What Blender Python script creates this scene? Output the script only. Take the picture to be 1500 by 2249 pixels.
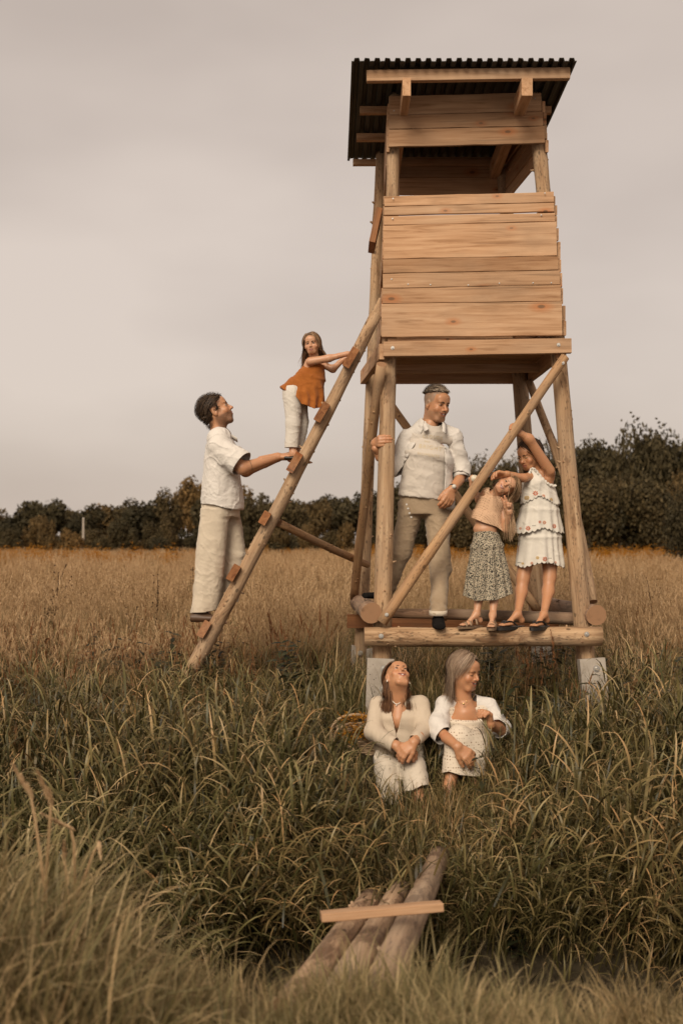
import bpy, bmesh, math, random
import numpy as np
from mathutils import Vector, Matrix, Euler
from mathutils.bvhtree import BVHTree

for o in list(bpy.data.objects):
    bpy.data.objects.remove(o)
SC = bpy.context.scene
COL = SC.collection
R = math.radians
random.seed(11)
RNG = np.random.default_rng(11)

# ------------------------------------------------------------------ camera
FPX = 2430.0            # focal length in photograph pixels (1500 x 2249)
UC, VH = 750.0, 1195.0  # principal column, horizon row
CAMZ = 1.25
cam_d = bpy.data.cameras.new('camera')
cam = bpy.data.objects.new('camera', cam_d)
COL.objects.link(cam)
cam.location = (0, 0, CAMZ)
cam.rotation_euler = (R(90), 0, 0)
cam_d.sensor_fit = 'VERTICAL'
cam_d.sensor_height = 36.0
cam_d.sensor_width = 24.0
cam_d.lens = FPX / 2249.0 * 36.0
cam_d.shift_y = (VH - 1124.5) / 2249.0
cam_d.clip_start = 0.05
cam_d.clip_end = 3000
cam_d.dof.use_dof = True
cam_d.dof.focus_distance = 8.0
cam_d.dof.aperture_fstop = 2.3
SC.camera = cam

# ------------------------------------------------------------------ sky, sun, exposure
SUN_EL, SUN_AZ = 36.0, 200.0       # azimuth measured clockwise from +Y: behind the camera, to the left
w = bpy.data.worlds.new('World')
SC.world = w
w.use_nodes = True
nt = w.node_tree
nt.nodes.clear()
wo = nt.nodes.new('ShaderNodeOutputWorld')
bg = nt.nodes.new('ShaderNodeBackground')
sky = nt.nodes.new('ShaderNodeTexSky')
sky.sky_type = 'NISHITA'
sky.sun_disc = False
sky.sun_elevation = R(SUN_EL)
sky.sun_rotation = R(SUN_AZ)
sky.air_density = 1.0
sky.dust_density = 4.0
tc = nt.nodes.new('ShaderNodeTexCoord')
mp = nt.nodes.new('ShaderNodeMapping')
mp.inputs['Scale'].default_value = (1.0, 1.0, 2.6)
nz = nt.nodes.new('ShaderNodeTexNoise')
nz.inputs['Scale'].default_value = 1.9
nz.inputs['Detail'].default_value = 4
nz.inputs['Roughness'].default_value = 0.45
cr = nt.nodes.new('ShaderNodeValToRGB')
# overcast cloud deck, thin warm grey, lighter where the layer is thinner (values are x10 so that strength stays 0.1)
cr.color_ramp.elements[0].position = 0.36
cr.color_ramp.elements[0].color = (2.54, 2.11, 1.79, 1)
cr.color_ramp.elements[1].position = 0.66
cr.color_ramp.elements[1].color = (3.36, 2.84, 2.44, 1)
mx = nt.nodes.new('ShaderNodeMix')
mx.data_type = 'RGBA'
mx.inputs[0].default_value = 0.94     # cloud cover
L = nt.links.new
L(tc.outputs['Generated'], mp.inputs['Vector'])
L(mp.outputs['Vector'], nz.inputs['Vector'])
L(nz.outputs['Fac'], cr.inputs['Fac'])
L(sky.outputs['Color'], mx.inputs[6])
L(cr.outputs['Color'], mx.inputs[7])
L(mx.outputs[2], bg.inputs['Color'])
bg.inputs['Strength'].default_value = 0.1
L(bg.outputs[0], wo.inputs['Surface'])

sun_d = bpy.data.lights.new('sun', 'SUN')
sun_d.energy = 1.5
sun_d.angle = R(30)
sun_d.color = (1.0, 0.90, 0.74)
sun = bpy.data.objects.new('sun', sun_d)
COL.objects.link(sun)
el, az = R(SUN_EL), R(SUN_AZ)
to_sun = Vector((math.sin(az) * math.cos(el), math.cos(az) * math.cos(el), math.sin(el)))
sun.rotation_euler = to_sun.to_track_quat('Z', 'Y').to_euler()
sun.location = to_sun * 60

SC.view_settings.view_transform = 'Standard'
SC.view_settings.look = 'None'
SC.view_settings.exposure = 1.12
SC.view_settings.gamma = 1.0
SC.render.engine = 'CYCLES'
SC.cycles.use_adaptive_sampling = True
SC.cycles.max_bounces = 5
SC.cycles.diffuse_bounces = 2
SC.cycles.transparent_max_bounces = 8
try:
    SC.cycles.use_denoising = True
except Exception:
    pass

# ------------------------------------------------------------------ small helpers
def P(u, v, Y):
    """photograph pixel (1500 x 2249) at distance Y -> world point"""
    return Vector(((u - UC) / FPX * Y, Y, CAMZ - (v - VH) / FPX * Y))

def V(*a):
    return Vector(a)

def link(name, me, parent=None, mats=None):
    o = bpy.data.objects.new(name, me)
    COL.objects.link(o)
    if parent is not None:
        o.parent = parent
    if mats is not None and me is not None:
        for m in (mats if isinstance(mats, (list, tuple)) else [mats]):
            me.materials.append(m)
    return o

def tag(o, label=None, cat=None, group=None, kind=None):
    if label: o['label'] = label
    if cat: o['category'] = cat
    if group: o['group'] = group
    if kind: o['kind'] = kind
    return o

def empty(name, loc=(0, 0, 0), label=None, cat=None, group=None):
    o = bpy.data.objects.new(name, None)
    COL.objects.link(o)
    o.location = loc
    o.empty_display_size = 0.1
    bpy.context.view_layer.update()
    return tag(o, label, cat, group)

def mesh_np(name, verts, faces, smooth=True):
    """verts (N,3), faces: (M,k) int array or list of arrays"""
    me = bpy.data.meshes.new(name)
    verts = np.asarray(verts, dtype=np.float32)
    if isinstance(faces, np.ndarray):
        faces = [faces]
    faces = [np.asarray(f, dtype=np.int32) for f in faces if len(f)]
    me.vertices.add(len(verts))
    me.vertices.foreach_set('co', verts.ravel())
    nl = sum(f.size for f in faces)
    npoly = sum(len(f) for f in faces)
    me.loops.add(nl)
    me.polygons.add(npoly)
    me.loops.foreach_set('vertex_index', np.concatenate([f.ravel() for f in faces]))
    starts, s = [], 0
    for f in faces:
        starts.append(s + np.arange(len(f)) * f.shape[1])
        s += f.size
    me.polygons.foreach_set('loop_start', np.concatenate(starts).astype(np.int32))
    me.update(calc_edges=True)
    if smooth:
        me.polygons.foreach_set('use_smooth', np.ones(npoly, dtype=bool))
    me.validate()
    return me

def set_float(me, name, vals):
    a = me.attributes.new(name, 'FLOAT', 'POINT')
    a.data.foreach_set('value', np.asarray(vals, dtype=np.float32))

def set_color(me, name, vals):
    a = me.attributes.new(name, 'FLOAT_COLOR', 'POINT')
    v = np.ones((len(vals), 4), dtype=np.float32)
    v[:, :3] = vals
    a.data.foreach_set('color', v.ravel())

def place(o, parent):
    """parent o keeping its world position (parents are unrotated, unscaled empties)"""
    o.parent = parent
    o.location = Vector(o.location) - Vector(parent.location)
    return o

# ------------------------------------------------------------------ node material helper
class NM:
    def __init__(s, name):
        s.m = bpy.data.materials.new(name)
        s.m.use_nodes = True
        s.t = s.m.node_tree
        s.t.nodes.clear()
        s.out = s.n('ShaderNodeOutputMaterial')
        s.b = s.n('ShaderNodeBsdfPrincipled')
        s.l(s.b.outputs[0], s.out.inputs[0])
    def n(s, t, **kw):
        nd = s.t.nodes.new(t)
        for k, v in kw.items():
            setattr(nd, k, v)
        return nd
    def l(s, a, b):
        s.t.links.new(a, b)
    def coord(s, kind='Object', scale=(1, 1, 1), loc=None, rnd=True):
        tc = s.n('ShaderNodeTexCoord')
        mp = s.n('ShaderNodeMapping')
        mp.inputs['Scale'].default_value = scale
        s.l(tc.outputs[kind], mp.inputs['Vector'])
        if rnd:
            oi = s.n('ShaderNodeObjectInfo')
            mu = s.n('ShaderNodeVectorMath', operation='MULTIPLY')
            cb = s.n('ShaderNodeCombineXYZ')
            for i in range(3): s.l(oi.outputs['Random'], cb.inputs[i])
            s.l(cb.outputs[0], mu.inputs[0]); mu.inputs[1].default_value = (37, 91, 53)
            s.l(mu.outputs[0], mp.inputs['Location'])
        return mp.outputs[0]
    def noise(s, vec, scale=5, detail=3, rough=0.5, dist=0.0):
        n = s.n('ShaderNodeTexNoise')
        n.inputs['Scale'].default_value = scale
        n.inputs['Detail'].default_value = detail
        n.inputs['Roughness'].default_value = rough
        n.inputs['Distortion'].default_value = dist
        if vec is not None: s.l(vec, n.inputs['Vector'])
        return n.outputs['Fac']
    def voro(s, vec, scale=5, feature='F1', rnd=1.0):
        n = s.n('ShaderNodeTexVoronoi', feature=feature)
        n.inputs['Scale'].default_value = scale
        n.inputs['Randomness'].default_value = rnd
        s.l(vec, n.inputs['Vector'])
        return n.outputs['Distance']
    def ramp(s, fac, stops):
        n = s.n('ShaderNodeValToRGB')
        e = n.color_ramp.elements
        while len(e) < len(stops): e.new(0.5)
        for i, (p, c) in enumerate(stops):
            e[i].position = p
            e[i].color = (c, c, c, 1) if isinstance(c, (int, float)) else (c[0], c[1], c[2], 1)
        s.l(fac, n.inputs['Fac'])
        return n.outputs['Color']
    def mix(s, fac, a, b, mode='MIX'):
        n = s.n('ShaderNodeMix', data_type='RGBA', blend_type=mode)
        for sock, v in ((n.inputs[0], fac), (n.inputs[6], a), (n.inputs[7], b)):
            if hasattr(v, 'is_output') or hasattr(v, 'links'): s.l(v, sock)
            elif isinstance(v, (int, float)): sock.default_value = v
            else: sock.default_value = (v[0], v[1], v[2], 1)
        return n.outputs[2]
    def math(s, op, a, b=0.0):
        n = s.n('ShaderNodeMath', operation=op)
        for sock, v in ((n.inputs[0], a), (n.inputs[1], b)):
            if hasattr(v, 'links'): s.l(v, sock)
            else: sock.default_value = v
        return n.outputs[0]
    def attr(s, name, out='Fac'):
        n = s.n('ShaderNodeAttribute', attribute_name=name)
        return n.outputs[out]
    def rnd(s):
        return s.n('ShaderNodeObjectInfo').outputs['Random']
    def bump(s, h, strength=0.3, dist=0.01):
        n = s.n('ShaderNodeBump')
        n.inputs['Strength'].default_value = strength
        n.inputs['Distance'].default_value = dist
        s.l(h, n.inputs['Height'])
        s.l(n.outputs[0], s.b.inputs['Normal'])
    def base(s, c):
        if hasattr(c, 'links'): s.l(c, s.b.inputs['Base Color'])
        else: s.b.inputs['Base Color'].default_value = (c[0], c[1], c[2], 1)
    def set(s, **kw):
        for k, v in kw.items():
            k = k.replace('_', ' ')
            if hasattr(v, 'links'): s.l(v, s.b.inputs[k])
            else: s.b.inputs[k].default_value = v
        return s.m

def srgb(r, g, b):
    f = lambda c: (c / 255 / 12.92) if c / 255 <= 0.04045 else ((c / 255 + 0.055) / 1.055) ** 2.4
    return (f(r), f(g), f(b))
# ------------------------------------------------------------------ wood, metal, concrete materials
def mat_board(name, c_light, c_mid, c_dark, grain=1.0):
    """sawn board, long axis = local X"""
    k = NM(name)
    v = k.coord('Object', (1.3, 22, 22))
    g = k.noise(v, 1.6, 6, 0.62, 0.6)
    v2 = k.coord('Object', (0.9, 7, 7))
    bands = k.noise(v2, 1.3, 3, 0.5, 1.2)
    vk = k.coord('Object', (2.9, 1, 6.0))
    sx_ = k.n('ShaderNodeSeparateXYZ'); k.l(vk, sx_.inputs[0])
    cx_ = k.n('ShaderNodeCombineXYZ'); k.l(sx_.outputs[0], cx_.inputs[0]); k.l(sx_.outputs[2], cx_.inputs[1])
    vn = k.n('ShaderNodeTexVoronoi', voronoi_dimensions='2D'); vn.inputs['Scale'].default_value = 1.0; k.l(cx_.outputs[0], vn.inputs['Vector'])
    sc_ = k.n('ShaderNodeSeparateColor'); k.l(vn.outputs['Color'], sc_.inputs[0])
    kn = k.math('ADD', vn.outputs['Distance'], k.math('MULTIPLY', k.math('LESS_THAN', sc_.outputs[0], 0.62), 0.5))
    kn = k.math('MULTIPLY', kn, k.math('ADD', k.math('MULTIPLY', sc_.outputs[1], 0.8), 0.55))
    col = k.ramp(g, [(0.33, c_dark), (0.48, c_mid), (0.66, c_light)])
    col = k.mix(k.ramp(bands, [(0.40, 0.0), (0.75, 0.4)]), col, c_mid)
    stain = k.noise(k.coord('Object', (1.5, 3, 3)), 1.4, 4, 0.6)
    col = k.mix(k.ramp(stain, [(0.52, 0.0), (0.75, 0.6)]), col, tuple(x * 0.62 for x in c_mid))
    kd = tuple(x * 0.34 for x in c_mid)
    kr = (c_mid[0] * .95, c_mid[1] * .62, c_mid[2] * .42)
    col = k.mix(k.ramp(kn, [(0.06, 0.75), (0.20, 0.0)]), col, kr)
    col = k.mix(k.ramp(kn, [(0.035, 0.85), (0.062, 0.0)]), col, kd)
    crk = k.noise(k.coord('Object', (0.7, 42, 42)), 1.0, 2, 0.5, 0.4)
    col = k.mix(k.ramp(crk, [(0.66, 0.0), (0.72, 0.55)]), col, tuple(x * 0.42 for x in c_mid))
    wth = k.noise(k.coord('Object', (0.8, 2.4, 2.4)), 1.1, 4, 0.6)
    col = k.mix(k.ramp(wth, [(0.45, 0.0), (0.72, 0.38)]), col, (0.36, 0.27, 0.19))
    tone = k.ramp(k.rnd(), [(0.0, (0.76, 0.70, 0.64)), (0.5, (1, 1, 1)), (1.0, (1.14, 1.08, 1.02))])
    col = k.mix(1.0, col, tone, 'MULTIPLY')
    k.base(col)
    k.bump(k.math('ADD', g, k.math('MULTIPLY', kn, 0.2)), 0.35, 0.004)
    return k.set(Roughness=0.78, Specular_IOR_Level=0.25)

def mat_pole(name, c_light, c_mid, c_dark, c_bark, bark=0.5, axis=2, rough=0.8):
    """peeled or barky round pole, long axis = local Z"""
    k = NM(name)
    v = k.coord('Object', (26, 26, 1.6))
    g = k.noise(v, 1.2, 6, 0.65, 0.5)
    v2 = k.coord('Object', (9, 9, 2.2))
    p = k.noise(v2, 1.3, 6, 0.68, 0.8)
    col = k.ramp(g, [(0.3, c_dark), (0.5, c_mid), (0.7, c_light)])
    col = k.mix(k.ramp(p, [(bark, 0.0), (bark + 0.10, 0.8)]), col, c_bark)
    kn = k.voro(k.coord('Object', (11, 11, 7)), 1.0)
    col = k.mix(k.ramp(kn, [(0.09, 0.9), (0.14, 0.0)]), col, tuple(x * 0.30 for x in c_mid))
    spk = k.voro(k.coord('Object', (60, 60, 26)), 1.0)
    col = k.mix(k.math('MULTIPLY', k.ramp(spk, [(0.22, 0.8), (0.36, 0.0)]), k.ramp(p, [(0.42, 0.0), (0.56, 1.0)])), col, tuple(x * 0.35 for x in c_mid))
    gry = k.noise(k.coord('Object', (3, 3, 0.9)), 1.2, 4, .6)
    col = k.mix(k.ramp(gry, [(.42, 0.0), (.7, .5)]), col, (.33, .265, .20))
    tone = k.ramp(k.rnd(), [(0.0, (0.85, 0.82, 0.80)), (1.0, (1.06, 1.02, 0.97))])
    col = k.mix(1.0, col, tone, 'MULTIPLY')
    k.base(col)
    k.bump(k.math('ADD', k.math('MULTIPLY', g, 0.6), p), 0.8, 0.008)
    return k.set(Roughness=rough, Specular_IOR_Level=0.25)

def mat_endgrain(name, a, b):
    k = NM(name)
    v = k.coord('Object', (1, 1, 0.02), rnd=False)
    wv = k.n('ShaderNodeTexWave', wave_type='RINGS', rings_direction='Z')
    wv.inputs['Scale'].default_value = 30
    wv.inputs['Distortion'].default_value = 5.5
    wv.inputs['Detail'].default_value = 2
    k.l(v, wv.inputs['Vector'])
    nz_ = k.noise(k.coord('Object'), 14, 5, .65)
    mid_ = tuple((x + y) / 2 for x, y in zip(a, b))
    c1 = k.mix(k.ramp(nz_, [(.35, .85), (.7, .25)]), k.ramp(wv.outputs['Fac'], [(0.1, b), (0.9, a)]), mid_)
    k.base(k.mix(k.ramp(nz_, [(.58, 0.0), (.72, .7)]), c1, tuple(x * .45 for x in b)))
    return k.set(Roughness=0.85)

M_BOARD = mat_board('sawn_larch_board', (0.53, 0.330, 0.195), (0.44, 0.255, 0.140), (0.29, 0.152, 0.074))
M_RUNG = mat_board('orange_step_board', (0.36, 0.165, 0.070), (0.27, 0.112, 0.045), (0.16, 0.060, 0.024))
M_POLE = mat_pole('peeled_spruce_pole', (0.55, 0.385, 0.24), (0.40, 0.255, 0.145), (0.20, 0.115, 0.06), (0.155, 0.078, 0.036), 0.545)
M_BRACE = mat_pole('peeled_brace_pole', (0.56, 0.35, 0.18), (0.44, 0.25, 0.12), (0.26, 0.13, 0.055), (0.12, 0.055, 0.024), 0.60)
M_LOG = mat_pole('barky_log', (0.36, 0.235, 0.15), (0.265, 0.16, 0.10), (0.15, 0.085, 0.05), (0.10, 0.055, 0.032), 0.5)
M_BRIDGE = mat_pole('wet_bark_log', (0.55, 0.39, 0.26), (0.38, 0.25, 0.155), (0.18, 0.105, 0.06), (0.11, 0.058, 0.032), 0.50)
M_END = mat_endgrain('cut_end_grain', (0.33, 0.18, 0.092), (0.19, 0.092, 0.042))

k = NM('dark_corrugated_sheet')
v = k.coord('Object', (1, 1, 1), rnd=False)
n1 = k.noise(v, 3.0, 5, 0.6)
k.base(k.ramp(n1, [(0.3, (0.020, 0.018, 0.014)), (0.7, (0.052, 0.046, 0.036))]))
M_ROOF = k.set(Roughness=0.62, Specular_IOR_Level=0.35)

k = NM('pocked_concrete')
v = k.coord('Object')
n1 = k.noise(v, 7, 6, 0.65)
sp = k.voro(v, 42)
sel = k.noise(v, 11, 2, 0.5)
col = k.ramp(n1, [(0.3, (0.27, 0.225, 0.18)), (0.7, (0.42, 0.36, 0.30))])
pit = k.math('MULTIPLY', k.ramp(sp, [(0.10, 1.0), (0.2, 0.0)]), k.ramp(sel, [(0.5, 0.0), (0.56, 1.0)]))
col = k.mix(pit, col, (0.06, 0.045, 0.035))
k.base(col)
k.bump(k.math('SUBTRACT', n1, pit), 0.5, 0.006)
M_CONC = k.set(Roughness=0.9)

k = NM('zinc_bolt')
k.base((0.55, 0.52, 0.48))
M_BOLT = k.set(Metallic=0.85, Roughness=0.42)

# ------------------------------------------------------------------ board and log builders
SEGS = []          # (object, end, end) of every timber piece, so that fixings find the piece they sit on
def frame(A, B, up):
    x = (B - A).normalized()
    z = (up - x * up.dot(x)).normalized()
    y = z.cross(x)
    return x, y, z

def board(name, A, B, up, w, t, mat, parent, rough=0.0015, w2=None, seg=5):
    """sawn board from A to B (end centres); w along 'up', thickness t across. Local X runs along it."""
    A, B, up = Vector(A), Vector(B), Vector(up)
    x, y, z = frame(A, B, up)
    Ln = (B - A).length
    w2 = w if w2 is None else w2
    bev = min(0.003, t * 0.2)
    prof = [(-1, -1, 1, 0), (-1, -1, 0, 1), (-1, 1, 0, -1), (-1, 1, 1, 0), (1, 1, -1, 0), (1, 1, 0, -1), (1, -1, 0, 1), (1, -1, -1, 0)]
    vs, fs = [], []
    n = len(prof)
    for i in range(seg + 1):
        s = i / seg
        hw = (w + (w2 - w) * s) / 2
        e1, e2, e3 = (random.uniform(-rough, rough) for _ in range(3))
        for (sy, sz, by, bz) in prof:
            yy = sy * (t / 2) + by * bev + e3 * 0.4
            zz = sz * hw + bz * bev + (e1 if sz < 0 else e2)
            vs.append(((s - 0.5) * Ln, yy, zz))
    for i in range(seg):
        for j in range(n):
            a, b = i * n + j, i * n + (j + 1) % n
            fs.append((a, b, b + n, a + n))
    me = bpy.data.meshes.new(name)
    me.from_pydata(vs, [], fs + [tuple(range(n))[::1], tuple(range(seg * n, seg * n + n))[::-1]])
    bm = bmesh.new(); bm.from_mesh(me); bmesh.ops.recalc_face_normals(bm, faces=bm.faces); bm.to_mesh(me); bm.free()
    o = link(name, me, None, mat)
    Mx = Matrix((x, y, z)).transposed().to_4x4()
    o.matrix_world = Matrix.Translation((A + B) / 2) @ Mx
    if parent is not None:
        o.parent = parent
        o.location = (A + B) / 2 - parent.location
        SEGS.append((o, A, B))
    return o

def log(name, A, B, ra, rb, mat, parent, knots=6, sides=16, bend=0.0, wob=0.05, end_mat=None, seed=None, stub=1.0):
    """round pole from A to B, slightly crooked, knots and branch stubs modelled. Local Z runs along it."""
    rr = random.Random(seed if seed is not None else hash(name) % 1000 + int(ra * 1e4))
    A, B = Vector(A), Vector(B)
    Ln = (B - A).length
    z = (B - A).normalized()
    q = z.to_track_quat('Z', 'Y')
    ns = max(6, int(Ln / 0.14))
    vs, fs, mi = [], [], []
    ph = [rr.uniform(0, 6.28) for _ in range(6)]
    kn = [(rr.uniform(0.04, 0.96), rr.uniform(0, 6.283), rr.uniform(0.5, 1.0)) for _ in range(knots)]
    def rad(s, a):
        r = ra + (rb - ra) * s
        r *= 1 + wob * 0.5 * math.sin(2 * a + ph[0] + 3 * s) + wob * 0.35 * math.sin(3 * a + ph[1] - 5 * s) + wob * 0.4 * math.sin(9 * s + ph[2] + a)
        for ks, ka, kw in kn:
            d = ((s - ks) * Ln / 0.05) ** 2 + (math.atan2(math.sin(a - ka), math.cos(a - ka)) / 0.45) ** 2
            if d < 6: r += 0.006 * kw * math.exp(-d)
        return r
    def ctr(s):
        b = bend * math.sin(math.pi * s)
        return Vector((b * math.cos(ph[3]) + 0.25 * bend * math.sin(7 * s + ph[4]), b * math.sin(ph[3]), (s - 0.5) * Ln))
    for i in range(ns + 1):
        s = i / ns
        c = ctr(s)
        for j in range(sides):
            a = 2 * math.pi * j / sides
            r = rad(s, a)
            vs.append((c.x + r * math.cos(a), c.y + r * math.sin(a), c.z))
    for i in range(ns):
        for j in range(sides):
            a, b = i * sides + j, i * sides + (j + 1) % sides
            fs.append((a, b, b + sides, a + sides)); mi.append(0)
    fs.append(tuple(reversed(range(sides)))); mi.append(1)
    fs.append(tuple(range(ns * sides, ns * sides + sides))); mi.append(1)
    for ks, ka, kw in kn:                                   # sawn or snapped branch stubs
        c = ctr(ks); r = rad(ks, ka)
        d = Vector((math.cos(ka), math.sin(ka), rr.uniform(0.1, 0.6))).normalized()
        ln = (0.002 + 0.006 * kw * rr.random()) * stub
        if rr.random() < 0.14: ln = 0.022 * stub
        rk = 0.004 + 0.005 * kw
        p0 = c + Vector((math.cos(ka), math.sin(ka), 0)) * (r - 0.006)
        p1 = p0 + d * (ln + 0.006)
        u = d.cross(Vector((0, 0, 1))).normalized(); w_ = d.cross(u)
        b0 = len(vs)
        for pp, rk_ in ((p0, rk * 1.25), (p1, rk * 0.8)):
            for j in range(6):
                a = j * math.pi / 3
                vs.append(tuple(pp + (u * math.cos(a) + w_ * math.sin(a)) * rk_))
        for j in range(6):
            fs.append((b0 + j, b0 + (j + 1) % 6, b0 + 6 + (j + 1) % 6, b0 + 6 + j)); mi.append(0)
        fs.append(tuple(b0 + 6 + j for j in range(6))); mi.append(1)
    me = bpy.data.meshes.new(name)
    me.from_pydata([tuple(v) for v in vs], [], fs)
    me.polygons.foreach_set('material_index', mi)
    me.polygons.foreach_set('use_smooth', [len(f) == 4 for f in fs])
    o = link(name, me, None, [mat, end_mat or M_END])
    o.matrix_world = Matrix.Translation((A + B) / 2) @ q.to_matrix().to_4x4()
    if parent is not None:
        o.parent = parent
        o.location = (A + B) / 2 - parent.location
        SEGS.append((o, A, B))
    return o

def bolt_mesh():
    bm = bmesh.new()
    bmesh.ops.create_cone(bm, cap_ends=True, segments=12, radius1=0.021, radius2=0.019, depth=0.004)
    bmesh.ops.create_cone(bm, cap_ends=True, segments=6, radius1=0.0115, radius2=0.0105, depth=0.012, matrix=Matrix.Translation((0, 0, 0.007)))
    me = bpy.data.meshes.new('bolt'); bm.to_mesh(me); bm.free()
    me.materials.append(M_BOLT)
    return me
BOLT = bolt_mesh()
def bolt(p, nrm, parent, s=1.0):
    o = bpy.data.objects.new('bolt', BOLT)
    COL.objects.link(o)
    o.parent = parent
    o.location = Vector(p) - parent.location
    o.rotation_euler = Vector(nrm).to_track_quat('Z', 'Y').to_euler()
    o.scale = (s, s, s)
    return o

# ------------------------------------------------------------------ the ground
def ground_z(x, y):
    x = np.asarray(x, float); y = np.asarray(y, float)
    sm = lambda a, b, t: np.clip((t - a) / (b - a), 0, 1) ** 2 * (3 - 2 * np.clip((t - a) / (b - a), 0, 1))
    yy = y + 0.12 * np.sin(x * 0.9 + 0.5)
    near = -0.28
    z = near + (-1.35 - near) * sm(3.5, 4.35, yy)
    z = z + (-0.50 + 1.35) * sm(5.0, 6.5, yy)
    z = z + 0.50 * sm(6.9, 8.3, yy)
    z = z + 0.03 * np.sin(x * 1.7 + y * 0.8) + 0.025 * np.sin(x * 0.6 - y * 1.9)
    return z

def build_ground():
    ys = np.concatenate([np.arange(-6, 14, 0.14), 14 * 1.07 ** np.arange(1, 76)])
    xs = np.linspace(-1, 1, 91)
    xs = np.sign(xs) * np.abs(xs) ** 1.8
    W = np.maximum(9, np.abs(ys) * 0.9 + 4)
    X = xs[None, :] * W[:, None]
    Yv = np.repeat(ys[:, None], len(xs), 1)
    Z = ground_z(X, Yv)
    n, m = X.shape
    vs = np.stack([X.ravel(), Yv.ravel(), Z.ravel()], 1)
    i = np.arange(n * m).reshape(n, m)
    fs = np.stack([i[:-1, :-1].ravel(), i[:-1, 1:].ravel(), i[1:, 1:].ravel(), i[1:, :-1].ravel()], 1)
    me = mesh_np('ground', vs, fs)
    k = NM('meadow_soil_and_thatch')
    v = k.coord('Object', rnd=False)
    n1 = k.noise(v, 1.6, 6, 0.6)
    n2 = k.noise(v, 18, 4, 0.6)
    sep = k.n('ShaderNodeSeparateXYZ'); k.l(v, sep.inputs[0])
    far = k.math('SMOOTH_MIN', k.math('MULTIPLY', k.math('SUBTRACT', sep.outputs[1], 9.0), 0.12), 1.0)
    soil = k.ramp(n2, [(0.3, (0.018, 0.013, 0.008)), (0.7, (0.05, 0.038, 0.022))])
    straw = k.ramp(n1, [(0.3, (0.20, 0.125, 0.056)), (0.7, (0.31, 0.20, 0.095))])
    cl = k.n('ShaderNodeClamp'); k.l(far, cl.inputs[0])
    k.base(k.mix(cl.outputs[0], soil, straw))
    k.bump(n2, 0.6, 0.03)
    o = link('ground', me, None, k.set(Roughness=0.95, Specular_IOR_Level=0.1))
    tag(o, kind='structure')
    return o
GROUND = build_ground()

# ------------------------------------------------------------------ the tower
T = empty('hunting_tower', P(1065, 1560, 8.9), 'raised timber hunting stand with plank cabin and dark corrugated roof', 'tower')

def lerp3(A, B, z):
    s = (z - A.z) / (B.z - A.z)
    return A + (B - A) * s
FLb, FLt = P(837, 1500, 8.16), P(867, 196, 8.40)
FRb, FRt = P(1291, 1500, 8.16), P(1172, 196, 8.40)
BLb, BLt = P(790, 1480, 9.75), P(843, 200, 9.50)
BRb, BRt = P(1191, 1480, 9.75), P(1092, 205, 9.50)
log('post', FLb, FLt, 0.070, 0.044, M_POLE, T, 26, wob=0.05, seed=1)
log('post', FRb, FRt, 0.070, 0.050, M_POLE, T, 22, wob=0.05, seed=2)
log('post', BLb, BLt, 0.058, 0.044, M_POLE, T, 26, wob=0.05, seed=3)
log('post', BRb, BRt, 0.080, 0.055, M_POLE, T, 18, wob=0.05, seed=4)

# concrete footings bolted to the posts
def footing(uc, vtop, Y, wpx, lean, nb):
    w_ = wpx / FPX * Y
    top = P(uc, vtop, Y); bot = Vector((top.x + lean, Y - 0.06, -0.25))
    o = board('concrete_footing', bot, top, Vector((1, 0, 0)), w_, 0.10, M_CONC, T, rough=0.001)
    d = (top - bot).normalized()
    for i in range(nb):
        p = top - d * (0.07 + 0.145 * i)
        bolt(p + Vector((w_ * 0.12, -0.053, 0)), (0, -1, 0), T, 1.25)
footing(836, 1446, 8.055, 58, -0.03, 2)
footing(1297, 1446, 8.055, 56, 0.05, 2)
footing(1188, 1408, 9.66, 40, 0.01, 0)
for v_ in (1428, 1459):
    bolt(P(1193, v_, 9.585), (0, -1, 0), T, 1.2)
board('concrete_footing', P(776, 1520, 9.75), P(779, 1418, 9.75), V(1, 0, 0), 0.055, 0.10, M_CONC, T)
board('concrete_footing', P(810, 1520, 9.72), P(811, 1425, 9.72), V(1, 0, 0), 0.055, 0.10, M_CONC, T)
bolt(P(791, 1435, 9.66), (0, -1, 0), T, 1.2)

# platform logs and beams
log('platform_log', P(800, 1398, 8.02), P(1320, 1397, 8.02), 0.072, 0.069, M_POLE, T, 16, bend=0.006, wob=0.05, seed=8, stub=0.6)
bolt(P(837, 1397, 7.945), (0, -1, 0), T, 0.9); bolt(P(1288, 1393, 7.945), (0, -1, 0), T, 0.9)
log('platform_log', P(816, 1347, 7.99), P(786, 1322, 9.85), 0.076, 0.074, M_LOG, T, 9, wob=0.06, seed=9, stub=0.5)
log('platform_log', P(1309, 1351, 8.05), P(1205, 1331, 9.85), 0.074, 0.074, M_LOG, T, 9, wob=0.06, seed=10, stub=0.5)
log('foot_pole', P(855, 1347, 8.55), P(1282, 1360, 8.42), 0.036, 0.048, M_LOG, T, 8, bend=0.008, wob=0.07, seed=12, stub=0.5)
board('beam', P(762, 1364, 9.62), P(1225, 1364, 9.62), V(0, 0, 1), 0.118, 0.06, M_RUNG, T)

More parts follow.
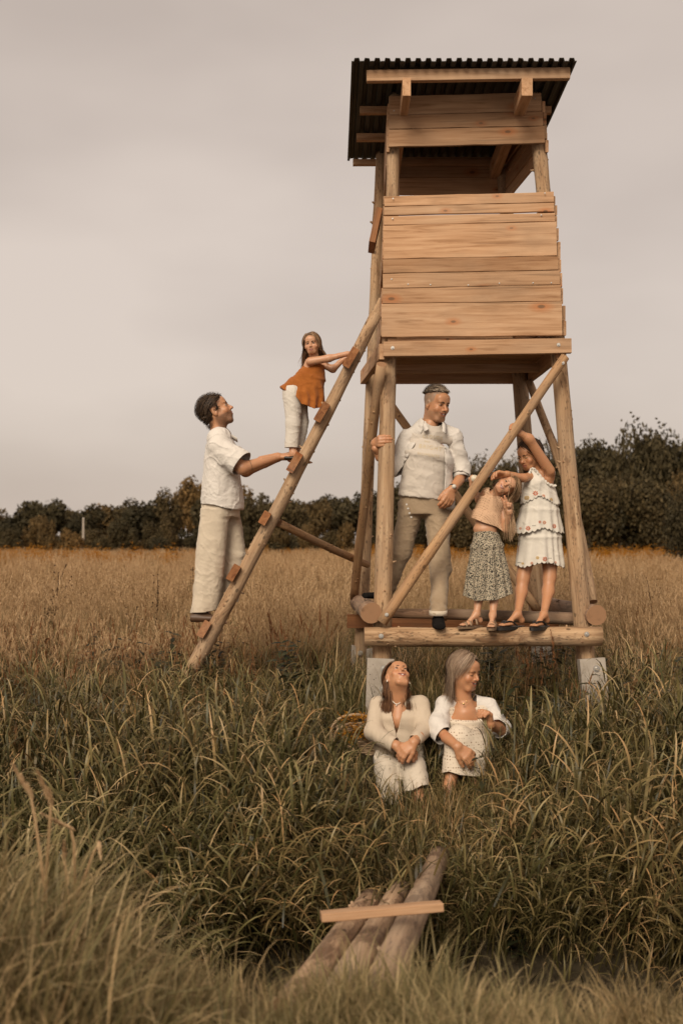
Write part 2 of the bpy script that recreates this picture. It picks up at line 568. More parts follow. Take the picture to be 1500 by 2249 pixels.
# diagonal braces
log('brace', P(838, 1368, 7.98), P(1241, 783, 8.10), 0.042, 0.033, M_BRACE, T, 12, bend=0.016, wob=0.07, seed=21, stub=0.6)
bolt(P(849, 1350, 7.935), (-0.2, -1, 0), T, 0.7); bolt(P(1235, 797, 8.07), (0, -1, 0), T, 0.7)
log('brace', P(839, 800, 8.13), P(779, 1314, 9.55), 0.037, 0.036, M_BRACE, T, 12, bend=0.015, wob=0.08, seed=22, stub=0.7)
log('brace', P(1163, 838, 9.45), P(1304, 1322, 8.30), 0.032, 0.036, M_POLE, T, 9, bend=0.05, wob=0.06, seed=23, stub=0.6)
log('brace', P(822, 838, 9.62), P(1182, 1342, 9.66), 0.034, 0.040, M_BRACE, T, 9, bend=0.01, wob=0.06, seed=24, stub=0.6)

# cabin floor: rim beams and floor boards
YF = 8.17
board('beam', P(842, 768, YF), P(1253, 760, YF), V(0, 0, 1), 0.108, 0.05, M_BOARD, T)
bolt(P(862, 764, YF - 0.027), (0, -1, 0), T, 0.7); bolt(P(1226, 757, YF - 0.027), (0, -1, 0), T, 0.7)
FL_f, FL_b = P(839, 772, YF + 0.03), P(797, 829, 9.64)
board('beam', FL_f, FL_b, V(0, 0, 1), 0.115, 0.045, M_BOARD, T)
board('beam', P(1228, 772, YF + 0.03), P(1162, 826, 9.64), V(0, 0, 1), 0.115, 0.045, M_BOARD, T)
board('beam', P(800, 829, 9.66), P(1158, 829, 9.66), V(0, 0, 1), 0.112, 0.045, M_BOARD, T)
board('beam', P(808, 812, 9.0), P(1192, 808, 9.0), V(0, 0, 1), 0.07, 0.05, M_BOARD, T)
zf = P(0, 748, YF).z + 0.012
xs_l, xs_r = P(852, 0, YF).x, P(1232, 0, YF).x
yb = 8.215
i = 0
while yb < 9.62:
    bw = random.choice((0.16, 0.19, 0.215, 0.14))
    bw = min(bw, 9.64 - yb)
    if bw < 0.05: break
    sh = (yb - 8.2) * -0.02
    board('floor_board', V(xs_l + sh + random.uniform(0, .012), yb + bw / 2, zf + random.uniform(-.002, .002)), V(xs_r + sh * 0.5, yb + bw / 2, zf), V(0, 1, 0), bw - 0.007, 0.026, M_BOARD, T)
    yb += bw

# front cabin wall: every plank at its own height
def plank_row(vl0, vr0, vl1, vr1, ul, ur, Y, off=0.0, t=0.026, gap=0.9):
    A = P(ul, (vl0 + vl1) / 2, Y); B = P(ur, (vr0 + vr1) / 2, Y)
    A.y += off; B.y += off
    board('plank', A, B, V(0, 0, 1), (vl1 - vl0 - gap) / FPX * Y, t, M_BOARD, T, w2=(vr1 - vr0 - gap) / FPX * Y, rough=0.0022, seg=9)
low = [(432, 421.6), (455, 445.5), (476, 468), (496, 487.7), (570, 563), (601.6, 594), (634.4, 626), (668, 662.4), (741.6, 738)]
for i in range(len(low) - 1):
    (a0, b0), (a1, b1) = low[i], low[i + 1]
    s = ((a0 + a1) / 2 - 432) / 310
    if i == 1: a1 -= 1.5; b1 -= 2.5
    plank_row(a0, b0, a1, b1, 844 - 6 * s + random.uniform(-.6, .6) - (1.5 if i >= 7 else 0), 1213.5 + 23 * s + random.uniform(-1, 1), 8.215 - 0.02 * s, random.uniform(-.002, .002))
up_ = [(212, 203.8), (253.8, 245.6), (285.5, 278), (324, 315.8)]
for i in range(3):
    (a0, b0), (a1, b1) = up_[i], up_[i + 1]
    plank_row(a0, b0, a1, b1, 855.5 - 1.3 * i, 1187.5 + 3.6 * i, 8.285 - 0.004 * i, random.uniform(-.002, .002))
# screws along the planks
for (u_, v_) in ((863, 436), (1196, 424), (865, 243), (1174, 216), (872, 275), (1178, 264), (865, 307), (1182, 300), (860, 613), (896, 624), (945, 625), (1028, 626), (1096, 622), (1170, 621), (1210, 621), (862, 480), (1188, 472)):
    bolt(P(u_, v_, 8.272 if v_ < 330 else 8.186), (0, -1, 0), T, 0.28)

# side walls and back wall
def side_row(v0, v1, uf, ub, Yf, Yb, name='plank', mat=None, t=0.024):
    zc = P(0, (v0 + v1) / 2, 8.2).z
    h = (v1 - v0) / FPX * 8.2
    A = P(uf, 0, Yf); B = P(ub, 0, Yb)
    A.z = zc + random.uniform(-.003, .003); B.z = zc + random.uniform(-.003, .003)
    board(name, A, B, V(0, 0, 1), h - 0.003, t, mat or M_BOARD, T, rough=0.003, seg=7)
rows = [(426, 447), (447, 470), (470, 497), (497, 527), (527, 566), (566, 597), (597, 630), (630, 668), (668, 703), (703, 737)]
for (a, b) in rows:
    s = ((a + b) / 2 - 430) / 310
    side_row(a, b - 1, 1216 + 25 * s + random.uniform(-1.5, 1.5), 1113 + 14 * s, 8.245 - 0.02 * s, 9.62)      # right side, ends show past the front wall
    if not 560 < a < 600: side_row(a, b - 1, 845.5 - 6 * s, 843 - 16 * s, 8.245 - 0.02 * s, 9.40)
for (a, b) in [(206, 233), (233, 262), (262, 294), (294, 322)]:
    s = (a - 206) / 110
    side_row(a, b - 1, 1193.5 + 8 * s + random.uniform(-1, 1), 1103 + 4 * s, 8.32, 9.60)
for (a, b) in [(214, 250), (250, 285), (285, 322)]:
    side_row(a, b - 1, 854.5 - 2.5 * (a - 214) / 100, 846, 8.315, 9.42)
for (a, b) in [(345, 366), (366, 391), (391, 429)]:
    A = P(846, (a + b) / 2, 9.58); B = P(1100, (a + b) / 2, 9.58)
    board('plank', A, B, V(0, 0, 1), (b - a - 0.8) / FPX * 9.58, 0.025, M_BOARD, T)
for i, (a, b) in enumerate([(515, 550), (550, 590), (590, 625), (625, 668), (668, 705), (705, 745), (745, 790)]):
    board('plank', P(836 - i * 3, (a + b) / 2, 9.58), P(1108 + i * 4, (a + b) / 2, 9.58), V(0, 0, 1), (b - a - 1) / FPX * 9.58, 0.025, M_BOARD, T)
board('batten', P(832, 470, 8.75), P(816, 544, 8.75), V(0, 1, 0), 0.34, 0.05, M_RUNG, T)

# roof: two rafters, four battens, corrugated sheet
YRF, YRB = 7.86, 9.66
zRF, zRB = P(0, 131, YRF).z, P(0, 350, YRB).z
def roof_z(y): return zRF + (zRB - zRF) * (y - YRF) / (YRB - YRF)
xRL_f, xRR_f = P(772, 0, YRF).x, P(1266, 0, YRF).x
xRL_b, xRR_b = P(763, 0, YRB).x, P(1166, 0, YRB).x
roof = None
def corrugated():
    n, per, amp = 22, 8, 0.011
    prof = [(0.0, -1), (0.22, -1), (0.32, 1), (0.72, 1), (0.82, -1)]
    xs, zs = [], []
    for i in range(n):
        for (px, pz) in prof:
            xs.append((i + px) / n); zs.append(pz * amp)
    xs.append(1.0); zs.append(-amp)
    rows_ = 7
    vs, fs = [], []
    for j in range(rows_):
        s = j / (rows_ - 1)
        y = YRF + (YRB - YRF) * s
        for x_, z_ in zip(xs, zs):
            xl = xRL_f + (xRL_b - xRL_f) * s; xr = xRR_f + (xRR_b - xRR_f) * s
            vs.append((xl + (xr - xl) * x_, y, roof_z(y) + z_ - 0.012 * math.sin(s * 3.1) + random.uniform(-.002, .002)))
    m = len(xs)
    for j in range(rows_ - 1):
        for i in range(m - 1):
            a = j * m + i
            fs.append((a, a + 1, a + m + 1, a + m))
    c = Vector(((xRL_f + xRR_f) / 2, (YRF + YRB) / 2, roof_z((YRF + YRB) / 2)))
    me = bpy.data.meshes.new('corrugated_roof')
    me.from_pydata([tuple(Vector(v) - c) for v in vs], [], fs)
    o = link('corrugated_roof', me, T, M_ROOF)
    o.location = c - T.location
    md = o.modifiers.new('thickness', 'SOLIDIFY'); md.thickness = 0.005; md.offset = 0
    return o
corrugated()
for (u0, u1, vv, Y, hpx) in ((805, 1250, None, 7.97, 31), (790, 1209, None, 8.55, 20), (783, 1200, None, 9.05, 20), (775, 1170, None, 9.58, 17)):
    h = hpx / FPX * Y
    z = roof_z(Y) - 0.018 - 0.02 - h / 2 * 0.6
    A, B = P(u0, 0, Y), P(u1, 0, Y)
    A.z = z - 0.002; B.z = z + 0.018 if Y < 8 else z
    board('roof_batten', A, B, V(0, 0, 1), h * 0.78, 0.05, M_BOARD, T)
for (uf, vf, ub, s) in ((893, 181, 868, 18), (1157, 174, 1082, 24)):
    A, B = P(uf, vf, 7.92), P(ub, 0, 9.62)
    B.z = roof_z(9.62) - 0.14
    A.z = roof_z(7.92) - 0.165
    board('rafter', A, B, V(0, 0, 1), 0.13, s / FPX * 7.92, M_BOARD, T)

# ------------------------------------------------------------------ the ladder
LAD = empty('wooden_ladder', P(412, 1490, 8.2), 'log ladder with orange board rungs leaning on the left of the stand', 'ladder')
YL0, YL1 = 8.12, 8.62
r0, r1 = P(405, 1500, YL0), P(826, 690, YL0 + 0.1)
log('rail', r0, r1, 0.055, 0.044, M_POLE, LAD, 42, bend=0.02, wob=0.06, seed=31, stub=1.0)
log('rail', P(421, 1480, YL1), P(842, 660, YL1 + 0.1), 0.048, 0.040, M_POLE, LAD, 22, bend=0.015, wob=0.06, seed=32)
ld = (r1 - r0).normalized()
perp = Vector((-ld.z, 0, ld.x)).normalized()   # up-left of the rail
for (u, v, ln) in ((770, 789, 0.155), (707, 908, 0.150), (648, 1017, 0.155), (583, 1138, 0.100), (515, 1257, 0.125), (451, 1380, 0.125)):
    c = P(u, v, YL0)
    A = c + Vector((0, -0.075, 0)); B = P(u + 1, v, YL1 + 0.09)
    up = Vector((0.50, 0, 0.86))
    board('rung', A, B, up, ln, 0.055, M_RUNG, LAD)
log('brace', P(612, 1148, 8.22), P(806, 1240, 9.55), 0.030, 0.029, M_BRACE, LAD, 7, bend=0.008, wob=0.07, seed=41, stub=0.5)
bolt(P(802, 1238, 9.50), (0, -1, 0), LAD, 0.8)

# ------------------------------------------------------------------ log bridge over the ditch
BR = empty('log_footbridge', P(850, 2050, 4.7), 'three barky logs with a sawn crosspiece bridging the ditch', 'footbridge')
log('log', P(622, 2235, 3.45), P(814, 1976, 5.40), 0.060, 0.056, M_BRIDGE, BR, 8, wob=0.06, seed=51, stub=0.5)
log('log', P(712, 2245, 3.42), P(878, 1956, 5.60), 0.062, 0.054, M_BRIDGE, BR, 8, wob=0.06, seed=52, stub=0.5)
log('log', P(795, 2262, 3.40), P(966, 1880, 6.10), 0.068, 0.055, M_BRIDGE, BR, 8, wob=0.06, seed=53, stub=0.5)
board('crosspiece', P(705, 2013, 4.34), P(970, 1990, 4.40), V(0, 0.12, 1), 0.033, 0.072, M_BOARD, BR)
# ------------------------------------------------------------------ vegetation
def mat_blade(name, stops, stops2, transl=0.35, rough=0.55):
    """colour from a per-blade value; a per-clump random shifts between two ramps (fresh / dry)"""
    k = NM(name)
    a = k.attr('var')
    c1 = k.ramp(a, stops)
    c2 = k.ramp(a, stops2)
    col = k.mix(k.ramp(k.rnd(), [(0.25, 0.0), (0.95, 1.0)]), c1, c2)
    k.base(col)
    k.set(Roughness=rough, Specular_IOR_Level=0.22)
    tr = k.n('ShaderNodeBsdfTranslucent')
    k.l(col, tr.inputs[0])
    ms = k.n('ShaderNodeMixShader'); ms.inputs[0].default_value = transl
    k.l(k.b.outputs[0], ms.inputs[1]); k.l(tr.outputs[0], ms.inputs[2])
    k.l(ms.outputs[0], k.out.inputs[0])
    return k.m

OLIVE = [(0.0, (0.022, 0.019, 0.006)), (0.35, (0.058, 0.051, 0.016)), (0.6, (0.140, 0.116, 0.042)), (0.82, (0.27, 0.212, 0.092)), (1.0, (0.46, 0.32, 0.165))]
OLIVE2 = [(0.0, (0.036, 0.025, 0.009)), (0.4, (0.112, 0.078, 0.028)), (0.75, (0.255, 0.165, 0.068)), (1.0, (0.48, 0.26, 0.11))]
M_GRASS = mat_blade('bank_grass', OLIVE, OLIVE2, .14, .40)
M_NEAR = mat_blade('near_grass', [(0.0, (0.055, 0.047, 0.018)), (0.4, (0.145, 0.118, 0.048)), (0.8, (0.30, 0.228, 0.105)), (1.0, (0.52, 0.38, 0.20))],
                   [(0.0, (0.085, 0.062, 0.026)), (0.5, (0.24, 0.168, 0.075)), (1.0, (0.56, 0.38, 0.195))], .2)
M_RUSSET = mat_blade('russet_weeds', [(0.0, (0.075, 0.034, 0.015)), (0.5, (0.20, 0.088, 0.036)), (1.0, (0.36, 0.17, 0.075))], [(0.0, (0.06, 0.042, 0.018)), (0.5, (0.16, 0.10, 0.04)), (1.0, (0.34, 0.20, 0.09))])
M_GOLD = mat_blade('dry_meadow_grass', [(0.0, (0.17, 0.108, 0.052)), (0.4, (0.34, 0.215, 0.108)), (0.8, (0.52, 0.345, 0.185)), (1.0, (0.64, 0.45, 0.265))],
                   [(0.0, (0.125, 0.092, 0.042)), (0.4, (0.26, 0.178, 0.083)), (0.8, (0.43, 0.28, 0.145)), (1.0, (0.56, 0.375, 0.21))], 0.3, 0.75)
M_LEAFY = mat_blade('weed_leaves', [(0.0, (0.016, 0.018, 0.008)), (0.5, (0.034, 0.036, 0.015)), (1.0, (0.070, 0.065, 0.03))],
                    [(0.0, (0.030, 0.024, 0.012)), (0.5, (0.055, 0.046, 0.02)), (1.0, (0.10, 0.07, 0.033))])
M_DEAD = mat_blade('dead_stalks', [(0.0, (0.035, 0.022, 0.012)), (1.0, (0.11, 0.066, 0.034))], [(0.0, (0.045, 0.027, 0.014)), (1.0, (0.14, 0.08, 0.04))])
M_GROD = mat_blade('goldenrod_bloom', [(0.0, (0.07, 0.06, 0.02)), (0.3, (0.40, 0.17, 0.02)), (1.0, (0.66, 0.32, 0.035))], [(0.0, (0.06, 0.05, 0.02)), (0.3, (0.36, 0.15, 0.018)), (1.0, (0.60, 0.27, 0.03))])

class Blades:
    """collects flat tapering ribbons (blades, stems, leaves, florets) for one mesh"""
    def __init__(s):
        s.v, s.f, s.a = [], [], []
        s.n = 0
        s.tip = .34          # paler tips, darker bases: light on the tips painted in, with some drying
    def strip(s, pts, ws, side, var):
        """pts (k,3), half widths (k), side (3) or (k,3)"""
        pts = np.asarray(pts, float); k = len(pts)
        side = np.broadcast_to(np.asarray(side, float), pts.shape)
        ws = np.asarray(ws, float)[:, None]
        vv = np.empty((2 * k, 3))
        vv[0::2] = pts - side * ws
        vv[1::2] = pts + side * ws
        i = s.n + 2 * np.arange(k - 1)
        s.f.append(np.stack([i, i + 1, i + 3, i + 2], 1))
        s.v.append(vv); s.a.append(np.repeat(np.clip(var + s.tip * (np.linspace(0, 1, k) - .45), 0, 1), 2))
        s.n += 2 * k
    def blade(s, rng, base, az, length, th0, curl, w, var, seg=5, twist=0.5, power=1.6):
        t = np.linspace(0, 1, seg + 1)
        th = th0 + curl * t ** power
        ds = length / seg
        dr = np.sin(th) * ds; dz = np.cos(th) * ds
        r = np.concatenate([[0], np.cumsum((dr[1:] + dr[:-1]) / 2)])
        z = np.concatenate([[0], np.cumsum((dz[1:] + dz[:-1]) / 2)])
        d = np.array([math.cos(az), math.sin(az), 0.0])
        pts = np.asarray(base)[None] + d[None] * r[:, None] + np.array([0, 0, 1.0])[None] * z[:, None]
        a2 = az + math.pi / 2 + twist * (t - 0.3) * rng.uniform(-1, 1) + rng.uniform(-.4, .4)
        side = np.stack([np.cos(a2), np.sin(a2), 0.15 * np.sin(a2 * 3)], 1)
        ww = w * np.clip(np.minimum(0.55 + t * 2.2, 1.0) * (1 - t ** 2.2), 0.04, 1)
        s.strip(pts, ww, side, var)
        return pts
    def add(s, o, dx, dy, rot, sc):
        c, sn = math.cos(rot), math.sin(rot)
        M = np.array([[c, -sn, 0], [sn, c, 0], [0, 0, 1.0]]) * sc
        off = np.array([dx, dy, 0.0])
        dv = np.random.default_rng(int(abs(dx * 1e5)) + 7).normal(0, .10)
        for v_, f_, a_ in zip(o.v, o.f, o.a):
            s.v.append(v_ @ M.T + off); s.f.append(f_ + s.n); s.a.append(np.clip(a_ + dv, 0, 1))
        s.n += o.n
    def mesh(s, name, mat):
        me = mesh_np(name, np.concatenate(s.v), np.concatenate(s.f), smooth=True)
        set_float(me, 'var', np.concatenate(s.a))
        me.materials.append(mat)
        return me

def clump_bank(rng, n=30, hmin=.35, hmax=.75, rad=.11, w=.0055, lean=0.25):
    b = Blades()
    for _ in range(n):
        a, r = rng.uniform(0, 6.283), rad * math.sqrt(rng.random())
        az = a + rng.normal(0, .7)
        ln = rng.uniform(hmin, hmax)
        b.blade(rng, (r * math.cos(a), r * math.sin(a), -.04), az, ln, rng.uniform(0.03, lean), rng.uniform(.3, 2.4), w * rng.uniform(.5, 1.25), min(1, rng.beta(2, 2.6) if rng.random() < .93 else rng.uniform(.9, 1)), 6, 0.9, 2.1)
    return b

def clump_reed(rng, n=9):
    """stems with broad leaves drooping off alternately, as on the ditch bank"""
    b = Blades()
    for _ in range(n):
        a, r = rng.uniform(0, 6.283), .12 * math.sqrt(rng.random())
        az = rng.uniform(0, 6.283)
        ln = rng.uniform(.45, .8)
        st = b.blade(rng, (r * math.cos(a), r * math.sin(a), -.04), az, ln, rng.uniform(.02, .2), rng.uniform(0, .5), .0028, rng.uniform(.2, .5), 6)
        la = rng.uniform(0, 6.28)
        for q in range(2, 7):
            la += math.pi + rng.normal(0, .5)
            b.blade(rng, st[min(q, 6)], la, rng.uniform(.18, .38), rng.uniform(.15, .55), rng.uniform(1.0, 2.5), .0062 * rng.uniform(.7, 1.3), rng.beta(2, 2.2), 6, .6, 2.0)
    return b

def clump_fine(rng, n=70, hmin=.25, hmax=.6, rad=.16, w=.0032):
    b = Blades()
    for _ in range(n):
        a, r = rng.uniform(0, 6.283), rad * math.sqrt(rng.random())
        b.blade(rng, (r * math.cos(a), r * math.sin(a), -.03), rng.uniform(0, 6.283), rng.uniform(hmin, hmax), rng.uniform(.02, .3), rng.uniform(.2, 1.7), w * rng.uniform(.6, 1.4), rng.beta(2, 2), 5)
    return b

def plume(b, rng, top, d, ln, var, n=26, w=.0035):
    d = np.asarray(d) / np.linalg.norm(d)
    for i in range(n):
        t = rng.random()
        p = np.asarray(top) + d * ln * (t - .15)
        az = rng.uniform(0, 6.283)
        s_ = ln * (.24 * (1 - t) + .07) * rng.uniform(.6, 1.2)
        q = p + (d * 1.0 + np.array([math.cos(az), math.sin(az), rng.uniform(-.2, .3)]) * .45) * s_
        m = (p + q) / 2 + np.array([0, 0, .004])
        sd = np.array([math.sin(az), -math.cos(az), 0])
        b.strip([p, m, q], [w * .5, w, w * .3], sd, min(1, var + rng.uniform(-.12, .12)))

def clump_gold(rng, stems=16, leaves=38, h=.9, rad=.22):
    b = Blades()
    wind = rng.uniform(-.3, .3)
    for _ in range(leaves):
        a, r = rng.uniform(0, 6.283), rad * math.sqrt(rng.random())
        b.blade(rng, (r * math.cos(a), r * math.sin(a), -.03), rng.uniform(0, 6.283), rng.uniform(.3, .7) * h, rng.uniform(.02, .3), rng.uniform(.2, 1.5), .0036 * rng.uniform(.7, 1.4), rng.uniform(.05, .75), 4)
    for _ in range(stems):
        a, r = rng.uniform(0, 6.283), rad * math.sqrt(rng.random())
        az = wind + rng.normal(0, 1.2)
        st = b.blade(rng, (r * math.cos(a), r * math.sin(a), -.03), az, h * rng.uniform(.72, 1.05), rng.uniform(.0, .14), rng.uniform(.05, .6), .0022, rng.uniform(.45, .8), 5)
        plume(b, rng, st[-1], st[-1] - st[-2], rng.uniform(.13, .22) * h / .9, rng.uniform(.7, .98))
    return b

def leaf(b, rng, base, az, el, ln, wd, var):
    d = np.array([math.cos(az) * math.cos(el), math.sin(az) * math.cos(el), math.sin(el)])
    sd = np.array([-math.sin(az), math.cos(az), 0.0])
    dn = np.array([0, 0, -1.0])
    p0 = np.asarray(base)
    pts = [p0, p0 + d * ln * .3 + dn * ln * .02, p0 + d * ln * .65 + dn * ln * .1, p0 + d * ln + dn * ln * .28]
    b.strip(pts, [wd * .15, wd, wd * .75, wd * .05], sd, var)

def clump_weed(rng, stems=4, h=.55, lw=.022):
    b = Blades()
    for _ in range(stems):
        a, r = rng.uniform(0, 6.283), .10 * math.sqrt(rng.random())
        st = b.blade(rng, (r * math.cos(a), r * math.sin(a), -.03), rng.uniform(0, 6.28), h * rng.uniform(.7, 1.1), rng.uniform(.02, .25), rng.uniform(0, .4), .004, .3, 8)
        la = rng.uniform(0, 6.28)
        for q in range(2, 9):
            for s_ in (0, 1):
                leaf(b, rng, st[q], la + s_ * math.pi + rng.normal(0, .3), rng.uniform(-.1, .5), (.05 + .075 * (1 - abs(q / 8 - .5))) * rng.uniform(.7, 1.2), lw * rng.uniform(.7, 1.2), rng.beta(2, 2))
            la += 1.57
    return b

def clump_dead(rng, h=1.1):
    """dark dried dock: bare stalk, seed whorls along the top half"""
    b = Blades()
    st = b.blade(rng, (0, 0, -.03), rng.uniform(0, 6.28), h, .04, rng.uniform(.02, .3), .006, .3, 10)
    for q in range(4, 11):
        for _ in range(26):
            az = rng.uniform(0, 6.28)
            t = rng.random()
            p = st[q] * t + st[q - 1] * (1 - t)
            leaf(b, rng, p, az, rng.uniform(.3, 1.2), rng.uniform(.02, .055) * (1.3 - q / 12), .006, rng.random())
    for q in range(3, 8):
        az = rng.uniform(0, 6.28)
        br = b.blade(rng, st[q], az, h * .28, .5, -.3, .003, .4, 4)
        for p in br[1:]:
            for _ in range(9):
                leaf(b, rng, p, rng.uniform(0, 6.28), rng.uniform(.2, 1.2), rng.uniform(.015, .035), .005, rng.random())
    return b

def clump_goldenrod(rng, h=1.0, stems=5):
    b = Blades()
    for _ in range(stems):
        a, r = rng.uniform(0, 6.28), .15 * math.sqrt(rng.random())
        az = rng.uniform(0, 6.28)
        st = b.blade(rng, (r * math.cos(a), r * math.sin(a), -.03), az, h * rng.uniform(.8, 1.1), .05, rng.uniform(.1, .6), .004, 0.0, 8)
        for q in range(2, 7):
            for _ in range(3): leaf(b, rng, st[q], rng.uniform(0, 6.28), .3, .08, .007, 0.02)
        for q in range(5, 9):
            for _ in range(4):
                a2 = rng.uniform(0, 6.28)
                br = b.blade(rng, st[q], a2, h * .12 * (1.3 - (q - 5) * .22), .7, .6, .003, .3, 3)
                for p in br[1:]:
                    for _ in range(7): leaf(b, rng, p, rng.uniform(0, 6.28), rng.uniform(.1, 1.3), rng.uniform(.012, .026), .005, rng.uniform(.35, 1))
    return b

def tuft(rng, parts, rad):
    """a patch of several clumps; parts = [(maker, count, smin, smax)]"""
    b = Blades()
    tot = sum(p[1] for p in parts); i = 0
    for mk, n, s0, s1 in parts:
        for _ in range(n):
            a = i * 2.39996 + rng.uniform(-.4, .4); r = rad * math.sqrt((i + .5) / tot) * rng.uniform(.8, 1.2); i += 1
            b.add(mk(rng), r * math.cos(a), r * math.sin(a), rng.uniform(0, 6.28), rng.uniform(s0, s1))
    return b

def slope_tilt(x, y, f):
    """tilt towards the ground's fall, f = share of the slope"""
    e = .15
    return f * np.arctan((ground_z(x, y + e) - ground_z(x, y - e)) / (2 * e))

def variants(prefix, mat, makers):
    c = bpy.data.collections.new(prefix + '_variants')
    for i, b in enumerate(makers):
        o = bpy.data.objects.new('%s_%02d' % (prefix, i), b.mesh(prefix, mat))
        c.objects.link(o)
    return c, len(makers)

def scatter(name, coll, nvar, pts, scale, rng, label, cat, tilt=.12, zscale=None, rot=None):
    n = len(pts)
    me = bpy.data.meshes.new(name)
    me.vertices.add(n)
    me.vertices.foreach_set('co', np.asarray(pts, np.float32).ravel())
    sp = rng.uniform(0, 6.283, n)
    if rot is None: rv = np.stack([rng.normal(0, tilt, n), rng.normal(0, tilt, n), sp], 1)
    else:                                   # spin first, then lean by 'rot' about X
        tx = rot + rng.normal(0, tilt, n)
        c, s_, ct, st = np.cos(sp), np.sin(sp), np.cos(tx), np.sin(tx)
        m00, m10, m20, m21, m22 = c, ct * s_, st * s_, st * c, ct
        rv = np.stack([np.arctan2(m21, m22), -np.arcsin(np.clip(m20, -1, 1)), np.arctan2(m10, m00)], 1)
    a = me.attributes.new('rotv', 'FLOAT_VECTOR', 'POINT'); a.data.foreach_set('vector', rv.astype(np.float32).ravel())
    sv = np.repeat(np.asarray(scale, np.float32)[:, None], 3, 1)
    if zscale is not None: sv[:, 2] *= zscale
    a = me.attributes.new('scl', 'FLOAT_VECTOR', 'POINT'); a.data.foreach_set('vector', sv.astype(np.float32).ravel())
    a = me.attributes.new('vidx', 'INT', 'POINT'); a.data.foreach_set('value', rng.integers(0, nvar, n).astype(np.int32))
    o = link(name, me)
    g = bpy.data.node_groups.new(name + '_scatter', 'GeometryNodeTree')
    g.interface.new_socket('Geometry', in_out='INPUT', socket_type='NodeSocketGeometry')
    g.interface.new_socket('Geometry', in_out='OUTPUT', socket_type='NodeSocketGeometry')
    N = g.nodes.new
    gi, go = N('NodeGroupInput'), N('NodeGroupOutput')
    ip, ci = N('GeometryNodeInstanceOnPoints'), N('GeometryNodeCollectionInfo')
    ci.inputs['Collection'].default_value = coll
    ci.inputs['Separate Children'].default_value = True
    ci.inputs['Reset Children'].default_value = True
    ip.inputs['Pick Instance'].default_value = True
    def na(nm, ty):
        x = N('GeometryNodeInputNamedAttribute'); x.data_type = ty; x.inputs['Name'].default_value = nm
        return x.outputs['Attribute']
    er = N('FunctionNodeEulerToRotation')
    g.links.new(gi.outputs[0], ip.inputs['Points'])
    g.links.new(ci.outputs[0], ip.inputs['Instance'])
    g.links.new(na('vidx', 'INT'), ip.inputs['Instance Index'])
    g.links.new(na('rotv', 'FLOAT_VECTOR'), er.inputs[0])
    g.links.new(er.outputs[0], ip.inputs['Rotation'])
    g.links.new(na('scl', 'FLOAT_VECTOR'), ip.inputs['Scale'])
    g.links.new(ip.outputs[0], go.inputs[0])
    md = o.modifiers.new('scatter', 'NODES'); md.node_group = g
    return tag(o, label, cat, kind='stuff')

grng = np.random.default_rng(5)
def rand_area(n, y0, y1, xw, power=1.0):
    """n points, Y in [y0,y1] (density falling as Y^-power per unit area), X within the view fan"""
    t = grng.random(n)
    if abs(power - 2.0) < 1e-6: y = y0 * (y1 / y0) ** t
    else:
        e = 2 - power
        y = (y0 ** e + (y1 ** e - y0 ** e) * t) ** (1 / e)
    x = (grng.random(n) * 2 - 1) * (0.335 * y + xw)
    return x, y
def on_ground(x, y): return np.stack([x, y, ground_z(x, y)], 1)
def px_of(x, y): return UC + FPX * x / y
def patch(x, y, f=1.0):
    return np.sin(x * 1.3 * f + 1.7 * np.sin(y * .9 * f)) * np.cos(y * 1.1 * f - .8 * np.sin(x * .7 * f))

# places kept clear of tall blades
def keep_clear(x, y, extra=0.0):
    u = px_of(x, y)
    wom = (y > 6.35) & (y < 7.95) & (u > 795 - 30 * extra) & (u < 1100 + 30 * extra)
    lane = (y > 6.9) & (y < 7.3) & (u > 730) & (u < 820)           # basket
    brid = (y > 3.95) & (y < 5.55) & (u > 640 + (5.5 - y) * 0 - 10 + (y - 4) * 60) & (u < 950 + (y - 4) * 20)
    return ~(wom | lane | brid)

# 1. ditch bank grass (far bank, foot of the stand): patches of arching blades and leafy stems over a low thatch
thatch = lambda r: clump_fine(r, 34, .10, .30, .17, .0036)
cB, nB = variants('bank_tuft', M_GRASS, [tuft(grng, [(clump_bank, 4, .7, 1.1), (clump_reed, 2, .7, 1.0), (thatch, 3, .9, 1.3)], .28) for _ in range(3)]
                  + [tuft(grng, [(clump_bank, 2, .7, 1.0), (clump_reed, 5, .75, 1.1), (thatch, 3, .9, 1.3)], .28) for _ in range(4)])
x, y = rand_area(660, 5.75, 8.2, .9, .3)
u_ = px_of(x, y)
k_ = ~((y < 6.0) & (u_ > 760) & (u_ < 1010)) & ~((y > 6.5) & (y < 7.65) & (u_ > 650) & (u_ < 1175)) & ~((y >= 7.65) & (u_ > 640) & (u_ < 900)) & ~((y > 7.2) & (u_ > 1210) & (u_ < 1390))
x, y = x[k_], y[k_]
sB = grng.uniform(.72, 1.12, len(x)) * np.where(y > 7.4, .62, 1.0)
u_ = px_of(x, y)                       # trodden lower where the women sit and look out
vt = np.interp(u_, [640, 700, 740, 800, 840, 1000, 1060, 1110, 1170, 1240, 1270, 1340, 1360], [1480, 1620, 1670, 1740, 1850, 1850, 1810, 1720, 1570, 1510, 1545, 1545, 1480])
cap_ = (CAMZ - (vt - VH) / FPX * y - ground_z(x, y)) / .88
sB = np.where((u_ > 640) & (u_ < 1360), np.clip(np.minimum(sB, cap_), .16, 2), sB)
k_ = sB > .17
x, y, sB = x[k_], y[k_], sB[k_]
scatter('bank_grass', cB, nB, on_ground(x, y), sB, grng, 'long dark olive grass arching over the ditch bank', 'grass', .10, rot=slope_tilt(x, y, .75))
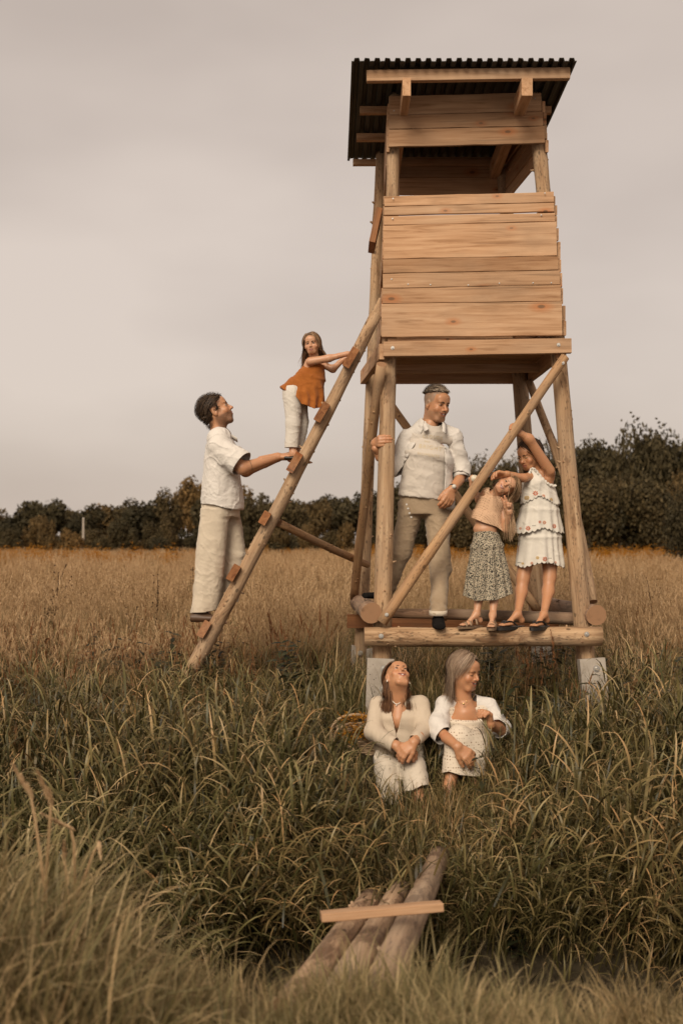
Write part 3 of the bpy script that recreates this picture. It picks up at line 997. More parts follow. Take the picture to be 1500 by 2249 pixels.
# single clumps fitted round the women, the basket and the footings
cS, nS = variants('bank_clump', M_GRASS, [clump_bank(grng, 24, .28, .6, .08, .0055, .3) for _ in range(4)] + [clump_reed(grng, 5) for _ in range(4)])
x, y = rand_area(1500, 6.3, 8.25, .9, .4)
u_ = px_of(x, y)
vt = np.interp(u_, [640, 690, 740, 800, 815, 1040, 1085, 1115, 1180, 1250, 1265, 1340, 1365], [1500, 1610, 1660, 1720, 1840, 1830, 1760, 1650, 1530, 1500, 1545, 1545, 1490])
cap_ = (CAMZ - (vt + 14 - VH) / FPX * y - ground_z(x, y)) / .74
sS = np.minimum(grng.uniform(.7, 1.15, len(x)), cap_)
k_ = (u_ > 620) & (u_ < 1400) & (sS > .2) & ~((y > 6.85) & (y < 7.9) & (u_ > 800) & (u_ < 1095)) & ~((y > 7.0) & (y < 8.05) & (u_ > 715) & (u_ < 830))
x, y, sS = x[k_], y[k_], sS[k_]
scatter('bank_clumps', cS, nS, on_ground(x, y), sS, grng, 'grass clumps standing close around the seated women', 'grass', .12)
# low grass where the women sit, so the bank is never bare
cT, nT = variants('bank_thatch', M_GRASS, [tuft(grng, [(lambda r: clump_fine(r, 50, .10, .30, .17, .0036), 4, .9, 1.2)], .2) for _ in range(4)])
x, y = rand_area(300, 6.0, 9.0, .2, .4)
k_ = (px_of(x, y) > 640) & (px_of(x, y) < 1240)
x, y = x[k_], y[k_]
sT = grng.uniform(.7, 1.1, len(x)) * np.where((px_of(x, y) > 690) & (px_of(x, y) < 840), .5, 1.0)
scatter('bank_thatch', cT, nT, on_ground(x, y), sT, grng, 'short tangled grass around the seated women', 'grass', .1, rot=slope_tilt(x, y, 1.0))
# 2. greener grass round the stand, fading into the meadow
cM, nM = variants('mixed_tuft', M_GRASS, [tuft(grng, [(lambda r: clump_bank(r, 34, .22, .5, .17, .0044, .4), 3, .8, 1.1), (lambda r: clump_fine(r, 60, .2, .48, .2, .0032), 3, .8, 1.1)], .34) for _ in range(6)])
x, y = rand_area(620, 8.0, 15.5, 1.0, 1.2)
sM = grng.uniform(.75, 1.2, len(x))
u_ = px_of(x, y)
sM = np.where((y < 8.9) & (((u_ > 690) & (u_ < 840)) | ((u_ > 1250) & (u_ < 1350))), sM * .35, sM)
scatter('stand_grass', cM, nM, on_ground(x, y), sM, grng, 'matted green grass around the foot of the stand', 'grass', .1)
# 3. dry golden meadow
cG, nG = variants('meadow_clump', M_GOLD, [tuft(grng, [(clump_gold, 3, .85, 1.05)], .3) for _ in range(8)])
x, y = rand_area(2100, 10.6, 130, 2.0, 1.75)
k_ = (y > 13) | (patch(x, y, .8) > -.15 + .35 * (13 - y) / 2.5)
x, y = x[k_], y[k_]
sc_ = grng.uniform(.75, 1.06, len(x)) * np.clip(.82 + (y - 10) * .02, .8, 1.0)
sc_ *= np.clip((CAMZ - .06) / .95 / np.maximum(sc_, .1), .1, 1.0) ** 0
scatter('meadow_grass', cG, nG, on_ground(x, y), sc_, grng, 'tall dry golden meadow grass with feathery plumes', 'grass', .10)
cE, nE = variants('edge_clump', M_GOLD, [clump_gold(grng, 12, 14) for _ in range(6)])
x, y = rand_area(1150, 7.5, 12.5, 1.0, 1.0)
u_ = px_of(x, y)
k_ = ((u_ < 700) & (patch(x, y, 1.3) > -.3 + .35 * (y < 8.4))) | ((u_ > 1345) & (patch(x, y, 1.3) > -.25 + .3 * (y < 8.4))) | ((u_ > 560) & (u_ < 770) & (y > 9.8))
x, y = x[k_], y[k_]
scatter('meadow_edge_grass', cE, nE, on_ground(x, y), grng.uniform(.55, 1.02, len(x)) * np.clip(.55 + (y - 7.6) * .12, .5, 1.02), grng, 'thin golden grass stems standing among green grass near the ladder', 'grass', .16)
# 4. weeds and dead stalks in the meadow, goldenrod band far back
cW, nW = variants('weed_clump', M_LEAFY, [clump_weed(grng) for _ in range(5)])
x, y = rand_area(420, 5.6, 9.8, .6, .6)
u_ = px_of(x, y)
k_ = keep_clear(x, y, 1) & ~((u_ > 640) & (u_ < 850)) & ~((u_ > 1230) & (u_ < 1345)) & ((u_ < 520) | ((u_ > 560) & (u_ < 800) & (y > 7.3)) | (u_ > 1060)) & (patch(x, y, 1.7) > -.15)
x, y = x[k_], y[k_]
scatter('weeds', cW, nW, on_ground(x, y), grng.uniform(.6, 1.05, len(x)), grng, 'dark leafy weeds and nettles among the grass', 'weeds', .15)
cR, nR = variants('russet_clump', M_RUSSET, [clump_weed(grng, 3, .5, .013) for _ in range(3)] + [clump_fine(grng, 40, .2, .5, .14, .003) for _ in range(2)] + [clump_gold(grng, 6, 10, .6, .12) for _ in range(3)])
x, y = rand_area(1300, 5.9, 11.0, .6, .6)
u_ = px_of(x, y)
k_ = keep_clear(x, y, 1) & ((u_ < 700) & (patch(x, y, 1.1) > -.45) & (y > 6.2 + .8 * (u_ > 350)) | (u_ > 1120) & (patch(x, y, 1.1) > .3) & (y > 7.0)) & ~((u_ > 1250) & (u_ < 1345))
x, y = x[k_], y[k_]
scatter('russet_weeds', cR, nR, on_ground(x, y), grng.uniform(.6, 1.05, len(x)), grng, 'reddish brown dry weeds on the left bank', 'weeds', .2)
cN, nN = variants('goldenrod_clump', M_GROD, [clump_goldenrod(grng) for _ in range(4)])
x, y = rand_area(900, 32, 75, 2, 1.6)
k_ = ((px_of(x, y) > 800) | (patch(x, y, .22) > .35))
x, y = x[k_], y[k_]
scatter('far_goldenrod', cN, nN, on_ground(x, y), grng.uniform(.95, 1.25, len(x)), grng, 'yellow band of goldenrod in front of the far trees', 'flowers', .1)
# 5. near bank, out of focus
cF, nF = variants('near_clump', M_NEAR, [tuft(grng, [(lambda r: clump_fine(r, 80, .2, .5, .18, .0036), 3, .8, 1.1), (lambda r: clump_bank(r, 36, .3, .62, .15, .0055, .35), 3, .8, 1.15)], .2) for _ in range(6)])
x, y = rand_area(340, 2.75, 4.1, .5, 0.0)
u_ = px_of(x, y)
hh = np.interp(u_, [-100, 60, 230, 330, 480, 700, 900, 1050, 1300, 1600], [1.15, 1.0, .48, .32, .28, .34, .34, .42, .26, .30])
brid = (u_ > 600) & (u_ < 930) & (y > 3.6)
k_ = ~brid & (grng.random(len(x)) < np.where(u_ < 330, 1.0, .75))
x, y, hh = x[k_], y[k_], hh[k_]
scatter('near_grass', cF, nF, on_ground(x, y), grng.uniform(.75, 1.1, len(x)) * (.25 + hh * .85), grng, 'pale blurred grass on the near edge of the ditch', 'grass', .14)

# dead dock stalks: countable, so each is a thing of its own
M_STALKS = [clump_dead(np.random.default_rng(60 + i)).mesh('dock_stalk', M_DEAD) for i in range(4)]
dock_px = [(68, 1225, 12.2, 'thin dark dock stalk standing in the meadow at the far left'), (103, 1245, 11.8, 'leaning dark dock stalk beside the leftmost stalk'),
           (330, 1255, 11.0, 'bushy dark dock stalk in the meadow left of the climbing man'), (402, 1240, 11.5, 'dark dock stalk just left of the climbing man\'s legs'),
           (258, 1325, 9.2, 'short dark dock stalk in front of the golden plumes'), (218, 1362, 8.9, 'small dark dock stalk low in the left meadow'),
           (1443, 1262, 11.5, 'dark dock stalk in the meadow right of the stand')]
for i, (u, v, Y, lab) in enumerate(dock_px):
    top = P(u, v, Y)
    z0 = float(ground_z(top.x, Y))
    o = link('dock_stalk', M_STALKS[i % 4])
    s_ = (top.z - z0) / 1.08
    o.location = (top.x, Y, z0); o.scale = (s_,) * 3
    o.rotation_euler = (grng.normal(0, .1), (0.25 if i == 1 else grng.normal(0, .12)), grng.uniform(0, 6.28))
    tag(o, lab, 'dead stalk', 'dead dock stalks in the meadow')

# pale dry stalks, near left
def dry_stalk(pts_px, Y, lab, head=.10):
    b = Blades()
    pts = [np.array(P(u, v, Y)) for (u, v) in pts_px]
    c = pts[0]
    pts = [p - c for p in pts]
    b.strip(pts, np.linspace(.0050, .0032, len(pts)), (1, 0, 0), .85)
    b.strip(pts, np.linspace(.0050, .0032, len(pts)), (0, 1, 0), .8)
    if head: plume(b, grng, pts[-2], pts[-1] - pts[-2], head * 1.3, .95, 90, .0045)
    o = link('dry_grass_stalk', b.mesh('dry_grass_stalk', M_GOLD))
    o.location = tuple(c)
    tag(o, lab, 'grass stalk', 'dry stalks on the near bank')
dry_stalk([(105, 2000), (92, 1900), (78, 1800), (68, 1745), (54, 1722)], 3.6, 'tallest dry pale grass stalk with a bent plume, near left bank')
dry_stalk([(98, 1990), (104, 1900), (110, 1810), (113, 1762), (104, 1742)], 3.65, 'straight dry stalk with a drooping tip beside the tallest stalk')
dry_stalk([(165, 1990), (165, 1920), (163, 1850), (156, 1820), (140, 1812)], 3.7, 'hooked dry grass stalk, middle of the near left stalks')
dry_stalk([(160, 1990), (185, 1930), (205, 1875), (218, 1852), (220, 1868)], 3.7, 'dry grass stalk bowed to the right on the near bank', .05)
dry_stalk([(150, 1990), (146, 1920), (142, 1885), (142, 1872)], 3.6, 'short straight dry stalk between taller ones on the near bank', .05)

# ------------------------------------------------------------------ trees
k = NM('woodland_leaves')
a = k.attr('var')
col = k.ramp(a, [(0.0, (0.030, 0.024, 0.011)), (0.5, (0.055, 0.043, 0.020)), (1.0, (0.100, 0.076, 0.036))])
tone = k.ramp(k.rnd(), [(0.0, (0.55, 0.56, 0.56)), (0.45, (.95, .9, .85)), (0.8, (1.3, 1.1, .95)), (1.0, (2.1, 1.55, 1.15))])
col = k.mix(1.0, col, tone, 'MULTIPLY')
k.base(col)
k.set(Roughness=.7, Specular_IOR_Level=.15)
M_LEAF = k.m
M_BARK = mat_pole('tree_bark', (0.09, 0.065, 0.045), (0.06, 0.042, 0.03), (0.03, 0.02, 0.014), (0.03, 0.02, 0.014))

def crown_mesh(rng, nl=16, leaves=3000, ls=.17, oval=1.0):
    """unit crown: radius about 1, leaf-sized faces spread through overlapping lobes, uneven outline"""
    lob = []
    for i in range(nl):
        a = rng.uniform(0, 6.283); e = rng.uniform(-.55, 1.0)
        r = rng.uniform(.30, .70)
        lob.append((np.array([r * math.cos(a) * math.cos(e), r * math.sin(a) * math.cos(e), r * math.sin(e) * oval]), rng.uniform(.28, .50)))
    lob.append((np.zeros(3), .55))
    idx = rng.integers(0, len(lob), leaves)
    c = np.array([lob[i][0] for i in idx]); rr = np.array([lob[i][1] for i in idx])
    d = rng.normal(0, 1, (leaves, 3)); d /= np.linalg.norm(d, axis=1)[:, None]
    rad = rr * rng.random(leaves) ** .30 * rng.uniform(.90, 1.07, leaves)
    p = c + d * rad[:, None]
    n = d + rng.normal(0, .7, (leaves, 3)); n /= np.linalg.norm(n, axis=1)[:, None]
    u = np.cross(n, rng.normal(0, 1, (leaves, 3))); u /= np.linalg.norm(u, axis=1)[:, None]
    w_ = np.cross(n, u)
    s_ = ls * rng.uniform(.5, 1.25, leaves)[:, None] * .5
    vs = np.stack([p - u * s_ * 1.3, p + w_ * s_ * .7, p + u * s_ * 1.3, p - w_ * s_ * .7], 1).reshape(-1, 3)
    fs = np.arange(leaves * 4).reshape(-1, 4)
    me = mesh_np('crown', vs, fs, smooth=False)
    set_float(me, 'var', np.repeat(rng.beta(2, 2, leaves), 4))
    me.materials.append(M_LEAF)
    return me

def trunk_mesh(rng):
    """unit trunk: tapered bole from z=-1 to about 0 with limbs reaching into the crown"""
    vs, fs = [], []
    def tube(pts, rs, sides=7):
        b0 = len(vs)
        for p, r in zip(pts, rs):
            for j in range(sides):
                a = 6.283 * j / sides
                vs.append((p[0] + r * math.cos(a), p[1] + r * math.sin(a), p[2]))
        for i in range(len(pts) - 1):
            for j in range(sides):
                a, b = b0 + i * sides + j, b0 + i * sides + (j + 1) % sides
                fs.append((a, b, b + sides, a + sides))
    tube([(0, 0, -1.35), (.02, 0, -.8), (-.02, .02, -.3), (.02, 0, .25), (0, 0, .7)], [.10, .075, .06, .045, .012])
    for i in range(7):
        a = rng.uniform(0, 6.28); z0 = rng.uniform(-.5, .25)
        tube([(0, 0, z0), (.25 * math.cos(a), .25 * math.sin(a), z0 + .2), (.6 * math.cos(a), .6 * math.sin(a), z0 + .42)], [.035, .025, .006], 5)
    return mesh_np('trunk', np.array(vs), np.array(fs))

trng = np.random.default_rng(77)
CROWNS = [crown_mesh(trng, 8, 2800, .12) for _ in range(6)]
CROWNS_BIG = [crown_mesh(trng, 11, 5600, .075, .95) for _ in range(4)]
for m_ in (TR := [trunk_mesh(trng) for _ in range(3)]): m_.materials.append(M_BARK)
def tree(u, vtop, Y, wpx, lab, grp, big=False, name='broadleaf_tree', cat='tree', low=0.0):
    top = P(u, vtop, Y)
    z0 = float(ground_z(top.x, Y))
    H = (top.z - z0) * 1.09 + .3
    rx = wpx / 2 / FPX * Y
    rz = H * (.56 if low else .5)
    e = empty(name, (top.x, Y, z0), lab, cat, grp)
    cm = CROWNS_BIG[trng.integers(4)] if big else CROWNS[trng.integers(6)]
    o = link('crown', cm, e)
    o.location = (0, 0, H - rz * .98)
    o.scale = (rx, rx * .9, rz)
    o.rotation_euler = (0, 0, trng.uniform(0, 6.28))
    t = link('trunk', TR[trng.integers(3)], e)
    t.location = (0, 0, H - rz * .98); t.scale = (rx * .6, rx * .6, (H - rz * .98) / 1.3)
    return e
WOODLAB = 'small dark tree in the blurred wood across the meadow'
sil = [(-20, 1128), (30, 1122), (65, 1112), (108, 1098), (150, 1108), (182, 1112), (215, 1106), (250, 1112), (288, 1106), (320, 1100), (345, 1092), (372, 1094), (405, 1084), (432, 1066), (470, 1080), (515, 1090), (548, 1084), (578, 1078), (612, 1092), (640, 1100), (668, 1095), (700, 1086), (735, 1084), (768, 1090), (800, 1098), (840, 1090), (885, 1078), (915, 1072)]
for i, (u, v) in enumerate(sil):
    tree(u, v + trng.uniform(-12, 10), trng.uniform(105, 125), trng.uniform(80, 150), WOODLAB, 'trees of the far wood')
for i in range(22):          # lower front row of the wood
    u = -15 + i * 44 + trng.uniform(-16, 16)
    tree(u, 1150 + trng.uniform(-12, 18), trng.uniform(92, 102), trng.uniform(50, 80), WOODLAB, 'trees of the far wood', low=1)
bushes = [(160, 1172, 84, 70, 'dark round bush at the wood edge left of the pale pole'), (222, 1180, 86, 46, 'small dark bush right of the pale pole'), (348, 1182, 86, 60, 'rusty brown low bush at the wood edge'),
          (20, 1160, 86, 60, 'dark bush at the left border of the wood')]
for (u, v, Y, w_, lab) in bushes:
    tree(u, v, Y, w_, lab, None, name='bush', cat='bush', low=1)
mid = [(890, 1062, 92, 150), (945, 1040, 88, 150), (1000, 1020, 84, 150), (1045, 996, 80, 140), (1090, 1014, 80, 150), (1135, 1000, 78, 150), (1175, 990, 76, 160), (1225, 984, 74, 170)]
MIDLAB = 'mid-height dark tree of the row behind the standing family'
for (u, v, Y, w_) in mid:
    tree(u, v, Y, w_, MIDLAB, 'trees behind the standing family', big=True)
for i in range(11):
    u = 930 + i * 36 + trng.uniform(-10, 10)
    tree(u, 1105 + trng.uniform(-25, 25), trng.uniform(70, 74), trng.uniform(110, 150), MIDLAB, 'trees behind the standing family', big=True, low=1)
right = [(1278, 978, 70, 190, 'dark tree just right of the stand\'s right leg'), (1325, 966, 68, 190, 'second dark tree to the right of the stand'), (1378, 944, 66, 210, 'tall dark tree right of the stand, left of the tallest one'),
         (1438, 912, 64, 180, 'tallest dark tree with a pointed crown at the right'), (1502, 926, 64, 210, 'dark tree cut by the right border of the picture')]
for (u, v, Y, w_, lab) in right:
    tree(u, v, Y, w_, lab, None, big=True)
RLAB = 'lower dark tree filling the wood under the tall right trees'
for i in range(9):
    u = 1260 + i * 32 + trng.uniform(-8, 8)
    tree(u, 1060 + trng.uniform(-30, 30), trng.uniform(58, 62), trng.uniform(130, 190), RLAB, 'low trees under the tall right trees', big=True, low=1)
tree(1488, 1090, 34, 120, 'brownish bush at the right border in front of the wood', None, big=True, name='bush', cat='bush', low=1)

# undergrowth that closes the foot of the wood
cU = bpy.data.collections.new('undergrowth_variants')
for i_, m_ in enumerate(CROWNS): cU.objects.link(bpy.data.objects.new('undergrowth_%02d' % i_, m_))
ux = np.concatenate([trng.uniform(-38, 22, 90), trng.uniform(4, 30, 50)]); uy = np.concatenate([trng.uniform(98, 104, 90), trng.uniform(74, 80, 50)])
scatter('undergrowth', cU, 6, np.stack([ux, uy, ground_z(ux, uy) + .8], 1), trng.uniform(1.3, 2.2, 140), trng, 'dark undergrowth closing the foot of the far wood', 'undergrowth', .1, zscale=.8)
# a pale pole at the wood's edge
pole = log('utility_pole', P(184, 1186, 88), P(184, 1137, 88), 0.10, 0.08, M_CONC, None, 0, sides=10, seed=3)
tag(pole, 'thin pale pole standing before the left wood', 'pole')
# ------------------------------------------------------------------ figures: implicit surfaces meshed with surface nets
def A3(p): return np.array([p[0], p[1], p[2]], float)

class Sdf:
    """list of primitives, each (bbox_lo, bbox_hi, fn(points)->distance, op, k)"""
    def __init__(s): s.p = []
    def add(s, lo, hi, fn, op='u', k=.02): s.p.append((np.minimum(lo, hi), np.maximum(lo, hi), fn, op, k)); return s
    def cap(s, a, b, ra, rb=None, k=.02, op='u'):
        a, b = A3(a), A3(b); rb = ra if rb is None else rb
        r = max(ra, rb)
        ab = b - a; L2 = max(ab @ ab, 1e-12)
        def fn(p):
            t = np.clip(((p - a) @ ab) / L2, 0, 1)
            return np.linalg.norm(p - a - t[..., None] * ab, axis=-1) - (ra + (rb - ra) * t)
        return s.add(np.minimum(a, b) - r, np.maximum(a, b) + r, fn, op, k)
    def ell(s, c, rad, Rm=None, k=.02, op='u'):
        c = A3(c); rad = np.array(rad, float); Rm = np.eye(3) if Rm is None else np.asarray(Rm)
        r = rad.max()
        def fn(p):
            q = (p - c) @ Rm
            k0 = np.linalg.norm(q / rad, axis=-1); k1 = np.linalg.norm(q / rad ** 2, axis=-1)
            return k0 * (k0 - 1) / np.maximum(k1, 1e-9)
        return s.add(c - r, c + r, fn, op, k)
    def slab(s, a, b, wa, wb, side, k=.02, op='u', dome=0.0):
        """tapered tube of elliptical section: a->b, wa=(half width along side, half depth), wb likewise"""
        a, b = A3(a), A3(b); ab = b - a; Ln = np.linalg.norm(ab); z = ab / Ln
        x = A3(side); x = x - z * (x @ z); x /= np.linalg.norm(x); y = np.cross(z, x)
        wa, wb = np.array(wa, float), np.array(wb, float)
        r = max(wa.max(), wb.max())
        def fn(p):
            q = p - a
            zz = q @ z; t = np.clip(zz / Ln, 0, 1)
            w = wa + (wb - wa) * t[..., None]
            if dome:
                sq = np.clip((dome - zz) / dome, 0, 1)
                w = w * np.sqrt(np.maximum(1 - sq ** 2, .02))[..., None]
            qx, qy = q @ x, q @ y
            k0 = np.sqrt((qx / w[..., 0]) ** 2 + (qy / w[..., 1]) ** 2)
            k1 = np.sqrt((qx / w[..., 0] ** 2) ** 2 + (qy / w[..., 1] ** 2) ** 2)
            d = np.where(k0 > 1e-6, k0 * (k0 - 1) / np.maximum(k1, 1e-6), -w.min(-1))
            dz = np.maximum(zz - Ln, -zz)
            out = np.sqrt(np.maximum(d, 0) ** 2 + np.maximum(dz, 0) ** 2)
            return np.where(dz > 0, np.where(d > 0, out, np.maximum(dz, d)), d)
        return s.add(np.minimum(a, b) - r, np.maximum(a, b) + r, fn, op, k)
    def mesh(s, h, disp=None):
        lo = np.min([p[0] for p in s.p if p[3] == 'u'], 0) - 4 * h
        hi = np.max([p[1] for p in s.p if p[3] == 'u'], 0) + 4 * h
        n = np.ceil((hi - lo) / h).astype(int) + 1
        F = np.full(n, .08, np.float32)
        ax = [lo[i] + h * np.arange(n[i]) for i in range(3)]
        for (l_, h_, fn, op, k) in s.p:
            m = k + 3 * h
            i0 = np.clip(np.floor((l_ - m - lo) / h).astype(int), 0, n - 1); i1 = np.clip(np.ceil((h_ + m - lo) / h).astype(int) + 1, 1, n)
            if np.any(i1 - i0 <= 0): continue
            sl = tuple(slice(i0[i], i1[i]) for i in range(3))
            pts = np.stack(np.meshgrid(*[ax[i][sl[i]] for i in range(3)], indexing='ij'), -1)
            d = fn(pts).astype(np.float32)
            f = F[sl]
            if op == 'u':
                hh = np.clip(.5 + .5 * (f - d) / k, 0, 1)
                F[sl] = f * (1 - hh) + d * hh - k * hh * (1 - hh)
            else:
                hh = np.clip(.5 - .5 * (f + d) / k, 0, 1)
                F[sl] = f * (1 - hh) - d * hh + k * hh * (1 - hh)
        return surface_nets(F, lo, h)

def surface_nets(F, lo, h):
    S = F < 0
    n = np.array(F.shape)
    c = np.zeros(n - 1, np.int8)
    for dx in (0, 1):
        for dy in (0, 1):
            for dz in (0, 1):
                c += S[dx:n[0] - 1 + dx, dy:n[1] - 1 + dy, dz:n[2] - 1 + dz]
    I, J, K = np.nonzero((c > 0) & (c < 8))
    idx = np.full(n - 1, -1, np.int32); idx[I, J, K] = np.arange(len(I))
    acc = np.zeros((len(I), 3)); cnt = np.zeros(len(I))
    cor = [(a, b, d) for a in (0, 1) for b in (0, 1) for d in (0, 1)]
    fv = {q: F[I + q[0], J + q[1], K + q[2]] for q in cor}
    for a in cor:
        for axis in range(3):
            if a[axis] == 0:
                b = list(a); b[axis] = 1; b = tuple(b)
                fa, fb = fv[a], fv[b]
                m = (fa < 0) != (fb < 0)
                t = fa[m] / (fa[m] - fb[m])
                q = np.tile(np.array(a, float), (m.sum(), 1)); q[:, axis] = t
                acc[m] += q; cnt[m] += 1
    vs = (np.stack([I, J, K], 1) + acc / np.maximum(cnt, 1)[:, None]) * h + lo
    fs = []
    for ax in range(3):
        o1, o2 = (ax + 1) % 3, (ax + 2) % 3
        sl0 = [slice(None)] * 3; sl1 = [slice(None)] * 3
        sl0[ax] = slice(0, -1); sl1[ax] = slice(1, None)
        A, B = S[tuple(sl0)], S[tuple(sl1)]
        E = np.argwhere(A != B)
        E = E[(E[:, o1] > 0) & (E[:, o2] > 0) & (E[:, o1] < n[o1] - 1) & (E[:, o2] < n[o2] - 1)]
        ins = A[E[:, 0], E[:, 1], E[:, 2]]
        def cell(d1, d2):
            e = E.copy(); e[:, o1] -= d1; e[:, o2] -= d2
            return idx[e[:, 0], e[:, 1], e[:, 2]]
        q = np.stack([cell(1, 1), cell(0, 1), cell(0, 0), cell(1, 0)], 1)
        q[~ins] = q[~ins][:, ::-1]
        fs.append(q)
    fs = np.concatenate(fs)
    return vs, fs[(fs >= 0).all(1)]

def vnormals(vs, fs):
    nf = np.cross(vs[fs[:, 1]] - vs[fs[:, 0]], vs[fs[:, 2]] - vs[fs[:, 0]]) if fs.shape[1] == 3 else np.cross(vs[fs[:, 2]] - vs[fs[:, 0]], vs[fs[:, 3]] - vs[fs[:, 1]])
    nv = np.zeros_like(vs)
    for i in range(fs.shape[1]): np.add.at(nv, fs[:, i], nf)
    return nv / np.maximum(np.linalg.norm(nv, axis=1), 1e-12)[:, None]

def relax(vs, fs, it=2, f=.5):
    e = np.concatenate([fs[:, [0, 1]], fs[:, [1, 2]], fs[:, [2, 3]], fs[:, [3, 0]]])
    for _ in range(it):
        acc = np.zeros_like(vs); cnt = np.zeros(len(vs))
        np.add.at(acc, e[:, 0], vs[e[:, 1]]); np.add.at(cnt, e[:, 0], 1)
        np.add.at(acc, e[:, 1], vs[e[:, 0]]); np.add.at(cnt, e[:, 1], 1)
        vs = vs * (1 - f) + f * acc / np.maximum(cnt, 1)[:, None]
    return vs

def clip_mesh(vs, fs, g):
    """cut a mesh along g = 0, keeping g <= 0 (triangles are split, so hems come out clean)"""
    if fs.shape[1] == 4: fs = np.concatenate([fs[:, [0, 1, 2]], fs[:, [0, 2, 3]]])
    gv = g(vs)
    gv = np.where(np.abs(gv) < 1e-7, -1e-7, gv)
    ins = gv <= 0
    c = ins[fs].sum(1)
    keep = fs[c == 3]
    new_f = [keep]
    ev = {}
    allv = [vs]; base = len(vs)
    mixed = fs[(c == 1) | (c == 2)]
    if len(mixed):
        E = np.concatenate([mixed[:, [0, 1]], mixed[:, [1, 2]], mixed[:, [2, 0]]]); E = np.sort(E, 1)
        E = np.unique(E, axis=0); E = E[ins[E[:, 0]] != ins[E[:, 1]]]
        t = gv[E[:, 0]] / (gv[E[:, 0]] - gv[E[:, 1]])
        allv.append(vs[E[:, 0]] + (vs[E[:, 1]] - vs[E[:, 0]]) * t[:, None])
        key = E[:, 0].astype(np.int64) * len(vs) + E[:, 1]
        def eid(a, b):
            lo, hi = np.minimum(a, b).astype(np.int64), np.maximum(a, b).astype(np.int64)
            return base + np.searchsorted(key, lo * len(vs) + hi)
        for r in range(3):
            m = mixed[:, [r, (r + 1) % 3, (r + 2) % 3]]
            one = ins[m[:, 0]] & ~ins[m[:, 1]] & ~ins[m[:, 2]]
            q = m[one]
            if len(q): new_f.append(np.stack([q[:, 0], eid(q[:, 0], q[:, 1]), eid(q[:, 0], q[:, 2])], 1))
            two = ~ins[m[:, 0]] & ins[m[:, 1]] & ins[m[:, 2]]
            q = m[two]
            if len(q):
                e1, e2 = eid(q[:, 0], q[:, 1]), eid(q[:, 0], q[:, 2])
                new_f += [np.stack([e1, q[:, 1], q[:, 2]], 1), np.stack([e1, q[:, 2], e2], 1)]
    vs = np.concatenate(allv); fs = np.concatenate(new_f)
    used = np.unique(fs)
    re = np.full(len(vs), -1); re[used] = np.arange(len(used))
    return vs[used], re[fs]

def noise3(p, f, seed=0):
    """cheap smooth pseudo-noise in [-1,1] from warped sines"""
    r = np.random.default_rng(seed)
    o = np.zeros(len(p)); amp = 1.0; tot = 0
    q = p * f
    for i in range(4):
        D = r.normal(0, 1, (3, 3)); ph = r.uniform(0, 6.28, 3)
        s_ = np.sin(q @ D[0] + ph[0] + 1.3 * np.sin(q @ D[1] + ph[1])) * np.cos(q @ D[2] + ph[2])
        o += amp * s_; tot += amp; amp *= .6; q = q * 1.7
    return o / tot

def folds(p, d, freq, seed=0, warp=1.2, wf=6.0, sharp=1.5):
    """fold lines: crests across direction d"""
    d = np.asarray(d, float); d = d / np.linalg.norm(d)
    s_ = np.sin((p @ d) * freq + warp * noise3(p, wf, seed) * 2.2 + seed)
    return np.sign(s_) * np.abs(s_) ** sharp

def ridges(p, d, freq, seed=0, warp=2.0, wf=5.0, sharp=5.0):
    """thin raised crease lines that wander and fade out"""
    d = np.asarray(d, float); d = d / np.linalg.norm(d)
    ph = (p @ d) * freq + warp * noise3(p, wf, seed) * 2.2 + seed
    fade = np.clip(noise3(p, wf * .9, seed + 50) * 2.2 + .35, 0, 1)
    return (1 - np.abs(np.sin(ph))) ** sharp * fade

# ---- rotations
def rotm(yaw=0, pitch=0, roll=0):
    y, p, r = R(yaw), R(-pitch), R(roll)
    Rz = np.array([[math.cos(y), -math.sin(y), 0], [math.sin(y), math.cos(y), 0], [0, 0, 1]])
    Rx = np.array([[1, 0, 0], [0, math.cos(p), -math.sin(p)], [0, math.sin(p), math.cos(p)]])
    Ry = np.array([[math.cos(r), 0, math.sin(r)], [0, 1, 0], [-math.sin(r), 0, math.cos(r)]])
    return Ry @ Rz @ Rx

# ---- skin, cloth and hair materials
def mat_skin(name):
    k = NM(name)
    c = k.attr('tint', 'Color')
    v = k.coord('Object')
    n1 = k.noise(v, 60, 3, .6)
    k.base(k.mix(k.ramp(n1, [(.35, 0.0), (.7, .22)]), c, (0.42, 0.17, 0.09)))
    k.bump(k.noise(v, 300, 2), .12, .002)
    k.set(Roughness=.45, Specular_IOR_Level=.45)
    k.b.inputs['Subsurface Weight'].default_value = .12
    k.b.inputs['Subsurface Radius'].default_value = (.012, .004, .002)
    k.b.inputs['Subsurface Scale'].default_value = .5
    return k.m
M_SKIN = mat_skin('skin')

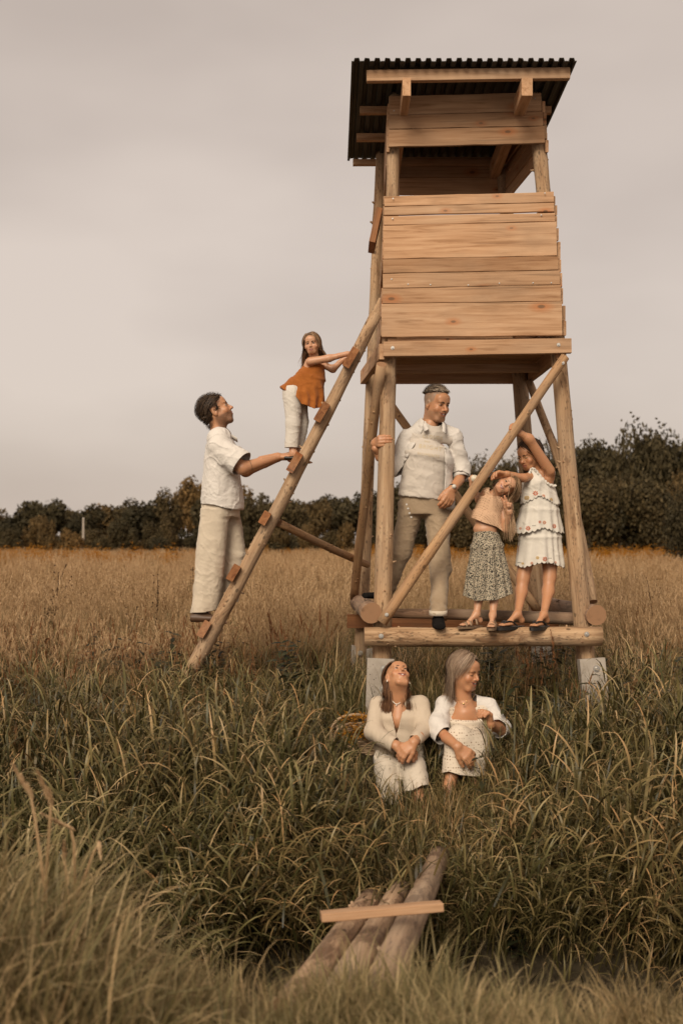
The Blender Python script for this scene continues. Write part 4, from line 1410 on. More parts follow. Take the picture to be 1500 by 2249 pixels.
def mat_cloth(name, col, col2=None, weave=420, rough=.9, bump=.25, var=.5, sheen=.15, crease=1.0):
    k = NM(name)
    v = k.coord('Object', rnd=False)
    col2 = col2 or tuple(c * .82 for c in col)
    n1 = k.noise(v, 9, 4, .6)
    n2 = k.noise(k.coord('Object', (1, 1, 5), rnd=False), weave, 2, .6)
    n3 = k.noise(k.coord('Object', (5, 5, 1), rnd=False), weave, 2, .6)
    w_ = k.math('ADD', n2, n3)
    c = k.mix(k.ramp(n1, [(.3, 0.0), (.75, var)]), col, col2)
    c = k.mix(k.ramp(k.math('MULTIPLY', w_, .5), [(.38, .5), (.55, 0.0)]), c, tuple(x * .78 for x in col))
    k.base(c)
    r1 = k.math('ABSOLUTE', k.math('SUBTRACT', k.noise(v, 7, 2, .45, .8), .5))
    r2 = k.noise(v, 26, 3, .5, .5)
    hgt = k.math('ADD', k.math('MULTIPLY', w_, .10), k.math('ADD', k.math('MULTIPLY', r1, crease * 2.0), k.math('MULTIPLY', r2, crease * .40)))
    k.bump(hgt, min(1.0, bump * 2.2), .010)
    k.set(Roughness=rough, Specular_IOR_Level=.15)
    k.b.inputs['Sheen Weight'].default_value = sheen
    return k.m

def mat_hair(name):
    k = NM(name)
    c = k.attr('tint', 'Color')
    k.base(c)
    k.set(Roughness=.5, Specular_IOR_Level=.2)
    return k.m
M_HAIR = mat_hair('hair')
k = NM('eye_and_teeth'); k.base(k.attr('tint', 'Color')); M_EYE = k.set(Roughness=.18)
k = NM('gold_metal'); k.base((.72, .48, .22)); M_GOLDM = k.set(Metallic=.9, Roughness=.3)
k = NM('dark_leather'); k.base((.016, .012, .010)); M_DARKL = k.set(Roughness=.5)
k = NM('black_suede'); k.base((.010, .008, .007)); M_SUEDE = k.set(Roughness=.95, Specular_IOR_Level=.1)

# ---- generic pieces
def tube_mesh(paths, sides=6):
    """paths: list of (pts, radii) -> verts, faces"""
    vs, fs, b0 = [], [], 0
    for pts, rs in paths:
        pts = np.asarray(pts, float); n = len(pts)
        rs = np.broadcast_to(np.asarray(rs, float), (n,))
        T = np.gradient(pts, axis=0); T /= np.linalg.norm(T, axis=1)[:, None] + 1e-12
        ref = np.array([0, 0, 1.0]) if abs(T[0][2]) < .9 else np.array([1.0, 0, 0])
        for i in range(n):
            u = np.cross(T[i], ref); u /= np.linalg.norm(u) + 1e-9
            w_ = np.cross(T[i], u)
            a = np.arange(sides) * 2 * math.pi / sides
            vs.append(pts[i] + rs[i] * (np.cos(a)[:, None] * u + np.sin(a)[:, None] * w_))
        for i in range(n - 1):
            j = np.arange(sides); j2 = (j + 1) % sides
            fs.append(np.stack([b0 + i * sides + j, b0 + i * sides + j2, b0 + (i + 1) * sides + j2, b0 + (i + 1) * sides + j], 1))
        b0 += n * sides
    return np.concatenate(vs), np.concatenate(fs)

def child(name, vs, fs, mat, parent, tint=None, solid=0.0, smooth=True):
    """mesh child of a figure; geometry given in world coordinates"""
    c = np.array(parent.location)
    me = mesh_np(name, np.asarray(vs) - c, fs, smooth)
    if tint is not None:
        t = np.asarray(tint, float)
        set_color(me, 'tint', np.broadcast_to(t, (len(vs), 3)) if t.ndim == 1 else t)
    o = link(name, me, parent, mat)
    if solid:
        md = o.modifiers.new('thickness', 'SOLIDIFY'); md.thickness = solid; md.offset = -1
    return o

def hand_sdf(S, wrist, d, n, size, side, curls, spread=.16, thumb=(.9, .35, .5), k=.004):
    """wrist, d: towards the fingers, n: the way the palm faces, side: +1/-1 puts the thumb on d x n * side.
    curls: 4 triples of joint bends (index..little), radians. size = hand length in metres."""
    w0 = A3(wrist); d = A3(d) / np.linalg.norm(A3(d)); n = A3(n); n = n - d * (n @ d); n /= np.linalg.norm(n)
    t = np.cross(d, n) * side
    u = size
    pw = .20 * u                                     # half palm width
    S.slab(w0 - d * .10 * u, w0 + d * .05 * u, (.145 * u, .105 * u), (.16 * u, .10 * u), t, k * 2)
    S.slab(w0 + d * .04 * u, w0 + d * .40 * u, (.15 * u, .09 * u), (.215 * u, .075 * u), t, k * 2)
    fl = [(.43, .092), (.47, .096), (.44, .09), (.35, .08)]
    segs = (.44, .31, .25)
    for i, (ln, rr) in enumerate(fl):
        off = (1.5 - i) / 1.5
        base = w0 + d * (.44 - .03 * (i == 3) - .012 * (i == 0)) * u + t * off * pw * .82
        a0 = -off * spread
        dirv = d * math.cos(a0) - t * math.sin(a0)
        S.cap(w0 + d * .2 * u + t * off * pw * .6, base, .075 * u, rr * u * .98, k * 2)
        ang, p = 0.0, base
        for q in range(3):
            ang += curls[i][q]
            dd = dirv * math.cos(ang) + n * math.sin(ang)
            p2 = p + dd * ln * segs[q] * u
            r_a = rr * u * (1 - .10 * q); r_b = rr * u * (.92 - .13 * q)
            S.cap(p, p2, r_a, r_b, k * .8 if q else k * 1.2)
            p = p2
    out, bend, roll = thumb                          # angle away from the palm, bend, towards the palm side
    b = w0 + d * .10 * u + t * .13 * u + n * .03 * u
    td = d * math.cos(out) + t * math.sin(out) * math.cos(roll) + n * math.sin(out) * math.sin(roll)
    td /= np.linalg.norm(td)
    m = b + td * .22 * u
    S.cap(b, m, .105 * u, .092 * u, k * 3)
    td2 = d * math.cos(out - bend) + t * math.sin(out - bend) * math.cos(roll) + n * (math.sin(out - bend) * math.sin(roll) + .25)
    td2 /= np.linalg.norm(td2)
    m2 = m + td2 * .19 * u
    S.cap(m, m2, .09 * u, .08 * u, k)
    td3 = td2 + (d * .2 - t * .15) * bend; td3 /= np.linalg.norm(td3)
    S.cap(m2, m2 + td3 * .14 * u, .08 * u, .064 * u, k)

RELAXED = [(.25, .35, .25), (.3, .45, .3), (.38, .5, .3), (.45, .55, .35)]
GRIP = [(.75, 1.0, .6), (.8, 1.05, .6), (.85, 1.05, .6), (.95, 1.05, .6)]
FIST = [(1.2, 1.5, .9), (1.25, 1.5, .9), (1.3, 1.5, .9), (1.35, 1.5, .9)]

# ---- head
def head_sdf(c, Rm, s, smile=.4, open_=0.0, jaw=1.0, nose=1.0, child_=0.0, eyeopen=1.0):
    """head in local units of s = chin-to-crown height / 0.232; face looks along local -Y"""
    S = Sdf()
    c = A3(c)
    W = lambda x, y, z: c + Rm @ (np.array([x, y, z]) * s)
    E = lambda p, r, k, op='u': S.ell(W(*p), np.array(r) * s, Rm, k * s, op)
    C = lambda p, q, ra, rb, k, op='u': S.cap(W(*p), W(*q), ra * s, rb * s, k * s, op)
    ch = child_
    E((0, .018, .040), (.073 + .004 * ch, .093, .082), .02)
    E((0, -.006, -.020), (.062, .082, .080), .03)
    E((0, -.030, -.052 + .012 * ch), (.052 * jaw, .052, .056 - .008 * ch), .03)      # jaw
    C((-.022 * jaw, -.062, -.092 + .014 * ch), (.022 * jaw, -.062, -.092 + .014 * ch), .020, .020, .022)  # chin
    E((0, -.066, .052), (.052, .026, .034), .03)          # forehead
    C((-.034, -.079, .030), (.034, -.079, .030), .010 - .004 * ch, .010 - .004 * ch, .016)   # brow ridge
    for sx in (-1, 1):
        E((sx * .036, -.066, -.022), (.024 + .004 * ch, .018, .022), .022)             # cheek
        E((sx * .0305, -.094, .010), (.0165, .016, .0115), .010, 's')                  # socket
        E((sx * .0305, -.0735, .0095), (.0148, .0130, .0135), .004)                    # lids over the eyeball
        E((sx * .074, .006, -.002), (.010, .020, .031), .006)                          # ear
        E((sx * .083, -.002, .002), (.006, .010, .017), .004, 's')
        C((sx * .072, .004, -.026), (sx * .071, .0, -.030), .008, .006, .006)
    nl = nose * (1 - .28 * ch)
    C((0, -.084, .020), (0, -.092 - .014 * nl, -.016), .0068, .0095, .012)
    E((0, -.094 - .014 * nl, -.0215), (.0098, .0105, .0088), .008)
    for sx in (-1, 1):
        E((sx * .0115, -.090 - .004 * nl, -.0245), (.0075, .0085, .0068), .006)
        E((sx * .0058, -.098 - .006 * nl, -.0305), (.0035, .0050, .0030), .003, 's')
    # mouth
    E((0, -.078, -.052), (.030, .017, .026), .018)
    up = .010 * smile
    wd = .021 + .006 * smile
    mz = -.053
    if open_ > 0:
        C((-wd * .92, -.086 + .010 * smile, mz + up * .8), (0, -.098, mz - .0005 * open_), .0035 * open_, .0072 * open_, .003, 's')
        C((0, -.098, mz - .0005 * open_), (wd * .92, -.086 + .010 * smile, mz + up * .8), .0072 * open_, .0035 * open_, .003, 's')
    for sx in (-1, 1):
        C((0, -.0945, mz + .0056 + .0045 * open_), (sx * wd, -.084 + .009 * smile, mz + up + .001), .0042, .0024, .005)
        C((0, -.0930, mz - .0072 - .0055 * open_), (sx * wd * .92, -.083 + .009 * smile, mz + up - .002), .0054, .0026, .005)
        C((sx * wd * 1.02, -.088, mz + up), (sx * (wd * 1.05 + .004), -.080, mz + up + .002), .0022, .0020, .004, 's')
    if open_ == 0:
        for sx in (-1, 1):
            C((0, -.0995, mz - .0006), (sx * wd * .95, -.0885 + .008 * smile, mz + up * .9), .0016, .0012, .0025, 's')
    return S, W

def mixc(a, b, f): return a * (1 - f[:, None]) + np.asarray(b)[None] * f[:, None]
def sstep(a, b, x):
    t = np.clip((x - a) / (b - a), 0, 1); return t * t * (3 - 2 * t)

def head_tint(q, skin, lip, smile=.4, stubble=None, scalp=None, hairline=None, open_=0.0, scalp_z=.06):
    """q: head-local coordinates in unit head"""
    n = len(q)
    c = np.tile(np.asarray(skin, float), (n, 1))
    x, y, z = q[:, 0], q[:, 1], q[:, 2]
    ax = np.abs(x)
    front = sstep(-.03, -.06, y)
    up = .010 * smile; wd = .021 + .006 * smile; mz = -.053
    bl = np.exp(-(((ax - .040) / .020) ** 2 + ((z + .022) / .018) ** 2)) * front
    c = mixc(c, np.asarray(skin) * np.array([1.02, .80, .74]), bl * .55)
    c = mixc(c, np.asarray(skin) * np.array([.98, .82, .78]), np.exp(-((x / .013) ** 2 + ((z + .022) / .014) ** 2)) * front * .5)
    if stubble is not None:
        col, amt = stubble
        zz = sstep(-.030, -.050, z) * sstep(.045, .01, y)
        mus = np.exp(-(((z + .040) / .007) ** 4)) * (ax < .035) * front
        f = np.clip(np.maximum(zz, mus), 0, 1) * amt
        c = mixc(c, col, f)
    zc = mz + up * np.clip(ax / wd, 0, 1) ** 1.6
    ex = np.clip(1 - (ax / (wd * 1.08)) ** 2, 0, 1)
    dz = z - zc
    lipf = ((dz < .0085 * np.sqrt(ex) + .0045 * open_) & (dz > -.0125 * np.sqrt(ex) - .0055 * open_) & (ax < wd * 1.05) & (y < -.078)).astype(float)
    c = mixc(c, lip, lipf * .85)
    line = np.exp(-((dz + .0006) / .0016) ** 2) * (ax < wd * 1.02) * (y < -.075)
    c = mixc(c, np.asarray(lip) * .28, line * (.85 if open_ == 0 else .6))
    if open_ > 0:
        inner = ((np.abs(dz + .0004) < .0070 * open_ * np.sqrt(ex) + .0008) & (ax < wd) & (y > -.0985) & (y < -.07)).astype(float)
        c = mixc(c, np.array([.06, .02, .015]), inner * .9)
    nost = np.exp(-(((ax - .0058) / .003) ** 2 + ((z + .0300) / .0028) ** 2)) * (y < -.09)
    c = mixc(c, np.asarray(skin) * .22, nost * .8)
    if scalp is not None:
        f = hairline(x, y, z)
        c = mixc(c, scalp, f)
    return c

def eye_mesh(W, s, sx, look=(0, 0), lid=.55, iris=(.05, .03, .018)):
    """eyeball with iris and pupil, in world coordinates"""
    nu, nv = 18, 14
    vs, col = [], []
    lx, lz = look
    for i in range(nv + 1):
        th = math.pi * i / nv            # 0 at the pupil
        for j in range(nu):
            ph = 2 * math.pi * j / nu
            d = np.array([math.sin(th) * math.cos(ph), -math.cos(th), math.sin(th) * math.sin(ph)])
            a, b = lx, lz
            d = np.array([d[0] * math.cos(a) - d[1] * math.sin(a), d[0] * math.sin(a) + d[1] * math.cos(a), d[2]])
            d = np.array([d[0], d[1] * math.cos(b) + d[2] * math.sin(b), -d[1] * math.sin(b) + d[2] * math.cos(b)])
            vs.append(W(sx * .0305 + d[0] * .0138, -.0768 + d[1] * .0122, .0092 + d[2] * .0175 * lid))
            col.append((.008, .006, .005) if th < .30 else (iris if th < .70 else (.46, .36, .30)))
    fs = []
    for i in range(nv):
        for j in range(nu):
            fs.append((i * nu + j, i * nu + (j + 1) % nu, (i + 1) * nu + (j + 1) % nu, (i + 1) * nu + j))
    return np.array(vs), np.array(fs), np.array(col)

def face_parts(par, W, s, brow, browc, look=(0, 0), lid=.5, iris=(.05, .03, .018), teeth=0.0, smile=.4, closed=False, browz=0.0):
    """eyes, lids' lash lines, brows, teeth as children"""
    for sx in (-1, 1):
        if not closed:
            v, f, c = eye_mesh(W, s, sx, look, lid, iris)
            child('eye', v, f, M_EYE, par, c)
        t = np.linspace(-1, 1, 9)
        # lash line: upper lid (arched), or the shut lid's line
        zz = (.0040 if not closed else -.0035) * (1 - t ** 2) * (1 if not closed else 1.0)
        y0 = -.0905
        pts = [W(sx * (.0305 + .0135 * q), y0 + .0075 * q * q + (.0030 if closed else .0018), .0100 + z_ * lid * 2.6 if not closed else .0065 + z_) for q, z_ in zip(t, zz)]
        v, f = tube_mesh([(pts, np.interp(np.abs(t), [0, 1], [.0016, .0009]) * s)], 5)
        child('eyelash', v, f, M_HAIR, par, np.asarray(browc) * .5)
        # brow
        t = np.linspace(0, 1, 8)
        pts = [W(sx * (.013 + .036 * q), -.0948 + .0175 * q ** 2 + .001, .0270 + browz + .0065 * math.sin(q * 2.2) - .004 * q) for q in t]
        v, f = tube_mesh([(pts, brow * s * np.interp(t, [0, .3, 1], [.0026, .0034, .0012]))], 6)
        child('eyebrow', v, f, M_HAIR, par, browc)
    if teeth > 0:
        up = .010 * smile; wd = .021 + .006 * smile; mz = -.053
        vs, fs = [], []
        n = 13
        for i in range(n):
            q = -1 + 2 * i / (n - 1)
            zc = mz + up * abs(q) ** 1.6 * .8
            hh = .0052 * teeth * (1 - .55 * q * q)
            yy = -.0955 + .0120 * q * q
            vs += [W(q * wd * .86, yy, zc - hh), W(q * wd * .86, yy - .0010, zc + hh * .9)]
        for i in range(n - 1): fs.append((2 * i, 2 * i + 2, 2 * i + 3, 2 * i + 1))
        child('teeth', np.array(vs), np.array(fs), M_EYE, par, (.62, .53, .46), solid=.002)

# ---- hair
def hair(par, name, W, Rm, s, roots, lens, flow, colors, rng, push=(), width=.0022, grav=1.0, stiff=.0, segs=14, lift=.004, curl=.0, clump=.0, hug=0.0, cap=None, flow_w=1.0, gdir=(0, 0, -1.0)):
    """ribbon strands. roots: (n,3) unit-head coords on the scalp; flow(q)->preferred direction (local) near the scalp;
    lens in metres; push: extra world-space spheres/capsules (a,b,r) the hair lies on"""
    n = len(roots)
    c0 = W(0, 0, 0)
    tow = lambda q: c0 + (q * s) @ Rm.T
    tol = lambda p: ((p - c0) @ Rm) / s
    p = tow(roots)
    ctr = np.array([0, .018, .040]); rad = np.array([.079, .099, .088])
    ctr2 = np.array([0, -.006, -.02]); rad2 = np.array([.070, .088, .086])
    P_ = [p.copy()]
    step = np.asarray(lens)[:, None] / segs
    lay = rng.random(n)[:, None]
    g = np.array(gdir)
    vel = None
    nz = rng.normal(0, 1, (n, 3)) * np.where(rng.random(n) < .05, 3.2, 1.0)[:, None]      # a few flyaways
    for i in range(segs):
        q = tol(p)
        nl = (q - ctr) / rad ** 2; nl /= np.linalg.norm(nl, axis=1)[:, None]
        inside = np.linalg.norm((q - ctr) / rad, axis=1)
        close = np.clip(1.6 - inside, 0, 1)[:, None] * 1.6
        fl = flow(q) @ Rm.T
        d = g * grav * (1 - np.clip(close, 0, 1) * (1 - .25 * grav)) + fl * np.clip(close, 0, 1) * flow_w
        d = d + nz * (.10 + curl * math.sin(i * 1.3))
        if vel is not None: d = d * (1 - stiff) + vel * stiff * np.linalg.norm(d, axis=1)[:, None]
        d /= np.linalg.norm(d, axis=1)[:, None] + 1e-9
        vel = d
        p = p + d * step
        for cc, rr in ((ctr, rad), (ctr2, rad2)):
            q = tol(p)
            r2 = rr + (lift * (.4 + 1.2 * lay)) / s
            m = np.linalg.norm((q - cc) / r2, axis=1)
            bad = m < 1
            q[bad] = cc + (q[bad] - cc) / np.maximum(m[bad], .3)[:, None]
            p = tow(q)
        if hug:
            q = tol(p)
            m = np.linalg.norm((q - ctr) / (rad + (lift * (.4 + 1.2 * lay)) / s), axis=1)
            wgt = (hug * sstep(-.07, .0, q[:, 2]))[:, None]
            q = q * (1 - wgt) + wgt * (ctr + (q - ctr) / np.maximum(m, .3)[:, None])
            p = tow(q)
        for (a, b, r) in push:
            a_, b_ = A3(a), A3(b); ab = b_ - a_
            t = np.clip(((p - a_) @ ab) / max(ab @ ab, 1e-9), 0, 1)[:, None]
            cc = a_ + t * ab
            dv = p - cc; dist = np.linalg.norm(dv, axis=1)[:, None]
            rr = r + .012 * lay
            p = np.where(dist < rr, cc + dv / np.maximum(dist, 1e-6) * rr, p)
        P_.append(p.copy())
    Pt = np.stack(P_, 1)                                  # n, segs+1, 3
    Tn = np.gradient(Pt, axis=1); Tn /= np.linalg.norm(Tn, axis=2)[..., None] + 1e-9
    out = Pt - tow(ctr[None])[0]
    sd = np.cross(Tn, out); sd /= np.linalg.norm(sd, axis=2)[..., None] + 1e-9
    tt = np.linspace(0, 1, segs + 1)
    wv = (width * (1 - .75 * tt ** 2))[None, :, None] * rng.uniform(.6, 1.4, n)[:, None, None]
    vs = np.stack([Pt - sd * wv, Pt + sd * wv], 2).reshape(-1, 3)
    i0 = (np.arange(n)[:, None] * (segs + 1) + np.arange(segs)[None]) * 2
    fs = np.stack([i0, i0 + 1, i0 + 3, i0 + 2], -1).reshape(-1, 4)
    cols = np.asarray(colors)
    ci = cols[rng.integers(0, len(cols), n)] * rng.uniform(.8, 1.35, n)[:, None] * 1.35
    tint = np.repeat(ci, (segs + 1) * 2, axis=0)
    if cap is not None:                                   # the mass of hair under the strands
        th, ph = np.linspace(.02, 2.6, 34), np.linspace(0, 2 * math.pi, 64, endpoint=False)
        T2, P2 = np.meshgrid(th, ph, indexing='ij')
        d = np.stack([np.sin(T2) * np.cos(P2), np.sin(T2) * np.sin(P2), np.cos(T2)], -1).reshape(-1, 3)
        q = ctr + d * (rad + lift * .35 / s)
        ok = cap(q[:, 0], q[:, 1], q[:, 2])
        i2 = np.arange(34 * 64).reshape(34, 64)
        qd = np.stack([i2[:-1], np.roll(i2, -1, 1)[:-1], np.roll(i2, -1, 1)[1:], i2[1:]], -1).reshape(-1, 4)
        qd = qd[ok[qd].all(1)]
        b0 = len(vs)
        vs = np.concatenate([vs, tow(q)]); fs = np.concatenate([fs, qd + b0])
        tint = np.concatenate([tint, np.tile(cols.mean(0) * .6, (len(q), 1))])
    return child(name, vs, fs, M_HAIR, par, tint)

def scalp_roots(rng, n, cond):
    """random points on the cranium where cond(x,y,z) holds (unit head)"""
    out = []
    while len(out) < n:
        d = rng.normal(0, 1, (4000, 3)); d /= np.linalg.norm(d, axis=1)[:, None]
        q = np.array([0, .018, .040]) + d * np.array([.074, .094, .083])
        m = cond(q[:, 0], q[:, 1], q[:, 2])
        out += list(q[m])
    return np.array(out[:n])

def joinm(parts):
    """[(vs,fs,tint)] -> one mesh"""
    vs, fs, tn, b = [], [], [], 0
    for v, f, t in parts:
        vs.append(v); fs.append(f + b); tn.append(t); b += len(v)
    return np.concatenate(vs), np.concatenate(fs), np.concatenate(tn)

def cloth(par, name, S, h, mat, clips=(), disp=None, solid=.004, it=1, crease=0.0):
    v, f = S.mesh(h)
    v = relax(v, f, it)
    for g in clips:
        v, f = clip_mesh(v, f, g)
    if disp is not None:
        n = vnormals(v, f)
        v = v + n * disp(v)[:, None]
    if crease:
        n = vnormals(v, f)
        sd = len(v) % 17
        v = v + n * (crease * (ridges(v, (.5, .2, 1), 24, sd, 2.4, 5) + .8 * ridges(v, (1, .3, -.5), 22, sd + 3, 2.4, 5) + .6 * ridges(v, (.2, 0, 1), 46, sd + 7, 2.2, 8)))[:, None]
    return child(name, v, f, mat, par, None, solid), v, f

def plane(pt, nrm):
    """clip function: drops what lies on the side nrm points to"""
    pt, nrm = A3(pt), A3(nrm) / np.linalg.norm(A3(nrm))
    return lambda p: (p - pt) @ nrm

def stick_on(par, name, vs2, fs, bvh, mat, origin, ux, uy, dirv, lift=.003, tint=None):
    """project a flat shape (2-D verts in metres) onto a surface along dirv"""
    out = []
    o, ux, uy, dv = A3(origin), A3(ux), A3(uy), A3(dirv)
    for (x, y) in vs2:
        p = o + ux * x + uy * y - dv * .4
        hit = bvh.ray_cast(Vector(p), Vector(dv), 1.2)
        out.append(np.array(hit[0]) - dv * lift if hit[0] is not None else None)
    ok = [i for i in range(len(out)) if out[i] is not None]
    if len(ok) < 3: return None
    mean = np.mean([out[i] for i in ok], 0)
    out = [q if q is not None else mean for q in out]
    return child(name, np.array(out), fs, mat, par, tint, smooth=False)
# ------------------------------------------------------------------ the family
frng = np.random.default_rng(21)
def U_of(p): return UC + FPX * p[:, 0] / p[:, 1]
def V_of(p): return VH - FPX * (p[:, 2] - CAMZ) / p[:, 1]

class Fig:
    def __init__(s, name, Y0, foot, label, cat='person'):
        s.Y0 = Y0
        s.e = empty(name, s.J(*foot), label, cat)
        s.S = Sdf()
        s.extra = []
    def J(s, u, v, dy=0.0): return P(u, v, s.Y0 + dy)
    def px(s, m): return m / s.Y0 * FPX
    def m(s, px): return px * s.Y0 / FPX
    def line(s, pts, side, Yd=0.0):
        """clip in the frontal plane: drop what lies above (side=+1) / below (-1) the polyline v(u)"""
        us = [p[0] for p in pts]; vs = [p[1] for p in pts]
        sc = s.Y0 / FPX
        return lambda p: side * (np.interp(U_of(p), us, vs) - V_of(p)) * sc
    def body(s, skin, h=.010):
        v, f = s.S.mesh(h)
        v = relax(v, f, 1)
        parts = [(v, f, np.tile(np.asarray(skin, float), (len(v), 1)))] + s.extra
        v, f, t = joinm(parts)
        return child('body', v, f, M_SKIN, s.e, t)
    def hand(s, wrist, d, n, size, side, curls, tint, spread=.16, thumb=(.9, .35, .5), h=None, fore=None, nails=True):
        S = Sdf()
        hand_sdf(S, wrist, d, n, size, side, curls, spread, thumb, k=.0045 * size / .19)
        if fore is not None:
            S.cap(fore[0], wrist, fore[1], fore[2], .02)
        v, f = S.mesh(h or .0165 * size)
        t = np.tile(np.asarray(tint, float), (len(v), 1))
        dist = np.linalg.norm(v - A3(wrist), axis=1) / size
        t = t * (1 - .0 * dist[:, None])
        t = mixc(t, np.asarray(tint) * np.array([1.0, .80, .74]), sstep(.62, .95, dist) * .6)
        s.extra.append((v, f, t))
    def head(s, c, yaw, pitch, roll, size, skin, lip, h=.0026, neck=None, smile=.4, open_=0.0, jaw=1.0, nose=1.0, child_=0.0, stubble=None, scalp=None, hairline=None,
             brow=1.0, browc=(.03, .02, .012), look=(0, 0), lid=.5, teeth=0.0, closed=False, iris=(.05, .03, .018), browz=0.0):
        Rm = rotm(yaw, pitch, roll)
        S, W = head_sdf(c, Rm, size, smile, open_, jaw, nose, child_)
        if neck is not None:
            base, rb, rt = neck
            S.cap(base, W(0, .022, -.045), rb, rt, .03 * size)
            S.cap(base, W(0, .004, -.066), rb * .8, rt * .66, .02 * size)
        v, f = S.mesh(h * 1.3 * size)
        q = ((v - W(0, 0, 0)) @ Rm) / size
        t = head_tint(q, skin, lip, smile, stubble, scalp, hairline, open_)
        s.extra.append((v, f, t))
        face_parts(s.e, W, size, brow, browc, look, lid, iris, teeth, smile, closed, browz)
        s.W, s.Rm, s.hs = W, Rm, size
    def limb(s, pts, rs, k=.03):
        for i in range(len(pts) - 1): s.S.cap(pts[i], pts[i + 1], rs[i], rs[i + 1], k)
    def foot(s, ankle, d, size, up=(0, 0, 1), r=.028):
        """bare foot / shoe last from ankle along d"""
        d = A3(d); d[2] = 0; d /= np.linalg.norm(d)
        a = A3(ankle); f0 = a + np.array([0, 0, -.055]) - d * size * .18
        f1 = f0 + d * size * .55 + np.array([0, 0, -.006]); f2 = f1 + d * size * .34 + np.array([0, 0, -.008])
        sd = np.cross(d, [0, 0, 1.0])
        s.S.cap(a, f0 + np.array([0, 0, .012]), r, r * 1.05, .02)
        s.S.cap(a + d * .01, f1 + np.array([0, 0, .012]), r, r * .75, .03)
        s.S.slab(f1 - d * .02, f2, (size * .17, r * .75), (size * .15, r * .5), sd, .015)
        for i in range(5):
            o = (i - 2) / 2
            b = f2 + sd * o * size * .13 - d * abs(o) * size * .03
            s.S.cap(b, b + d * size * (.10 - .01 * i), r * (.42 - .03 * i), r * .3, .004)
        return f0, f1, f2, sd, d

def sole(par, name, f0, f2, sd, d, size, mat, z, t=.022):
    """shaped sandal sole under a foot"""
    n = 20
    c = (f0 + f2) / 2
    vs, fs = [], []
    L_ = size * 1.12
    prof = []
    for i in range(n):
        a = 2 * math.pi * i / n
        x = math.cos(a); y = math.sin(a)
        wv = .19 * size * (1.0 + .14 * x - .22 * (abs(x) < .45) * (y > 0) * .5)
        prof.append((x * L_ / 2, y * wv))
    for k_, zz in enumerate((z - t, z)):
        for (x, y) in prof:
            p = c + d * (x + size * .03) + sd * y * (1.0 if k_ else .94); vs.append((p[0], p[1], zz))
    for i in range(n): fs.append((i, (i + 1) % n, n + (i + 1) % n, n + i))
    me_v = np.array(vs)
    ctr = [len(vs), len(vs) + 1]
    vs.append((c[0], c[1], z - t)); vs.append((c[0], c[1], z))
    for i in range(n):
        fs.append((ctr[0], (i + 1) % n, i, i)); fs.append((ctr[1], n + i, n + (i + 1) % n, n + (i + 1) % n))
    tri = [f for f in fs if len(set(f)) == 3]; quad = [f for f in fs if len(set(f)) == 4]
    tri = [tuple(dict.fromkeys(f)) for f in tri]
    o = bpy.data.meshes.new(name)
    cpar = np.array(par.location)
    o.from_pydata([tuple(np.array(v) - cpar) for v in vs], [], quad + tri)
    return link(name, o, par, mat)

def strap(par, name, pts, hw, mat, nrm_out, t=.004):
    """flat band through pts; nrm_out: outward vectors"""
    pts = np.asarray(pts, float); n = len(pts)
    T_ = np.gradient(pts, axis=0); T_ /= np.linalg.norm(T_, axis=1)[:, None] + 1e-9
    no = np.asarray(nrm_out, float); no = np.broadcast_to(no, pts.shape)
    sd = np.cross(T_, no); sd /= np.linalg.norm(sd, axis=1)[:, None] + 1e-9
    vs = np.stack([pts - sd * hw, pts + sd * hw], 1).reshape(-1, 3)
    i = 2 * np.arange(n - 1)
    return child(name, vs, np.stack([i, i + 1, i + 3, i + 2], 1), mat, par, None, solid=t, smooth=False)

def spline(pts, n=14):
    pts = np.array([A3(p) for p in pts]); m = len(pts)
    t = np.linspace(0, m - 1, n)
    out = []
    for q in t:
        i = min(int(q), m - 2); u = q - i
        p0, p1, p2, p3 = pts[max(i - 1, 0)], pts[i], pts[i + 1], pts[min(i + 2, m - 1)]
        out.append(.5 * (2 * p1 + (p2 - p0) * u + (2 * p0 - 5 * p1 + 4 * p2 - p3) * u * u + (3 * p1 - p0 - 3 * p2 + p3) * u ** 3))
    return np.array(out)

TAN = np.array([.46, .225, .115]); FAIR = np.array([.50, .265, .150]); DARKT = np.array([.40, .185, .09])
LIP = np.array([.34, .105, .07])

M_LINEN = mat_cloth('white_linen', (.66, .60, .54), (.57, .51, .45), crease=1.3)
M_TEE = mat_cloth('white_jersey', (.56, .49, .42), (.50, .43, .36), weave=700, bump=.12)
M_CREAM = mat_cloth('cream_linen', (.62, .525, .42), (.55, .455, .355))
M_OAT = mat_cloth('oatmeal_linen', (.57, .475, .365), (.50, .405, .30))
M_KHAKI = mat_cloth('washed_khaki', (.29, .205, .128), (.39, .29, .195), weave=500, var=.9)
M_RUST = mat_cloth('rust_linen', (.36, .115, .022), (.25, .07, .012), weave=380, var=.8)
k = NM('brown_leather'); k.base((.085, .045, .024)); M_SHOE = k.set(Roughness=.55)
M_WHITEP = mat_cloth('white_muslin', (.62, .56, .49), (.55, .49, .42))

